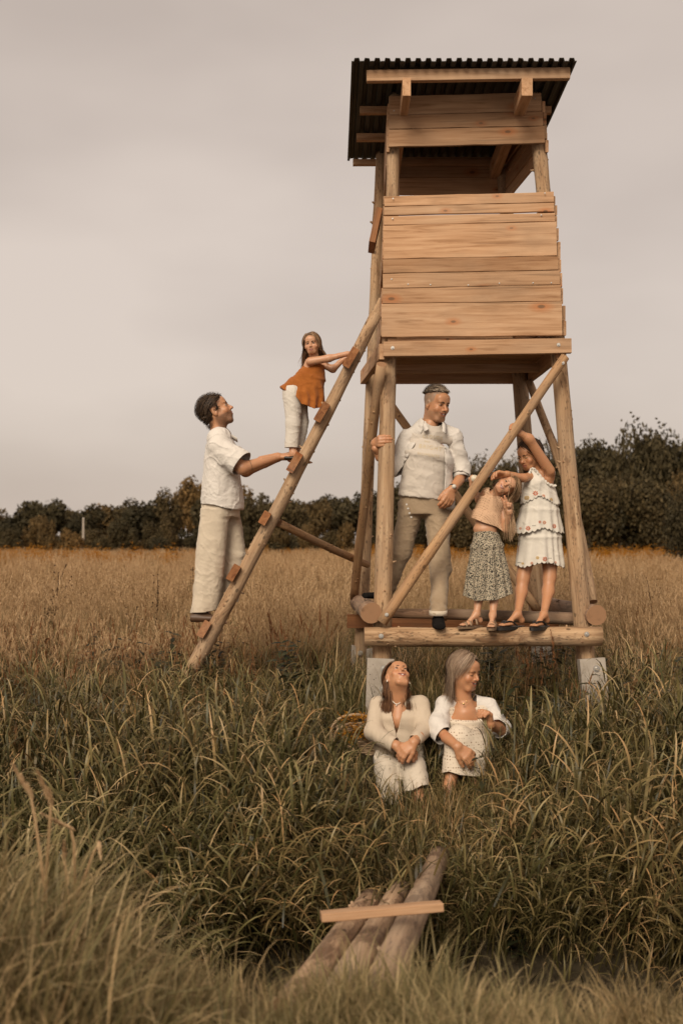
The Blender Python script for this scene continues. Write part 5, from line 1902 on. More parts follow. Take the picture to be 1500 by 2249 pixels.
# ============ 1. man on the ladder, in profile
def man_climbing():
    F = Fig('person', 8.36, (452, 1365, 0), 'dark-haired man in cream shirt and wide trousers standing on the ladder\'s lowest rung')
    J = F.J; sk = TAN
    F.head(J(476, 905), 88, 27, 0, 1.08, sk, LIP * .9, neck=(J(482, 958, .0), .062, .056), smile=.25, jaw=1.02, nose=1.12,
           stubble=((.085, .045, .025), .78), scalp=(.03, .02, .012), hairline=lambda x, y, z: sstep(-.062, -.046, y) * sstep(.040, .052, z + .35 * np.clip(y, -.1, .2)) + sstep(.03, .045, y) * sstep(-.06, -.04, z) * (np.abs(x) > 0),
           brow=1.25, browc=(.018, .011, .007), look=(0, .25))
    # skin: torso core, arms
    F.S.slab(J(487, 968), J(484, 1100), (.16, .085), (.14, .09), (0, 1, 0), .05)
    F.S.cap(J(482, 960), J(484, 985), .06, .09, .05)
    F.limb([J(480, 984, -.19), J(533, 1028, -.22), J(612, 1003, -.12)], [.052, .046, .029])
    F.limb([J(486, 984, .19), J(540, 1034, .2), J(610, 1006, .06)], [.05, .044, .03])
    F.limb([J(480, 1110, -.09), J(466, 1238, -.1), J(447, 1345, -.1)], [.085, .06, .042])
    F.limb([J(486, 1110, .09), J(512, 1238, .08), J(498, 1320, .06)], [.085, .06, .042])
    F.hand(J(610, 1003, -.12), (1, .1, .10), (-.1, .35, -1), .195, 1, [(.35, .55, .3), (.3, .5, .3), (.35, .5, .3), (.45, .5, .3)], sk, thumb=(.75, .3, .6), fore=(J(575, 1013, -.16), .040, .030))
    F.hand(J(610, 1006, .06), (1, -.1, .1), (0, -.3, -1), .19, -1, RELAXED, sk, fore=(J(580, 1018, .12), .038, .029))
    F.foot(J(446, 1347, -.1), (.95, -.2, 0), .23)
    F.body(sk)
    # shirt: boxy, short wide sleeves, open collar
    S = Sdf()
    S.slab(J(486, 962), J(489, 1120), (.21, .115), (.215, .160), (0, 1, 0), .05, dome=.09)
    S.cap(J(482, 962, -.1), J(484, 962, .1), .085, .085, .05)
    S.cap(J(480, 982, -.17), J(528, 1018, -.225), .078, .100, .04)
    S.cap(J(486, 982, .17), J(528, 1018, .22), .078, .098, .04)
    sl = A3(J(530, 1022, -.22)); sd = A3(J(528, 1018, -.225)) - A3(J(480, 982, -.17))
    far = A3(J(530, 1022, .22))
    def sleeve(c, d):
        pl = plane(c, d)
        return lambda p: np.where(np.linalg.norm(p - c, axis=1) < .15, pl(p), -1.0)
    hem = F.line([(420, 1104), (470, 1108), (500, 1117), (530, 1127), (560, 1124)], -1)
    neck = lambda p: np.minimum(.070 - np.linalg.norm((p - A3(J(487, 944))) * np.array([1, 1, .75]), axis=1), 1)
    def vfront(p):
        c = A3(J(520, 985)); q = p - c
        return np.minimum.reduce([.02 - .20 * np.clip(-q[:, 2] + .04, 0, 1) - np.abs(q[:, 1] + .01), q[:, 0] + .03, .06 + q[:, 2] * 0 + q[:, 2] + .04])
    cloth(F.e, 'shirt', S, .0075, M_LINEN, [hem, sleeve(sl, sd), sleeve(far, sd), neck, vfront],
          lambda p: .006 * folds(p, (.55, .2, 1), 34, 3, 1.6, 5) * sstep(1050, 960, V_of(p)) + .007 * folds(p, (1, .4, .35), 26, 5, 1.4, 4) * sstep(1000, 1080, V_of(p)) + .003 * noise3(p, 16, 2), crease=.008)
    # collar flaps
    col = spline([J(466, 944, -.07), J(478, 950, -.10), J(496, 960, -.085), J(514, 972, -.045)], 10)
    strap(F.e, 'collar', col, .022, M_LINEN, (.2, -.8, .6), .005)
    col = spline([J(468, 944, .07), J(482, 948, .1), J(502, 955, .08), J(522, 966, .03)], 10)
    strap(F.e, 'collar', col, .022, M_LINEN, (.3, .6, .6), .005)
    # wide trousers
    S = Sdf()
    S.slab(J(486, 1092), J(484, 1135), (.19, .135), (.19, .14), (0, 1, 0), .03)
    S.slab(J(474, 1118, -.10), J(447, 1362, -.11), (.10, .118), (.085, .092), (0, 1, 0), .02)
    S.slab(J(497, 1118, .08), J(515, 1225, .06), (.10, .105), (.085, .088), (0, 1, 0), .02)
    S.slab(J(515, 1215, .06), J(498, 1335, .05), (.085, .088), (.075, .075), (0, 1, 0), .03)
    hem = F.line([(400, 1347), (450, 1345), (474, 1340), (479, 1326), (520, 1322)], -1)
    cloth(F.e, 'trousers', S, .0085, M_OAT, [hem, plane(J(486, 1097), (0, 0, 1))],
          lambda p: .008 * folds(p, (1, .6, .10), 32, 8, .8, 2.5) + .003 * folds(p, (.8, .6, .5), 22, 9, 1.2, 4) + .002 * noise3(p, 14, 4), crease=.006)
    # shoe
    S = Sdf()
    S.slab(J(421, 1356, -.13), J(470, 1358, -.15), (.045, .036), (.040, .026), (0, 1, 0), .02)
    S.cap(J(436, 1348, -.12), J(448, 1348, -.12), .042, .038, .02)
    cloth(F.e, 'shoe', S, .006, M_SHOE, [plane(J(440, 1366, -.1), (0, 0, -1))], None, .003)
    # hair: thick, brushed back
    cond = lambda x, y, z: ((z > .045 - .35 * np.clip(y, -.1, .2)) & (y > -.062)) | ((y > .026) & (z > -.040)) | ((np.abs(x) > .05) & (y > -.032) & (y < -.014) & (z > .005))
    rts = scalp_roots(frng, 2200, cond)
    def flow(q):
        o = np.zeros_like(q); o[:, 1] = 1.0; o[:, 2] = -.35 - 9 * np.clip(q[:, 1] - .02, 0, .2); o[:, 0] = q[:, 0] * 3
        return o
    hair(F.e, 'hair', F.W, F.Rm, F.hs, rts, frng.uniform(.03, .065, 2200) * np.where(rts[:, 2] > .05, 1.25, .7), flow, [(.022, .013, .008), (.036, .021, .012), (.055, .033, .018)], frng, width=.0016, grav=.25, lift=.019, stiff=.2, segs=8, hug=.82, cap=cond)
    # tattooed band and ring
    band = lambda c, d, r: tube_mesh([([c + r * (math.cos(a) * np.cross(d, [0, 0, 1.0]) + math.sin(a) * np.cross(d, np.cross(d, [0, 0, 1.0]))) for a in np.linspace(0, 2 * math.pi, 25)], .0022)], 5)
    a_, b_ = A3(J(533, 1028, -.22)), A3(J(612, 1003, -.12)); d_ = (b_ - a_) / np.linalg.norm(b_ - a_)
    v, f = band(a_ + d_ * .06, d_, .0435); child('tattoo_band', v, f, M_DARKL, F.e)
man_climbing()

# ============ 2. little girl in the rust top, on the ladder
def girl_ladder():
    F = Fig('person', 8.28, (645, 1008, 0), 'small girl in rust-orange top and white trousers climbing the ladder, looking back')
    J = F.J; sk = FAIR
    F.head(J(685, 757, .0), -8, -6, -7, .72, sk, LIP, h=.0032, neck=(J(691, 788, .02), .036, .034), smile=.1, open_=.35, child_=1.0, scalp=(.10, .055, .028),
           hairline=lambda x, y, z: sstep(-.055, -.04, y - .25 * np.clip(z - .06, 0, 1)) * sstep(.055, .075, z + .3 * np.clip(y, -.1, .2)), brow=.85, browc=(.09, .05, .026))
    F.S.slab(J(691, 795, .02), J(665, 870, .02), (.075, .06), (.085, .075), (.7, .7, 0), .04)
    F.limb([J(681, 794, -.07), J(722, 787, -.09), J(764, 777, -.10)], [.031, .027, .018], .02)
    F.limb([J(703, 798, .06), J(731, 811, .04), J(758, 786, .06)], [.029, .026, .018], .02)
    F.limb([J(642, 872, -.03), J(643, 930, -.04), J(643, 994, -.04)], [.06, .04, .026])
    F.limb([J(656, 872, .07), J(661, 925, .065), J(650, 994, .05)], [.055, .038, .026])
    F.hand(J(763, 777, -.10), (.95, .25, .25), (.35, .3, -.9), .115, 1, [(.5, .8, .5)] * 4, sk, thumb=(.6, .3, .8), fore=(J(745, 781, -.10), .021, .017))
    F.hand(J(757, 787, .06), (.85, .0, .5), (.5, .2, -.8), .115, -1, [(.5, .8, .5)] * 4, sk, thumb=(.6, .3, .8), fore=(J(745, 797, .05), .021, .017))
    F.foot(J(644, 996, -.04), (.95, -.3, 0), .15, r=.022)
    F.foot(J(652, 996, .05), (.95, -.3, 0), .15, r=.022)
    F.body(sk)
    S = Sdf()
    S.slab(J(691, 797, .01), J(686, 830, .01), (.072, .060), (.098, .080), (.95, .3, 0), .03)
    S.slab(J(686, 828, .01), J(664, 892, .02), (.095, .080), (.172, .13), (1, .1, 0), .03)
    S.slab(J(676, 822, .01), J(634, 868, .0), (.055, .06), (.075, .10), (.7, 0, .7), .03)
    hem = F.line([(600, 858), (620, 862), (648, 868), (662, 886), (690, 897), (705, 895), (730, 888)], -1)
    top = F.line([(660, 792), (674, 790), (690, 795), (706, 800), (715, 805)], 1)
    ang = lambda p: np.arctan2(p[:, 1] - 8.29, p[:, 0] - J(672, 870).x)
    cloth(F.e, 'top', S, .006, M_RUST, [hem, top], lambda p: .009 * np.sin(ang(p) * 11 + 3 * noise3(p, 6, 3)) * sstep(835, 885, V_of(p)) + .004 * folds(p, (.8, 0, .6), 55, 6, 1.5, 8) + .002 * noise3(p, 26, 1), crease=.005)
    for pts in ([(676, 792, -.055), (678, 786, -.045), (684, 784, .0)], [(700, 798, .06), (702, 790, .04), (698, 786, .02)]):
        strap(F.e, 'shoulder_strap', spline([J(*q) for q in pts], 8), .010, M_RUST, (0, -.3, 1), .004)
    S = Sdf()
    S.cap(J(644, 862, -.02), J(654, 862, .06), .082, .08, .04)
    S.cap(J(643, 874, -.03), J(644, 930, -.045), .074, .056, .02); S.cap(J(644, 930, -.045), J(640, 992, -.04), .056, .048, .02)
    S.cap(J(657, 874, .07), J(664, 925, .065), .066, .048, .01); S.cap(J(664, 925, .065), J(653, 992, .05), .048, .040, .01)
    cloth(F.e, 'trousers', S, .006, M_WHITEP, [plane(J(644, 984), (0, 0, -1)), plane(J(644, 850), (0, 0, 1))], lambda p: .0025 * folds(p, (1, .3, .18), 60, 4, .8, 4) + .001 * noise3(p, 20, 7), crease=.004)
    for dy, u0 in ((-.05, 630), (.05, 637)):
        S = Sdf(); S.slab(J(u0 - 4, 1006, dy), J(u0 + 34, 1006, dy - .02), (.034, .016), (.032, .014), (0, 1, 0), .01)
        cloth(F.e, 'sandal', S, .005, M_DARKL, (), None, .002)
        strap(F.e, 'sandal_strap', spline([J(u0 + 22, 1008, dy - .035), J(u0 + 19, 999, dy), J(u0 + 22, 1008, dy + .03)], 8), .008, M_DARKL, (0, -.6, .8), .004)
    cond = lambda x, y, z: ((z > .066 - .5 * np.clip(y, -.1, .2) + .35 * np.clip(np.abs(x) - .03, 0, 1)) & (y > -.066)) | ((y > .012) & (z > -.05))
    rts = scalp_roots(frng, 1500, cond)
    def flow(q):
        o = np.zeros_like(q); o[:, 0] = np.sign(q[:, 0] + .01) * 1.1; o[:, 1] = .55; o[:, 2] = -.8
        return o
    hair(F.e, 'hair', F.W, F.Rm, F.hs, rts, frng.uniform(.15, .23, 1500), flow, [(.13, .07, .036), (.19, .11, .06), (.10, .055, .028), (.27, .17, .10)], frng, hug=.5, cap=cond,
         push=[(J(691, 790, .02), J(688, 850, .02), .085)], width=.0014, grav=1.0, lift=.008, segs=12)
girl_ladder()

# ============ 3. grey-haired man standing on the platform
def man_standing():
    F = Fig('person', 8.45, (920, 1385, 0), 'grey-haired man in open white shirt and khaki trousers holding the stand\'s left post')
    J = F.J; sk = TAN
    HL = lambda x, y, z: sstep(.050, .062, z + .4 * np.clip(y, -.1, .2) - .4 * np.clip(np.abs(x) - .045, 0, 1)) * sstep(-.080, -.062, y)
    F.head(J(958, 889, -.02), 36, -14, 2, 1.10, sk, LIP * .8, neck=(J(943, 938, .02), .064, .060), smile=.7, open_=.55, teeth=.8, jaw=1.05, nose=1.15,
           stubble=((.26, .165, .11), .45), scalp=(.25, .175, .12), hairline=lambda x, y, z: np.clip(sstep(.0, .03, z + .9 * np.clip(y + .02, -.1, .1)) * sstep(-.045, -.03, y) + sstep(.072, .084, z) * sstep(-.070, -.055, y), 0, .85), brow=1.3, browc=(.05, .033, .022), look=(.1, -.25), lid=.32)
    F.S.slab(J(938, 975), J(930, 1090), (.13, .08), (.13, .09), (1, 0, 0), .05)
    F.S.cap(J(945, 932), J(940, 965), .060, .066, .04)
    F.limb([J(896, 962, .02), J(862, 1030, -.02), J(824, 985, -.17)], [.038, .038, .029], .02)
    F.limb([J(996, 964, .02), J(1015, 1040, .05), J(994, 1074, -.13)], [.038, .040, .030], .02)
    F.limb([J(905, 1110), J(880, 1215, .04), J(846, 1296, .10)], [.085, .06, .042]); F.limb([J(957, 1110), J(966, 1245, -.14), J(962, 1345, -.38)], [.085, .06, .042])
    # right hand wraps the post from the left, fingers across its front
    F.hand(J(823, 974, -.16), (.42, -.85, .12), (.88, .45, 0), .185, 1, [(.75, .35, .15), (.78, .38, .15), (.8, .4, .15), (.85, .42, .15)], sk, spread=.04, thumb=(.9, .2, 1.1), fore=(J(834, 1004, -.12), .036, .030))
    F.hand(J(994, 1074, -.13), (-.42, -.35, -1), (-.5, .75, -.2), .195, -1, RELAXED, sk, spread=.12, thumb=(.55, .3, .4), fore=(J(1008, 1055, -.04), .040, .030))
    F.body(sk)
    # jersey
    S = Sdf()
    S.slab(J(946, 970, -.0), J(938, 1005, -.01), (.145, .100), (.170, .128), (1, 0, 0), .06, dome=.05)
    S.slab(J(938, 1000, -.01), J(927, 1094, 0), (.172, .130), (.186, .140), (1, 0, 0), .06)
    S.cap(J(946, 957), J(948, 938), .08, .072, .04); S.cap(J(930, 955), J(910, 962), .055, .045, .05); S.cap(J(958, 955), J(985, 964), .055, .045, .05)
    tee, tv, tf = cloth(F.e, 't_shirt', S, .0075, M_TEE, [F.line([(850, 1078), (880, 1090), (930, 1099), (970, 1101), (1010, 1095)], -1), lambda p: .066 - np.linalg.norm((p - A3(J(953, 920, -.03))) * np.array([.95, .8, .95]), axis=1)],
                        lambda p: .0014 * folds(p, (.10, 0, 1), 75, 3, 1.0, 5) * sstep(985, 1020, V_of(p)) + .0022 * folds(p, (.45, 0, 1), 60, 5, 2.2, 6) * sstep(1010, 1050, V_of(p)) + .0015 * folds(p, (-.4, 0, 1), 50, 6, 1.6, 4) + .0015 * noise3(p, 15, 2), crease=.006)
    # printed lettering, gold on white
    bvh = BVHTree.FromPolygons([Vector(v) for v in tv], [tuple(f) for f in tf])
    k = NM('gold_print'); k.base((.52, .40, .24)); mp_ = k.set(Roughness=.6)
    def text_on(body, u, v, size, rot, sx=1.0):
        cu = bpy.data.curves.new('print', 'FONT'); cu.body = body; cu.size = size; cu.align_x = 'CENTER'; cu.resolution_u = 2
        cu.space_character = 1.12
        to = bpy.data.objects.new('print', cu); COL.objects.link(to)
        dg = bpy.context.evaluated_depsgraph_get(); dg.update()
        me = bpy.data.meshes.new_from_object(to.evaluated_get(dg))
        bpy.data.objects.remove(to)
        bm = bmesh.new(); bm.from_mesh(me); bmesh.ops.triangulate(bm, faces=bm.faces)
        bmesh.ops.subdivide_edges(bm, edges=[e for e in bm.edges if e.calc_length() > .012], cuts=1); bmesh.ops.triangulate(bm, faces=bm.faces)
        c_, s_ = math.cos(rot), math.sin(rot)
        v2 = [(q.co.x * sx * c_ - q.co.y * s_, q.co.x * sx * s_ + q.co.y * c_) for q in bm.verts]
        fs = np.array([[q.index for q in f.verts] for f in bm.faces]); bm.free()
        stick_on(F.e, 'shirt_print', v2, fs, bvh, mp_, J(u, v, -.13), (1, 0, 0), (0, 0, 1), (0, 1, 0), .0015)
    text_on('CLOUDS', 951, 962, .036, R(-6)); text_on('ARE', 938, 971, .022, R(-6)); text_on('BRIGHT', 945, 987, .046, R(-8), 1.02); text_on('MOMENTS', 940, 1003, .032, R(-9), 1.02)
    # open linen shirt
    S = Sdf()
    S.slab(J(944, 972), J(938, 1010), (.160, .130), (.185, .148), (1, 0, 0), .06, dome=.05)
    S.slab(J(938, 1010), J(940, 1118, .02), (.185, .148), (.200, .160), (1, 0, 0), .06)
    S.cap(J(945, 952, .02), J(946, 938, .02), .10, .084, .05)
    S.cap(J(932, 945, .02), J(897, 958, .02), .074, .050, .035); S.cap(J(958, 945, .02), J(996, 961, .02), .074, .050, .035)
    S.cap(J(893, 960, .02), J(864, 1028, -.01), .050, .052, .03); S.cap(J(864, 1028, -.01), J(850, 1020, -.06), .066, .06, .04)
    S.cap(J(998, 964, .02), J(1013, 1030, .05), .050, .056, .03); S.cap(J(1013, 1030, .05), J(1012, 1046, .02), .060, .060, .03)
    ue = [(925, 900), (932, 924), (928, 945), (912, 974), (896, 1003), (884, 1024), (866, 1048), (850, 1130)]      # left opening edge: v -> u
    re_ = [(968, 900), (969, 930), (976, 952), (977, 1140)]
    def opening(p):
        u, v = U_of(p), V_of(p)
        l_ = np.interp(v, [q[1] for q in ue], [q[0] for q in ue]); r_ = np.interp(v, [q[1] for q in re_], [q[0] for q in re_])
        return np.minimum.reduce([(u - l_) * .0034, (r_ - u) * .0034, (8.45 - p[:, 1])])
    neck = lambda p: .082 - np.linalg.norm((p - A3(J(952, 916, -.01))) * np.array([.95, .9, .95]), axis=1)
    slv = plane(J(1012, 1046, .02), (-.25, -.7, -1)); slc = A3(J(1014, 1042, .03))
    slr = lambda p: np.where(np.linalg.norm(p - A3(J(850, 1018, -.06)), axis=1) < .10, plane(J(852, 1012, -.07), (-.5, -.6, .6))(p), -1)
    hem = F.line([(850, 1090), (905, 1090), (975, 1105), (985, 1128), (1008, 1135), (1030, 1120)], -1)
    cloth(F.e, 'open_shirt', S, .0075, M_LINEN, [opening, neck, hem, lambda p: np.where(np.linalg.norm(p - slc, axis=1) < .10, slv(p), -1), slr],
          lambda p: .006 * folds(p, (.5, .3, 1), 40, 7, 1.6, 5) * sstep(985, 1005, U_of(p)) + .005 * folds(p, (1, .5, .35), 30, 9, 1.3, 4) + .0025 * noise3(p, 16, 5) + .006, .008, crease=.008)
    strap(F.e, 'collar', spline([J(934, 918, .03), J(930, 928, -.04), J(936, 945, -.12)], 8), .020, M_LINEN, (-.5, -.7, .5), .004)
    strap(F.e, 'collar', spline([J(968, 922, .02), J(976, 930, -.05), J(976, 950, -.125)], 8), .020, M_LINEN, (.6, -.7, .4), .004)
    strap(F.e, 'rolled_cuff', [A3(J(1012, 1046, .015)) + .061 * (math.cos(a) * np.array([.95, -.1, .1]) + math.sin(a) * np.array([.1, .75, -.45])) for a in np.linspace(0, 6.283, 25)], .016, M_LINEN, [(math.cos(a), math.sin(a) * .8, -math.sin(a) * .4) for a in np.linspace(0, 6.283, 25)], .006)
    # trousers
    S = Sdf()
    S.slab(J(929, 1080, .01), J(930, 1130, .01), (.175, .13), (.18, .135), (1, 0, 0), .04)
    S.cap(J(903, 1120, .01), J(880, 1215, .04), .098, .074, .03); S.cap(J(880, 1215, .04), J(848, 1298, .10), .074, .060, .03)
    S.cap(J(958, 1120, 0), J(967, 1245, -.15), .100, .074, .03); S.cap(J(967, 1245, -.15), J(962, 1348, -.40), .074, .058, .03)
    wr = lambda p: .002 * folds(p, (.7, .1, 1), 52, 11, 2.0, 6) + .004 * folds(p, (1, .3, .30), 40, 12, 1.3, 4) + .004 * folds(p, (.3, .2, 1), 90, 13, 1.6, 7) * sstep(1290, 1335, V_of(p)) + .0015 * noise3(p, 20, 3)
    cloth(F.e, 'trousers', S, .0075, M_KHAKI, [lambda p: np.where(V_of(p) > 1280, np.minimum(plane(J(964, 1350, -.4), (.05, 0, -1))(p), 1), -1) if True else None, plane(J(930, 1078), (0, 0, 1))], wr, crease=.007)
    strap(F.e, 'turn_up', [A3(J(962, 1346, -.40)) + .066 * np.array([math.cos(a), math.sin(a), .03 * math.sin(a)]) for a in np.linspace(0, 6.283, 25)], .018, M_OAT, [(math.cos(a), math.sin(a), 0) for a in np.linspace(0, 6.283, 25)], .005)
    for (u, v) in ((893, 1108), (896, 1117), (899, 1127), (903, 1136)): bolt(J(u, v, -.142), (-.2, -1, 0), F.e, .38)
    # shoes
    S = Sdf(); S.slab(J(962, 1374, -.36), J(966, 1376, -.56), (.044, .032), (.042, .022), (1, 0, 0), .03); S.cap(J(962, 1362, -.38), J(963, 1368, -.43), .045, .042, .03)
    cloth(F.e, 'shoe', S, .006, M_SUEDE, [plane(J(964, 1384, -.45), (0, 0, -1))], None, .003)
    S = Sdf(); S.slab(J(845, 1308, .10), J(800, 1308, -.0), (.042, .030), (.038, .022), (.3, 1, 0), .03); S.cap(J(842, 1298, .10), J(836, 1303, .08), .045, .04, .03)
    cloth(F.e, 'shoe', S, .006, M_SUEDE, [plane(J(830, 1319, .05), (0, 0, -1))], None, .003)
    # watch
    wc = A3(J(994, 1072, -.125)); wd = A3(J(994, 1074, -.13)) - A3(J(1008, 1055, -.04)); wd /= np.linalg.norm(wd)
    e1 = np.cross(wd, [0, 1.0, 0]); e1 /= np.linalg.norm(e1); e2 = np.cross(wd, e1)
    ring = np.linspace(0, 6.283, 25)
    strap(F.e, 'watch_strap', [wc + .0335 * (math.cos(a) * e1 + math.sin(a) * e2) for a in ring], .009, M_DARKL, [math.cos(a) * e1 + math.sin(a) * e2 for a in ring], .003)
    S = Sdf(); nrm = np.array([.15, -1, .25]); nrm /= np.linalg.norm(nrm); S.cap(wc + nrm * .034, wc + nrm * .040, .017, .017, .004)
    k = NM('watch_face'); k.base((.6, .55, .48)); cloth(F.e, 'watch', S, .003, k.set(Roughness=.3), (), None, 0)
    # hair: short back and sides, brushed top
    cond = lambda x, y, z: (z > .080 - .30 * np.clip(y, -.1, .1)) & (y > -.068)
    rts = scalp_roots(frng, 1500, cond)
    def flow(q):
        o = np.zeros_like(q); o[:, 1] = -.6; o[:, 0] = .5; o[:, 2] = .15
        return o
    hair(F.e, 'hair', F.W, F.Rm, F.hs, rts, frng.uniform(.02, .042, 1500), flow, [(.20, .15, .11), (.12, .085, .06), (.30, .24, .18)], frng, width=.0014, grav=-.15, lift=.014, segs=6, hug=.6, cap=cond)
man_standing()
# ============ 4. girl in the peach crochet top
k = NM('peach_crochet')
v = k.coord('Object', (1, 1, 1), rnd=False)
rows_ = k.n('ShaderNodeTexWave', wave_type='BANDS', bands_direction='DIAGONAL'); rows_.inputs['Scale'].default_value = 26; rows_.inputs['Distortion'].default_value = 1.0; k.l(v, rows_.inputs['Vector'])
dots = k.voro(v, 120, rnd=.35)
hole = k.math('MULTIPLY', k.ramp(dots, [(.22, 1.0), (.42, 0.0)]), k.ramp(rows_.outputs['Fac'], [(.35, 0.0), (.6, 1.0)]))
k.base(k.mix(hole, (.58, .37, .235), (.24, .12, .065)))
k.bump(k.math('SUBTRACT', k.noise(v, 90, 2), hole), .6, .004)
M_PEACH = k.set(Roughness=.95, Specular_IOR_Level=.1)

k = NM('ditsy_print')
v = k.coord('Object', (1, 1, 1), rnd=False)
a_ = k.voro(v, 135); b_ = k.noise(v, 85, 3, .6)
m1 = k.ramp(a_, [(.38, 1.0), (.52, 0.0)])
c_ = k.mix(m1, (.030, .026, .022), (.47, .40, .29))
c_ = k.mix(k.ramp(b_, [(.50, 0.0), (.58, .9)]), c_, (.40, .33, .24))
c_ = k.mix(k.ramp(k.voro(k.coord('Object', (1, 1, 1), rnd=False), 38), [(.08, .8), (.14, 0.0)]), c_, (.33, .17, .06))
k.base(c_)
M_DITSY = k.set(Roughness=.9, Specular_IOR_Level=.15)

k = NM('tan_leather'); k.base((.26, .165, .095)); M_TANL = k.set(Roughness=.6)
k = NM('cork_sole'); v = k.coord('Object', rnd=False); k.base(k.ramp(k.noise(v, 120, 2), [(.4, (.12, .07, .04)), (.6, (.22, .14, .08))])); M_CORK = k.set(Roughness=.9)

def pleats(F, cu, n, a0, amp, v0, v1, ph=0.0, Yc=0.0):
    cx = F.J(cu, 1200, 0).x
    def f(p):
        an = np.arctan2(p[:, 1] - (F.Y0 + Yc), p[:, 0] - cx)
        w_ = np.sin(an * n + ph + 1.2 * np.sin(an * 3 + ph) + .6 * np.sin(p[:, 2] * 7 + an * 2))
        return amp * w_ * sstep(v0, v1, V_of(p))
    return f

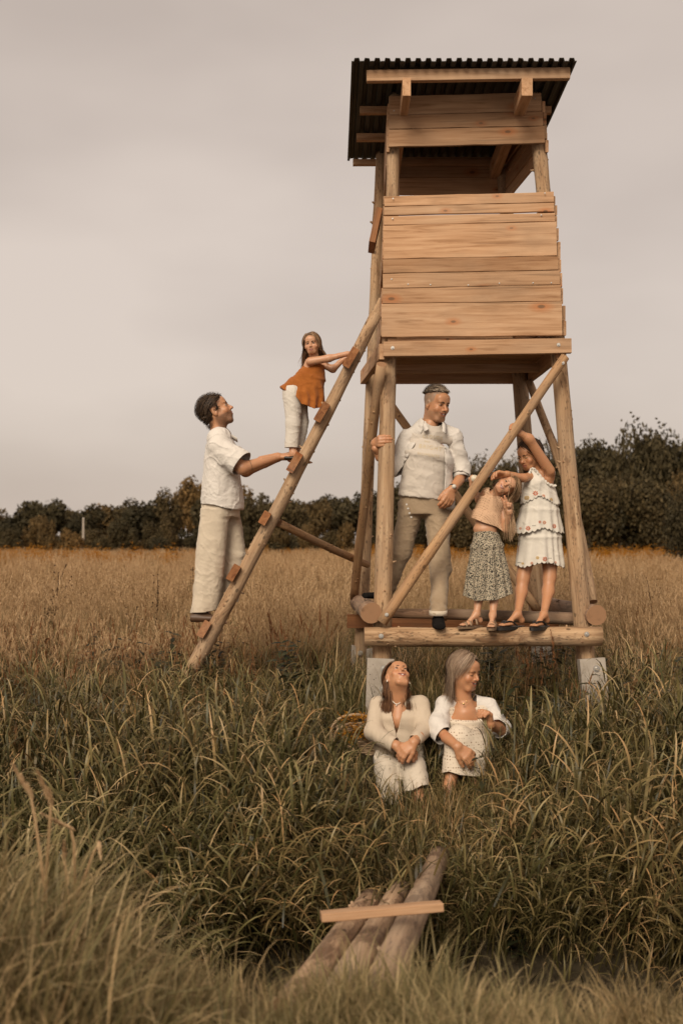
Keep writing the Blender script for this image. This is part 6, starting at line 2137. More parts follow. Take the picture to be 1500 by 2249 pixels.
def girl_peach():
    F = Fig('person', 8.10, (1066, 1385, -.08), 'smiling blonde girl in peach crochet top and speckled skirt tilting her head')
    J = F.J; sk = FAIR
    F.head(J(1109, 1068, -.03), -6, 4, 64, .80, sk, LIP * 1.05, h=.0030, neck=(J(1080, 1092, .0), .037, .036), smile=1.0, open_=.5, teeth=.8, child_=1.0, scalp=(.24, .15, .085),
           hairline=lambda x, y, z: sstep(-.055, -.04, y - .25 * np.clip(z - .06, 0, 1)) * sstep(.06, .078, z + .3 * np.clip(y, -.1, .2)), brow=.8, browc=(.20, .12, .065), lid=.42)
    F.S.slab(J(1079, 1100), J(1064, 1165), (.085, .06), (.078, .062), (.95, 0, .25), .04)
    F.S.slab(J(1064, 1160), J(1067, 1200), (.078, .062), (.09, .07), (1, 0, 0), .04)
    F.S.cap(J(1068, 1085, .0), J(1098, 1101, .0), .032, .032, .03)
    F.limb([J(1066, 1082, .0), J(1051, 1098, .06), J(1035, 1062, .03)], [.029, .025, .018], .02)
    F.limb([J(1101, 1104, .0), J(1110, 1162, -.05), J(1118, 1123, -.12)], [.029, .026, .018], .02)
    F.limb([J(1056, 1200, .0), J(1054, 1290, -.01), J(1047, 1346, -.07)], [.06, .043, .024]); F.limb([J(1080, 1200, 0), J(1086, 1290, -.02), J(1082, 1349, -.10)], [.06, .043, .024])
    # right hand holds a pale disc; left hand makes a V
    F.hand(J(1036, 1066, .03), (-.25, -.15, 1), (.75, -.3, .1), .12, -1, [(.9, 1.0, .4), (.95, 1.0, .5), (1.1, 1.2, .6), (1.2, 1.2, .6)], sk, thumb=(.5, .2, 1.0), fore=(J(1043, 1082, .045), .021, .017))
    F.hand(J(1118, 1124, -.12), (-.20, -.15, 1), (-.35, -.9, -.05), .13, -1, [(.10, .12, .1), (.05, .1, .1), (1.35, 1.5, .7), (1.4, 1.5, .7)], sk, spread=.30, thumb=(.4, .5, 1.15), fore=(J(1115, 1142, -.085), .022, .017))
    fts = [F.foot(J(1046, 1350, -.075), (-.85, -.5, 0), .185, r=.021), F.foot(J(1081, 1352, -.11), (-.22, -1, 0), .185, r=.021)]
    F.body(sk, .0085)
    S = Sdf()
    S.slab(J(1080, 1096), J(1066, 1150), (.098, .074), (.108, .082), (.93, 0, .30), .03)
    S.cap(J(1070, 1084, .0), J(1098, 1102, .0), .044, .044, .03)
    S.slab(J(1070, 1130), J(1062, 1160), (.105, .08), (.118, .09), (.93, 0, .36), .03)
    S.slab(J(1085, 1140), J(1100, 1172), (.03, .06), (.04, .07), (1, 0, .3), .03)
    arm = lambda c, r: (lambda p: r - np.linalg.norm((p - A3(c)) * np.array([1, .6, 1]), axis=1))
    cloth(F.e, 'crochet_top', S, .006, M_PEACH, [F.line([(1020, 1130), (1036, 1137), (1060, 1147), (1090, 1157), (1112, 1172), (1130, 1176)], -1), arm(J(1104, 1108, -.0), .032), arm(J(1060, 1086, 0), .026), arm(J(1086, 1078, -.04), .040)],
          lambda p: .003 * folds(p, (1, 0, .5), 40, 3, 1, 5) + .0015 * noise3(p, 30, 3))
    S = Sdf()
    S.slab(J(1066, 1160), J(1069, 1200), (.083, .068), (.115, .09), (1, 0, .1), .03)
    S.slab(J(1069, 1200), J(1072, 1325), (.115, .09), (.185, .135), (1, 0, 0), .04)
    pl = pleats(F, 1070, 13, 0, .011, 1165, 1270, .6)
    cloth(F.e, 'skirt', S, .0065, M_DITSY, [F.line([(1000, 1298), (1018, 1308), (1045, 1320), (1090, 1318), (1128, 1302), (1150, 1296)], -1), F.line([(1030, 1162), (1066, 1163), (1100, 1172)], 1)], lambda p: pl(p) + .002 * noise3(p, 16, 8))
    strap(F.e, 'waistband', [A3(J(1066, 1165)) + np.array([.084 * math.cos(a), .069 * math.sin(a), -.018 * math.cos(a)]) for a in np.linspace(0, 6.283, 33)], .008, M_DITSY, [(math.cos(a), math.sin(a), 0) for a in np.linspace(0, 6.283, 33)], .004)
    for (f0, f1, f2, sd, d) in fts:
        z = float(f2[2]) - .012
        sole(F.e, 'sandal_sole', f0, f2, sd, d, .20, M_CORK, z, .016)
        for t_, hgt, w_ in ((.30, .040, .009), (.62, .030, .010), (.86, .020, .008)):
            c = f0 + (f2 - f0) * t_
            strap(F.e, 'sandal_strap', spline([c - sd * .036 + np.array([0, 0, -.012]), c - sd * .018 + np.array([0, 0, hgt * .75]), c + sd * .010 + np.array([0, 0, hgt * .8]), c + sd * .036 + np.array([0, 0, -.012])], 10), w_, M_TANL, (0, 0, 1), .004)
        a_ = f0 + np.array([0, 0, .048]) + d * .025
        strap(F.e, 'ankle_strap', [a_ + .027 * (math.cos(a) * d + math.sin(a) * sd) for a in np.linspace(0, 6.283, 21)], .007, M_TANL, [math.cos(a) * d + math.sin(a) * sd for a in np.linspace(0, 6.283, 21)], .004)
    cond = lambda x, y, z: ((z > .072 - .5 * np.clip(y, -.1, .2)) & (y > -.060)) | ((y > .014) & (z > -.05))
    rts = scalp_roots(frng, 3000, cond)
    def flow(q):
        o = np.zeros_like(q); o[:, 0] = .75; o[:, 1] = .45; o[:, 2] = -.05
        return o
    hair(F.e, 'hair', F.W, F.Rm, F.hs, rts, frng.uniform(.26, .40, 3000), flow, [(.28, .175, .10), (.20, .12, .065), (.36, .24, .14), (.15, .085, .045)], frng, hug=.25, cap=cond,
         push=[(J(1080, 1095, .0), J(1070, 1150, .0), .09), (J(1101, 1104, .0), J(1110, 1162, -.05), .035)], width=.0019, lift=.010, segs=18, grav=1.2, flow_w=.7, gdir=(.10, -.32, -1.0))
girl_peach()
def pale_disc():
    c = P(1042, 1051, 8.03)
    S = Sdf(); S.ell(c, (.030, .012, .027), rotm(15, 0, 20), .01); S.ell(c + V(0, -.010, .0), (.014, .008, .013), None, .006)
    v, f = S.mesh(.003)
    me = mesh_np('seashell', v - np.array(c), f)
    k = NM('ivory_shell'); vv = k.coord('Object', rnd=False); k.base(k.ramp(k.noise(vv, 60, 2), [(.3, (.50, .42, .30)), (.7, (.66, .58, .46))])); 
    o = link('shell', me, None, k.set(Roughness=.5)); o.location = c
    tag(o, 'small round ivory shell held up by the girl in the peach top', 'shell')
pale_disc()

# ============ 5. girl in the white tiered dress, with glasses
M_DRESS = mat_cloth('white_gauze', (.66, .60, .52), (.58, .52, .44), weave=500, crease=.8)
def girl_white():
    F = Fig('person', 8.26, (1165, 1385, -.2), 'girl in glasses and white tiered dress with embroidered flowers, arm raised to the brace')
    J = F.J; sk = TAN * np.array([1.0, .98, .95])
    F.head(J(1163, 1000, .0), -52, -20, -4, .95, sk, LIP * .85, h=.0028, neck=(J(1184, 1040, .02), .044, .042), smile=.05, child_=.6, scalp=(.05, .028, .016),
           hairline=lambda x, y, z: sstep(-.055, -.04, y) * sstep(.055, .075, z + .3 * np.clip(y, -.1, .2)), brow=1.0, browc=(.04, .024, .014), look=(0, -.3), lid=.34)
    yw = (.80, .60, 0)
    F.S.slab(J(1187, 1052, .0), J(1186, 1150, .0), (.115, .075), (.10, .075), yw, .05)
    F.S.slab(J(1186, 1140), J(1186, 1215), (.10, .075), (.12, .09), yw, .05)
    F.S.cap(J(1168, 1046, -.03), J(1206, 1040, .02), .040, .045, .04)
    F.limb([J(1206, 1034, -.04), J(1161, 964, -.14), J(1141, 951, -.165)], [.042, .034, .023], .03)
    F.limb([J(1166, 1046, -.05), J(1150, 1050, -.13), J(1113, 1041, -.215)], [.034, .030, .021], .02)
    F.limb([J(1158, 1205, 0), J(1148, 1270, -.03), J(1144, 1300, -.06), J(1137, 1347, -.22)], [.075, .046, .043, .025]); F.limb([J(1208, 1205, .02), J(1206, 1268, -.02), J(1203, 1300, -.06), J(1194, 1347, -.22)], [.075, .046, .043, .025])
    F.hand(J(1141, 951, -.165), (-.85, -.05, .42), (.40, -.85, .35), .15, -1, [(1.0, 1.2, .6)] * 4, sk, spread=.05, thumb=(.7, .3, .9), fore=(J(1150, 957, -.155), .028, .023))
    F.hand(J(1112, 1041, -.215), (-1, -.1, .1), (0, -.35, -1), .15, -1, [(.35, .7, .4), (.4, .75, .4), (.45, .8, .4), (.5, .8, .4)], sk, spread=.12, thumb=(.6, .3, .3), fore=(J(1130, 1045, -.175), .026, .021))
    fts = [F.foot(J(1136, 1350, -.23), (-.84, -.54, 0), .215, r=.024), F.foot(J(1194, 1350, -.23), (-.62, -.78, 0), .215, r=.024)]
    F.body(sk, .009)
    tiers = []
    top = F.line([(1130, 1052), (1146, 1050), (1158, 1044), (1166, 1028), (1174, 1030), (1190, 1049), (1204, 1063), (1225, 1067), (1240, 1067)], 1)
    def scal(v_of, n, amp, cu=1186):
        cx = F.J(cu, 1200).x
        def g(p):
            an = np.arctan2(p[:, 1] - F.Y0, p[:, 0] - cx)
            return (V_of(p) - np.interp(U_of(p), [q[0] for q in v_of], [q[1] for q in v_of]) - amp * (np.abs(np.sin(an * n)) - .5)) * F.Y0 / FPX
        return g
    specs = [('dress_tier', [(1166, 1030, .02, .02), (1180, 1058, .118, .090), (1185, 1112, .158, .120)], [(1140, 1108), (1165, 1098), (1185, 1088), (1205, 1098), (1232, 1114)], 10, .005),
             ('dress_tier', [(1184, 1070, .118, .090), (1185, 1120, .148, .112), (1182, 1178, .205, .15)], [(1120, 1168), (1150, 1171), (1175, 1165), (1195, 1158), (1215, 1166), (1245, 1172)], 11, .007),
             ('dress_tier', [(1184, 1130, .13, .10), (1186, 1180, .165, .125), (1186, 1252, .195, .145)], [(1125, 1240), (1150, 1246), (1185, 1236), (1210, 1236), (1245, 1248)], 12, .008)]
    surf = []
    for i, (nm, st, hm, n, amp) in enumerate(specs):
        S = Sdf()
        for a, b in zip(st[:-1], st[1:]):
            S.slab(J(a[0], a[1]), J(b[0], b[1]), (a[2], a[3]), (b[2], b[3]), (.92, .38, 0), .03)
        if i == 0: S.cap(J(1167, 1032, -.045), J(1176, 1060, -.05), .03, .06, .04)
        pl = pleats(F, st[-1][0], n, 0, amp, st[0][1], hm[0][1], i * 1.3)
        clips = [scal(hm, 15, 4.0)]
        if i == 0: clips.append(top)
        o, v, f = cloth(F.e, nm, S, .0065, M_DRESS, clips, lambda p: pl(p) + .002 * noise3(p, 22, i), .003, crease=.004)
        surf.append((v, f))
    # ruffled neckline edge
    edge = [J(1150, 1049, -.09), J(1160, 1043, -.10), J(1167, 1030, -.075), J(1176, 1033, -.085), J(1190, 1050, -.09), J(1204, 1063, -.085), J(1220, 1067, -.06)]
    e_ = spline(edge, 46); e_[:, 2] += .005 * np.sin(np.arange(46) * 1.9); e_[:, 1] += .005 * np.cos(np.arange(46) * 2.3)
    strap(F.e, 'ruffle', e_, .009, M_DRESS, (0, -1, .3), .003)
    # embroidery: stitched flowers and leaf sprigs, scalloped thread
    def stitch(cols):
        k = NM('embroidery'); k.base(cols); return k.set(Roughness=.8)
    mr, mo, my, mk_ = stitch((.46, .095, .030)), stitch((.50, .17, .075)), stitch((.52, .30, .055)), stitch((.030, .022, .016))
    def star(r, n=8):
        vs, fs = [], []
        for i in range(n):
            a = 2 * math.pi * i / n
            b0 = len(vs)
            vs += [(.12 * r * math.cos(a), .12 * r * math.sin(a)), (.7 * r * math.cos(a + .28), .7 * r * math.sin(a + .28)), (r * math.cos(a), r * math.sin(a)), (.7 * r * math.cos(a - .28), .7 * r * math.sin(a - .28))]
            fs.append((b0, b0 + 3, b0 + 2, b0 + 1))
        return vs, np.array(fs)
    def sprig(r):
        vs, fs = [], []
        for i in range(4):
            x = (i - 1.5) * r * .5; b0 = len(vs)
            vs += [(x, 0), (x + .12 * r, .28 * r), (x + .36 * r, .42 * r), (x + .30 * r, .08 * r)]; fs.append((b0, b0 + 3, b0 + 2, b0 + 1))
        return vs, np.array(fs)
    bvhs = [BVHTree.FromPolygons([Vector(q) for q in v], [tuple(q) for q in f]) for v, f in surf]
    fl = [(0, 1180, 1082, mr, .021), (0, 1162, 1092, my, .018), (0, 1148, 1102, mo, .011), (0, 1198, 1088, mo, .014), (0, 1216, 1096, my, .015),
          (1, 1162, 1160, mr, .020), (1, 1199, 1147, mo, .015), (1, 1222, 1155, mr, .019), (1, 1128, 1166, mo, .016), (1, 1188, 1146, mr, .012), (1, 1147, 1160, mo, .010),
          (2, 1199, 1228, mr, .020), (2, 1170, 1237, mo, .012), (2, 1183, 1225, my, .013), (2, 1224, 1236, mo, .013), (2, 1152, 1238, my, .010)]
    for (t_, u, v_, m_, r_) in fl:
        vs2, fs = star(r_)
        stick_on(F.e, 'embroidered_flower', vs2, fs, bvhs[t_], m_, J(u, v_, -.2), (1, 0, 0), (0, 0, 1), (0, 1, 0), .003)
    for (t_, u, v_, r_) in ((1, 1136, 1163, .014), (1, 1174, 1155, .014), (2, 1143, 1237, .018), (2, 1210, 1227, .014), (0, 1187, 1075, .007)):
        vs2, fs = sprig(r_)
        stick_on(F.e, 'embroidered_sprig', vs2, fs, bvhs[t_], mk_, J(u, v_, -.2), (1, 0, 0), (0, 0, 1), (0, 1, 0), .003)
    # dark sandals with a toe post
    for (f0, f1, f2, sd, d) in fts:
        z = float(f2[2]) - .013
        sole(F.e, 'sandal_sole', f0, f2, sd, d, .232, M_DARKL, z, .024)
        c = f0 + (f2 - f0) * .60
        tp = f2 + d * .004 + np.array([0, 0, .004])
        for sg in (-1, 1):
            strap(F.e, 'sandal_strap', spline([tp, f0 + (f2 - f0) * .78 + sd * sg * .018 + np.array([0, 0, .026]), c + sd * sg * .032 + np.array([0, 0, .020]), f0 + (f2 - f0) * .42 + sd * sg * .042 + np.array([0, 0, -.012])], 12), .012, M_DARKL, (0, 0, 1), .005)
    # glasses
    W = F.W
    paths = []
    for sx in (-1, 1):
        paths.append(([W(sx * .031 + .0205 * math.cos(a), -.105 + .006 * abs(math.cos(a)), .004 + .0185 * math.sin(a)) for a in np.linspace(0, 6.283, 25)], .0011))
        paths.append(([W(sx * .051, -.099, .008), W(sx * .068, -.06, .008), W(sx * .074, -.01, .010)], .0011))
    paths.append(([W(-.011, -.108, .008), W(0, -.111, .011), W(.011, -.108, .008)], .0011))
    v, f = tube_mesh(paths, 6); child('glasses', v, f, M_GOLDM, F.e)
    cond = lambda x, y, z: ((z > .068 - .5 * np.clip(y, -.1, .2)) & (y > -.066)) | ((y > .004) & (z > -.055))
    rts = scalp_roots(frng, 1800, cond)
    def flow(q):
        o = np.zeros_like(q); o[:, 0] = np.sign(q[:, 0] + .008) * .8; o[:, 1] = .75; o[:, 2] = -.7
        return o
    hair(F.e, 'hair', F.W, F.Rm, F.hs, rts, frng.uniform(.17, .26, 1800), flow, [(.055, .029, .016), (.08, .044, .025), (.038, .02, .012)], frng, hug=.6, cap=cond,
         push=[(J(1184, 1045, .02), J(1187, 1130, .02), .10)], width=.0014, lift=.009, segs=14)
girl_white()

# ============ 6. young woman sitting in the grass, face up
k = NM('ribbed_cream_knit')
v = k.coord('Object', (1, 1, 1), rnd=False)
wv = k.n('ShaderNodeTexWave', wave_type='BANDS', bands_direction='X'); wv.inputs['Scale'].default_value = 38; wv.inputs['Distortion'].default_value = 1.6; wv.inputs['Detail'].default_value = 2; wv.inputs['Detail Scale'].default_value = .6
k.l(v, wv.inputs['Vector'])
n_ = k.noise(v, 160, 3, .6)
k.base(k.mix(k.ramp(wv.outputs['Fac'], [(.2, .55), (.6, 0.0)]), k.mix(k.ramp(n_, [(.3, 0.0), (.7, .5)]), (.60, .49, .375), (.52, .41, .30)), (.46, .36, .265)))
k.bump(k.math('ADD', wv.outputs['Fac'], k.math('MULTIPLY', n_, .6)), .55, .004)
M_KNIT = k.set(Roughness=.95, Specular_IOR_Level=.1)

def woman_young():
    F = Fig('person', 7.55, (880, 1760, -.2), 'brown-haired woman in cream knit cardigan sitting in grass with her face turned up')
    J = F.J; sk = TAN * np.array([1.04, 1.04, 1.04])
    F.head(J(873, 1489, .02), 14, 50, 7, 1.0, sk, LIP * 1.05, neck=(J(877, 1546, .03), .062, .056), smile=1.0, open_=.6, teeth=1.0, scalp=(.10, .05, .026),
           hairline=lambda x, y, z: sstep(-.05, -.035, y - .2 * np.clip(z - .06, 0, 1)) * sstep(.058, .078, z + .3 * np.clip(y, -.1, .2)), brow=1.0, browc=(.055, .03, .018), look=(0, .2), lid=.36)
    F.S.slab(J(877, 1570, .04), J(877, 1660, .10), (.13, .07), (.13, .08), (1, 0, 0), .04)
    F.S.cap(J(877, 1540, .03), J(876, 1580, .0), .060, .070, .04)
    F.S.cap(J(838, 1548, .04), J(917, 1548, .04), .034, .034, .03)
    for sx, (e_, w_) in ((-1, (J(818, 1608, -.08), J(868, 1637, -.32))), (1, (J(936, 1602, -.08), J(908, 1630, -.34)))):
        F.limb([J(877 + sx * 44, 1548, .04), e_, w_], [.036, .036, .027], .02)
    F.limb([J(862, 1700, .10), J(850, 1692, -.20), J(866, 1790, -.34)], [.07, .055, .038]); F.limb([J(892, 1700, .10), J(905, 1688, -.24), J(920, 1752, -.40)], [.07, .055, .040])
    F.hand(J(870, 1637, -.33), (.95, -.15, -.30), (.05, .7, -.7), .185, -1, [(.3, .5, .3)] * 4, sk, thumb=(.6, .3, .5), fore=(J(850, 1628, -.25), .036, .029))
    F.hand(J(908, 1630, -.36), (-.72, -.15, -.55), (.25, .75, -.55), .185, 1, [(.35, .45, .3), (.38, .5, .3), (.4, .5, .3), (.45, .5, .3)], sk, thumb=(.65, .3, .5), fore=(J(920, 1618, -.26), .036, .029))
    F.foot(J(921, 1756, -.40), (.15, -1, 0), .22)
    F.body(sk)
    S = Sdf()
    S.slab(J(877, 1552, .03), J(877, 1668, .06), (.165, .115), (.185, .13), (1, 0, 0), .05, dome=.06)
    S.cap(J(877, 1546, .05), J(832, 1545, .04), .070, .050, .04); S.cap(J(877, 1546, .05), J(922, 1545, .04), .070, .050, .04)
    for sx, e_, w_ in ((-1, J(820, 1606, -.07), J(864, 1634, -.29)), (1, J(936, 1600, -.07), J(912, 1625, -.30))):
        S.cap(J(877 + sx * 47, 1548, .04), e_, .054, .058, .035); S.cap(e_, w_, .058, .048, .035)
    vu = [(1500, 852, 900), (1530, 853, 894), (1545, 857, 888), (1570, 860, 882), (1600, 866, 875), (1612, 870, 871), (1640, 870, 870)]
    def vneck(p):
        u, v_ = U_of(p), V_of(p)
        l_ = np.interp(v_, [q[0] for q in vu], [q[1] for q in vu]); r_ = np.interp(v_, [q[0] for q in vu], [q[2] for q in vu])
        return np.minimum.reduce([(u - l_) * .0031, (r_ - u) * .0031, (F.Y0 + .05 - p[:, 1])])
    nk = lambda p: .074 - np.linalg.norm((p - A3(J(876, 1520, .02))) * np.array([1, .9, .9]), axis=1)
    cf = lambda c, d: (lambda p: np.where(np.linalg.norm(p - A3(c), axis=1) < .085, plane(c, d)(p), -1))
    cloth(F.e, 'cardigan', S, .0075, M_KNIT, [vneck, nk, cf(J(866, 1635, -.30), (.9, -.5, -.3)), cf(J(911, 1626, -.305), (-.5, -.7, -.4))],
          lambda p: .007 * folds(p, (.3, .2, 1), 30, 4, 1.4, 4) * sstep(1575, 1600, V_of(p)) + .004 * folds(p, (1, .3, .5), 30, 6, 1.2, 4) + .002 * noise3(p, 20, 2), .007)
    # loose cream trousers
    S = Sdf()
    S.slab(J(877, 1680, .08), J(877, 1660, -.05), (.18, .10), (.17, .10), (1, 0, 0), .06)
    S.cap(J(858, 1690, .06), J(850, 1690, -.20), .10, .088, .03); S.cap(J(850, 1690, -.20), J(860, 1775, -.34), .088, .076, .025)
    S.cap(J(896, 1690, .06), J(904, 1686, -.24), .10, .088, .03); S.cap(J(906, 1686, -.24), J(917, 1740, -.38), .088, .076, .02)
    cloth(F.e, 'trousers', S, .008, M_CREAM, [F.line([(780, 1768), (885, 1766), (892, 1738), (905, 1735), (925, 1725), (960, 1722)], -1)], lambda p: .006 * folds(p, (.9, .2, .3), 34, 5, 1.2, 4) + .002 * folds(p, (.2, .3, 1), 30, 6, 1.5, 5) + .002 * noise3(p, 18, 3), crease=.006)
    cond = lambda x, y, z: ((z > .058 - .5 * np.clip(y, -.1, .2) + .2 * np.clip(.03 - np.abs(x), 0, 1)) & (y > -.072)) | ((y > .004) & (z > -.05))
    rts = scalp_roots(frng, 2400, cond)
    def flow(q):
        o = np.zeros_like(q); o[:, 0] = np.sign(q[:, 0]) * .9; o[:, 1] = .6; o[:, 2] = -.4
        return o
    hair(F.e, 'hair', F.W, F.Rm, F.hs, rts, frng.uniform(.22, .34, 2400), flow, [(.10, .047, .024), (.14, .07, .035), (.07, .033, .018)], frng, hug=.5, cap=cond,
         push=[(J(840, 1545, .06), J(915, 1545, .06), .082), (J(877, 1545, .03), J(873, 1500, .03), .062)], width=.0016, lift=.009, segs=16)
    # necklace, bracelet, earrings
    pts = spline([J(857, 1532, .0), J(863, 1541, -.03), J(870, 1546, -.045), J(877, 1544, -.042), J(885, 1534, .0)], 26)
    v, f = tube_mesh([(pts, .0030)], 6); k = NM('pearl'); k.base((.68, .60, .50)); mpe = k.set(Roughness=.25); child('necklace', v, f, mpe, F.e)
    S = Sdf(); S.ell(J(870, 1549, -.046), (.005, .005, .006)); v, f = S.mesh(.002); child('pendant', v, f, mpe, F.e)
    for sx in (-1, 1):
        S = Sdf(); S.cap(F.W(sx * .079, .0, -.030), F.W(sx * .081, .0, -.042), .0042, .0042, .002); v, f = S.mesh(.002); child('earring', v, f, mpe, F.e)
woman_young()

# ============ 7. older woman in white linen and a crochet dress
k = NM('openwork_crochet')
v = k.coord('Object', (1, 1, 1), rnd=False)
dots = k.voro(v, 62, rnd=.25)
rws = k.n('ShaderNodeTexWave', wave_type='BANDS', bands_direction='Z'); rws.inputs['Scale'].default_value = 15; rws.inputs['Distortion'].default_value = .8; k.l(v, rws.inputs['Vector'])
hole = k.math('MULTIPLY', k.ramp(dots, [(.20, 1.0), (.36, 0.0)]), k.ramp(rws.outputs['Fac'], [(.3, 0.0), (.55, 1.0)]))
k.base(k.mix(hole, (.62, .52, .41), (.20, .115, .065)))
k.bump(k.math('SUBTRACT', k.noise(v, 120, 2), hole), .6, .004)
M_CROCHET = k.set(Roughness=.95, Specular_IOR_Level=.1)

def woman_older():
    F = Fig('person', 7.52, (1010, 1740, -.2), 'grey-blonde woman in open white linen blouse and cream crochet dress sitting in grass')
    J = F.J; sk = TAN * np.array([1.02, 1.0, .98])
    F.head(J(1020, 1476, .0), 46, -13, -3, 1.05, sk, LIP, neck=(J(1018, 1545, .03), .058, .052), smile=.95, open_=.7, teeth=1.0, scalp=(.26, .19, .13),
           hairline=lambda x, y, z: sstep(-.055, -.04, y - .2 * np.clip(z - .06, 0, 1)) * sstep(.060, .078, z + .3 * np.clip(y, -.1, .2)), brow=1.0, browc=(.11, .07, .045), closed=True)
    F.S.slab(J(1022, 1570, .03), J(1024, 1665, .10), (.135, .085), (.13, .09), (1, 0, 0), .05)
    F.S.cap(J(1018, 1540, .03), J(1020, 1565, .01), .06, .085, .05)
    F.S.cap(J(984, 1550, .04), J(1066, 1552, .04), .034, .034, .03)
    F.limb([J(976, 1552, .04), J(961, 1602, -.11), J(1006, 1640, -.40)], [.036, .037, .028], .02); F.limb([J(1075, 1554, .04), J(1100, 1602, -.06), J(1078, 1592, -.22)], [.036, .037, .027], .02)
    F.limb([J(1006, 1690, .08), J(1008, 1632, -.20), J(986, 1728, -.34)], [.07, .055, .04]); F.limb([J(1045, 1690, .08), J(1045, 1645, -.16), J(1040, 1720, -.26)], [.07, .055, .04])
    F.hand(J(1005, 1640, -.405), (.74, -.12, -.62), (.25, .75, -.55), .19, -1, [(.25, .35, .2), (.3, .4, .25), (.4, .45, .3), (.5, .5, .3)], sk, spread=.2, thumb=(.7, .3, .5), fore=(J(980, 1620, -.25), .038, .029))
    F.hand(J(1077, 1590, -.225), (-.30, -.25, 1), (-.75, -.45, -.1), .18, -1, [(.9, 1.1, .5), (.85, 1.1, .5), (.8, 1.0, .5), (.7, 1.0, .5)], sk, thumb=(.5, .4, 1.1), fore=(J(1090, 1598, -.15), .034, .028))
    F.foot(J(986, 1732, -.34), (-.1, -1, 0), .22)
    F.body(sk)
    # dress: bodice and skirt drawn over the knees
    S = Sdf()
    S.slab(J(1022, 1575, .02), J(1024, 1665, .06), (.155, .112), (.17, .13), (1, 0, 0), .05)
    S.cap(J(985, 1560, .03), J(1062, 1560, .03), .05, .05, .05)
    S.cap(J(1010, 1680, .05), J(1008, 1624, -.20), .10, .082, .06); S.cap(J(1040, 1685, .05), J(1044, 1638, -.16), .10, .082, .06)
    S.cap(J(1008, 1624, -.20), J(996, 1708, -.32), .082, .085, .06); S.cap(J(1044, 1638, -.16), J(1036, 1712, -.27), .082, .088, .06)
    S.cap(J(1022, 1640, -.18), J(1014, 1708, -.28), .078, .085, .06)
    cloth(F.e, 'crochet_dress', S, .0075, M_CROCHET, [F.line([(960, 1698), (985, 1694), (1010, 1702), (1050, 1706), (1080, 1700)], -1), lambda p: .105 - np.linalg.norm((p - A3(J(1022, 1530, -.06))) * np.array([.75, .8, 1.0]), axis=1)],
          lambda p: .004 * folds(p, (.7, .2, .6), 30, 5, 1.2, 4) + .002 * noise3(p, 18, 3), .005)
    # open blouse with elbow sleeves
    S = Sdf()
    S.slab(J(1024, 1560, .05), J(1026, 1670, .08), (.180, .11), (.20, .13), (1, 0, 0), .05, dome=.06)
    S.cap(J(1024, 1548, .06), J(980, 1547, .05), .072, .052, .04); S.cap(J(1024, 1548, .06), J(1072, 1549, .05), .072, .052, .04)
    S.cap(J(974, 1551, .05), J(962, 1598, -.10), .056, .064, .035); S.cap(J(962, 1598, -.10), J(972, 1614, -.17), .064, .066, .03)
    S.cap(J(1078, 1553, .05), J(1100, 1600, -.05), .056, .060, .035); S.cap(J(1100, 1600, -.05), J(1095, 1602, -.10), .060, .060, .03)
    ou = [(1500, 994, 1046), (1535, 1002, 1046), (1560, 1004, 1048), (1600, 1000, 1058), (1680, 985, 1075)]
    def opening(p):
        u, v_ = U_of(p), V_of(p)
        l_ = np.interp(v_, [q[0] for q in ou], [q[1] for q in ou]); r_ = np.interp(v_, [q[0] for q in ou], [q[2] for q in ou])
        return np.minimum.reduce([(u - l_) * .0031, (r_ - u) * .0031, (F.Y0 + .05 - p[:, 1])])
    nk = lambda p: .078 - np.linalg.norm((p - A3(J(1020, 1522, .01))) * np.array([.9, .9, .9]), axis=1)
    cf = lambda c, d: (lambda p: np.where(np.linalg.norm(p - A3(c), axis=1) < .10, plane(c, d)(p), -1))
    cloth(F.e, 'blouse', S, .0075, M_LINEN, [opening, nk, cf(J(973, 1614, -.18), (.6, -.8, -.5)), cf(J(1095, 1601, -.11), (-.5, -.85, .1))],
          lambda p: .006 * folds(p, (.4, .2, 1), 42, 8, 1.5, 5) * (1 - sstep(985, 995, U_of(p)) * sstep(1075, 1065, U_of(p))) + .004 * folds(p, (1, .3, .4), 34, 9, 1.3, 5) + .0025 * noise3(p, 18, 4), .004, crease=.007)
    cond = lambda x, y, z: ((z > .074 - .5 * np.clip(y, -.1, .2)) & (y > -.062)) | ((y > .012) & (z > -.05))
    rts = scalp_roots(frng, 3800, cond)
    def flow(q):
        o = np.zeros_like(q); o[:, 0] = np.sign(q[:, 0] - .022) * 1.0; o[:, 1] = .5; o[:, 2] = -.6
        return o
    hair(F.e, 'hair', F.W, F.Rm, F.hs, rts, frng.uniform(.17, .245, 3800), flow, [(.24, .165, .112), (.17, .11, .072), (.30, .22, .155), (.12, .075, .048)], frng, hug=.5, cap=cond,
         push=[(J(985, 1552, .05), J(1060, 1552, .05), .085), (J(1018, 1545, .03), J(1018, 1500, .03), .06)], width=.0010, lift=.013, segs=15)
    pts = spline([J(1004, 1532, -.02), J(1012, 1544, -.06), J(1022, 1546, -.075), J(1034, 1538, -.05), J(1042, 1526, -.02)], 24)
    v, f = tube_mesh([(pts, .0012)], 5); child('necklace', v, f, M_GOLDM, F.e)
    S = Sdf(); S.ell(J(1018, 1546, -.082), (.009, .003, .009), None, .003); S.ell(J(1024, 1541, -.08), (.006, .003, .007), None, .003); v, f = S.mesh(.002); child('pendant', v, f, M_GOLDM, F.e)
woman_older()
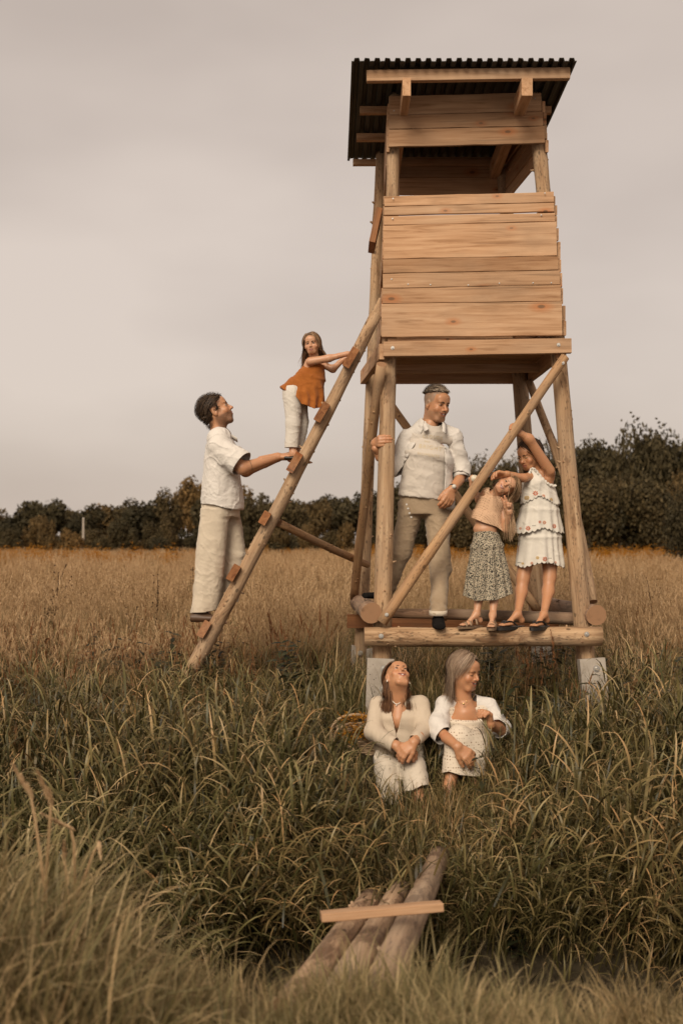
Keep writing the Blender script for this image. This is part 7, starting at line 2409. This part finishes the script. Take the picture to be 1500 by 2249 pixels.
# ------------------------------------------------------------------ basket of goldenrod behind the young woman
k = NM('peeled_wicker'); v = k.coord('Object', rnd=False)
k.base(k.ramp(k.noise(v, 45, 3), [(.3, (.28, .175, .095)), (.7, (.52, .36, .22))])); M_WICK = k.set(Roughness=.7)
def basket():
    c = P(836, 1640, 7.78)
    B = empty('wicker_basket', c, 'round wicker basket with a hoop handle, half hidden behind the woman in the cardigan', 'basket')
    ca = np.array(c)
    paths = []
    n_st = 40
    Rt, Rb, H = .30, .22, .18
    # upright stakes with rods woven in and out
    for i in range(n_st):
        a = 2 * math.pi * i / n_st
        paths.append(([ca + np.array([(Rb + (Rt - Rb) * t) * math.cos(a), (Rb + (Rt - Rb) * t) * .62 * math.sin(a), H * t - .05]) for t in np.linspace(0, 1, 5)], .0035))
    v, f = tube_mesh(paths, 5); child('stakes', v, f, M_WICK, B)
    paths = []
    for j in range(14):
        t = (j + .5) / 14
        r = Rb + (Rt - Rb) * t
        an = np.linspace(0, 2 * math.pi, 121)
        w_ = .006 * np.sin(an * n_st / 2 + j * math.pi)
        paths.append((np.stack([ca[0] + (r + w_) * np.cos(an), ca[1] + (r + w_) * .62 * np.sin(an), np.full(121, ca[2] + H * t - .05)], 1), .0060))
    v, f = tube_mesh(paths, 5); child('weave', v, f, M_WICK, B)
    an = np.linspace(0, 2 * math.pi, 81)
    v, f = tube_mesh([(np.stack([ca[0] + Rt * 1.02 * np.cos(an), ca[1] + Rt * .63 * np.sin(an), np.full(81, ca[2] + H - .045)], 1), .012)], 8); child('rim', v, f, M_WICK, B)
    hd = spline([P(727, 1625, 7.72), P(729, 1600, 7.70), P(742, 1581, 7.70), P(768, 1571, 7.72), P(800, 1573, 7.78), P(825, 1600, 7.8)], 40)
    v, f = tube_mesh([(hd, .0115)], 8); child('handle', v, f, M_WICK, B)
    hd2 = spline([P(733, 1628, 7.66), P(738, 1608, 7.66), P(752, 1596, 7.66), P(775, 1588, 7.70), P(800, 1592, 7.74)], 30)
    v, f = tube_mesh([(hd2, .0095)], 8); child('handle', v, f, M_WICK, B)
basket()
def bouquet():
    b = Blades()
    r_ = np.random.default_rng(4)
    for i in range(64):
        u, v_ = r_.uniform(744, 814), r_.uniform(1574, 1634)
        p = np.array(P(u, v_, 7.62 + r_.uniform(-.08, .05)))
        d = np.array([r_.normal(0, .7), -.3, r_.uniform(.1, .8)])
        ln = r_.uniform(.05, .11)
        for q in range(26):
            t = r_.random()
            leaf(b, r_, p + d * ln * t, r_.uniform(0, 6.28), r_.uniform(-.2, 1.1), r_.uniform(.010, .022) * (1.4 - t), .0048, r_.uniform(.35, 1))
        if i % 3 == 0:
            for q in range(4): leaf(b, r_, p, r_.uniform(0, 6.28), .2, .06, .006, .03)
    c = np.array(P(780, 1610, 7.7))
    b.v = [x - c for x in b.v]
    o = link('goldenrod_bunch', b.mesh('goldenrod_bunch', M_GROD)); o.location = tuple(c)
    tag(o, 'bunch of orange-yellow goldenrod lying in the wicker basket', 'flowers')
bouquet()
def held_grass():
    b = Blades()
    r_ = np.random.default_rng(9)
    c = np.array(P(1066, 1592, 7.25))
    for i in range(9):
        a = np.array([r_.normal(0, .008), r_.normal(0, .006), 0])
        q = np.array(P(1090 + r_.normal(0, 14), 1650 + r_.uniform(-8, 25), 7.18)) - c
        p0 = np.array(P(1060 + r_.normal(0, 6), 1556 + r_.uniform(0, 18), 7.27)) - c
        b.strip([q, a, p0], [.0022, .002, .001], (1, 0, 0), r_.uniform(.3, .9))
    b.strip([np.array(P(1078, 1612, 7.22)) - c, np.array(P(1062, 1592, 7.22)) - c, np.array(P(1046, 1573, 7.22)) - c], [.0025, .002, .0008], (.7, 0, .7), .2)
    o = link('grass_stems', b.mesh('grass_stems', M_GRASS)); o.location = tuple(c)
    tag(o, 'few grass stems held in the older woman\'s raised hand', 'grass stems')
held_grass()
# grass growing up in front of the two seated women
def front_tufts():
    r_ = np.random.default_rng(14)
    cS, nS = variants('front_tuft', M_GRASS, [clump_bank(r_, 26, .28, .55, .09, .0055, .3) for _ in range(4)] + [clump_reed(r_, 5) for _ in range(3)])
    pts = []
    for (u, vtop, Y, n) in ((790, 1700, 6.95, 5), (812, 1770, 6.8, 3), (850, 1800, 6.75, 3), (885, 1820, 6.7, 2), (955, 1795, 6.9, 2), (1010, 1775, 6.8, 2), (1045, 1750, 6.85, 3), (1065, 1700, 6.9, 5), (1090, 1670, 7.0, 6), (1115, 1640, 7.1, 6), (765, 1668, 7.1, 3), (785, 1975, 5.3, 8), (830, 1968, 5.32, 8), (872, 1955, 5.5, 8), (905, 1940, 5.6, 8), (940, 1915, 5.65, 8), (965, 1890, 5.7, 9), (985, 1880, 5.95, 7), (945, 1885, 5.95, 7), (925, 1890, 6.1, 5), (1000, 1900, 5.9, 8), (820, 1900, 6.0, 8), (880, 1880, 6.1, 8), (950, 1845, 6.4, 6), (1010, 1850, 6.3, 8)):
        for i in range(n):
            X = (u + r_.normal(0, 14) - UC) / FPX * Y; Yy = Y + r_.normal(0, .08)
            h = max(.12, float(P(u, vtop, Y).z - ground_z(X, Yy))) * r_.uniform(.8, 1.15)
            pts.append((X, Yy, float(ground_z(X, Yy)), min(h / .60, 1.12)))
    pts = np.array(pts)
    scatter('lap_grass', cS, nS, pts[:, :3], pts[:, 3], r_, 'grass blades rising in front of the seated women', 'grass', .12)
front_tufts()

# ------------------------------------------------------------------ pieces that belong to a part hang under that part
bpy.context.view_layer.update()
NEST = {'eye': 'body', 'eyebrow': 'body', 'eyelash': 'body', 'teeth': 'body', 'tattoo_band': 'body', 'shirt_print': 't_shirt', 'embroidered_flower': 'dress_tier', 'embroidered_sprig': 'dress_tier', 'ruffle': 'dress_tier',
        'sandal_strap': ('sandal_sole', 'sandal'), 'ankle_strap': 'sandal_sole', 'watch': 'watch_strap', 'collar': ('shirt', 'open_shirt'), 'rolled_cuff': 'open_shirt', 'turn_up': 'trousers', 'pendant': 'necklace',
        'waistband': 'skirt', 'shoulder_strap': 'top'}
def centre(o):
    bb = [Vector(c) for c in o.bound_box]
    return sum(bb, Vector()) / 8
for per in [o for o in SC.objects if o.type == 'EMPTY' and o.name.split('.')[0] == 'person']:
    kids = list(per.children)
    for o in kids:
        want = NEST.get(o.name.split('.')[0])
        if not want: continue
        want = want if isinstance(want, tuple) else (want,)
        cand = [q for q in kids if q.name.split('.')[0] in want]
        if cand:
            o.parent = min(cand, key=lambda q: (centre(q) - centre(o)).length)     # parts sit at the person's origin, so coordinates stay
def seg_d(p, A, B):
    t = max(0, min(1, (p - A).dot(B - A) / (B - A).length_squared))
    return (p - A - (B - A) * t).length
for b_ in [o for o in SC.objects if o.name.split('.')[0] == 'bolt']:
    p = b_.matrix_world.translation.copy()
    cand = [q for q in SEGS if q[0].parent == b_.parent]
    if b_.parent.name.startswith('person'):
        tr = [q for q in b_.parent.children if q.name.split('.')[0] == 'trousers']
        if tr: b_.name = 'button'; b_.parent = tr[0]
        continue
    if cand:
        q = min(cand, key=lambda q: seg_d(p, q[1], q[2]))[0]
        mw = b_.matrix_world.copy()
        b_.parent = q; b_.matrix_parent_inverse = q.matrix_world.inverted()
        b_.matrix_basis = mw
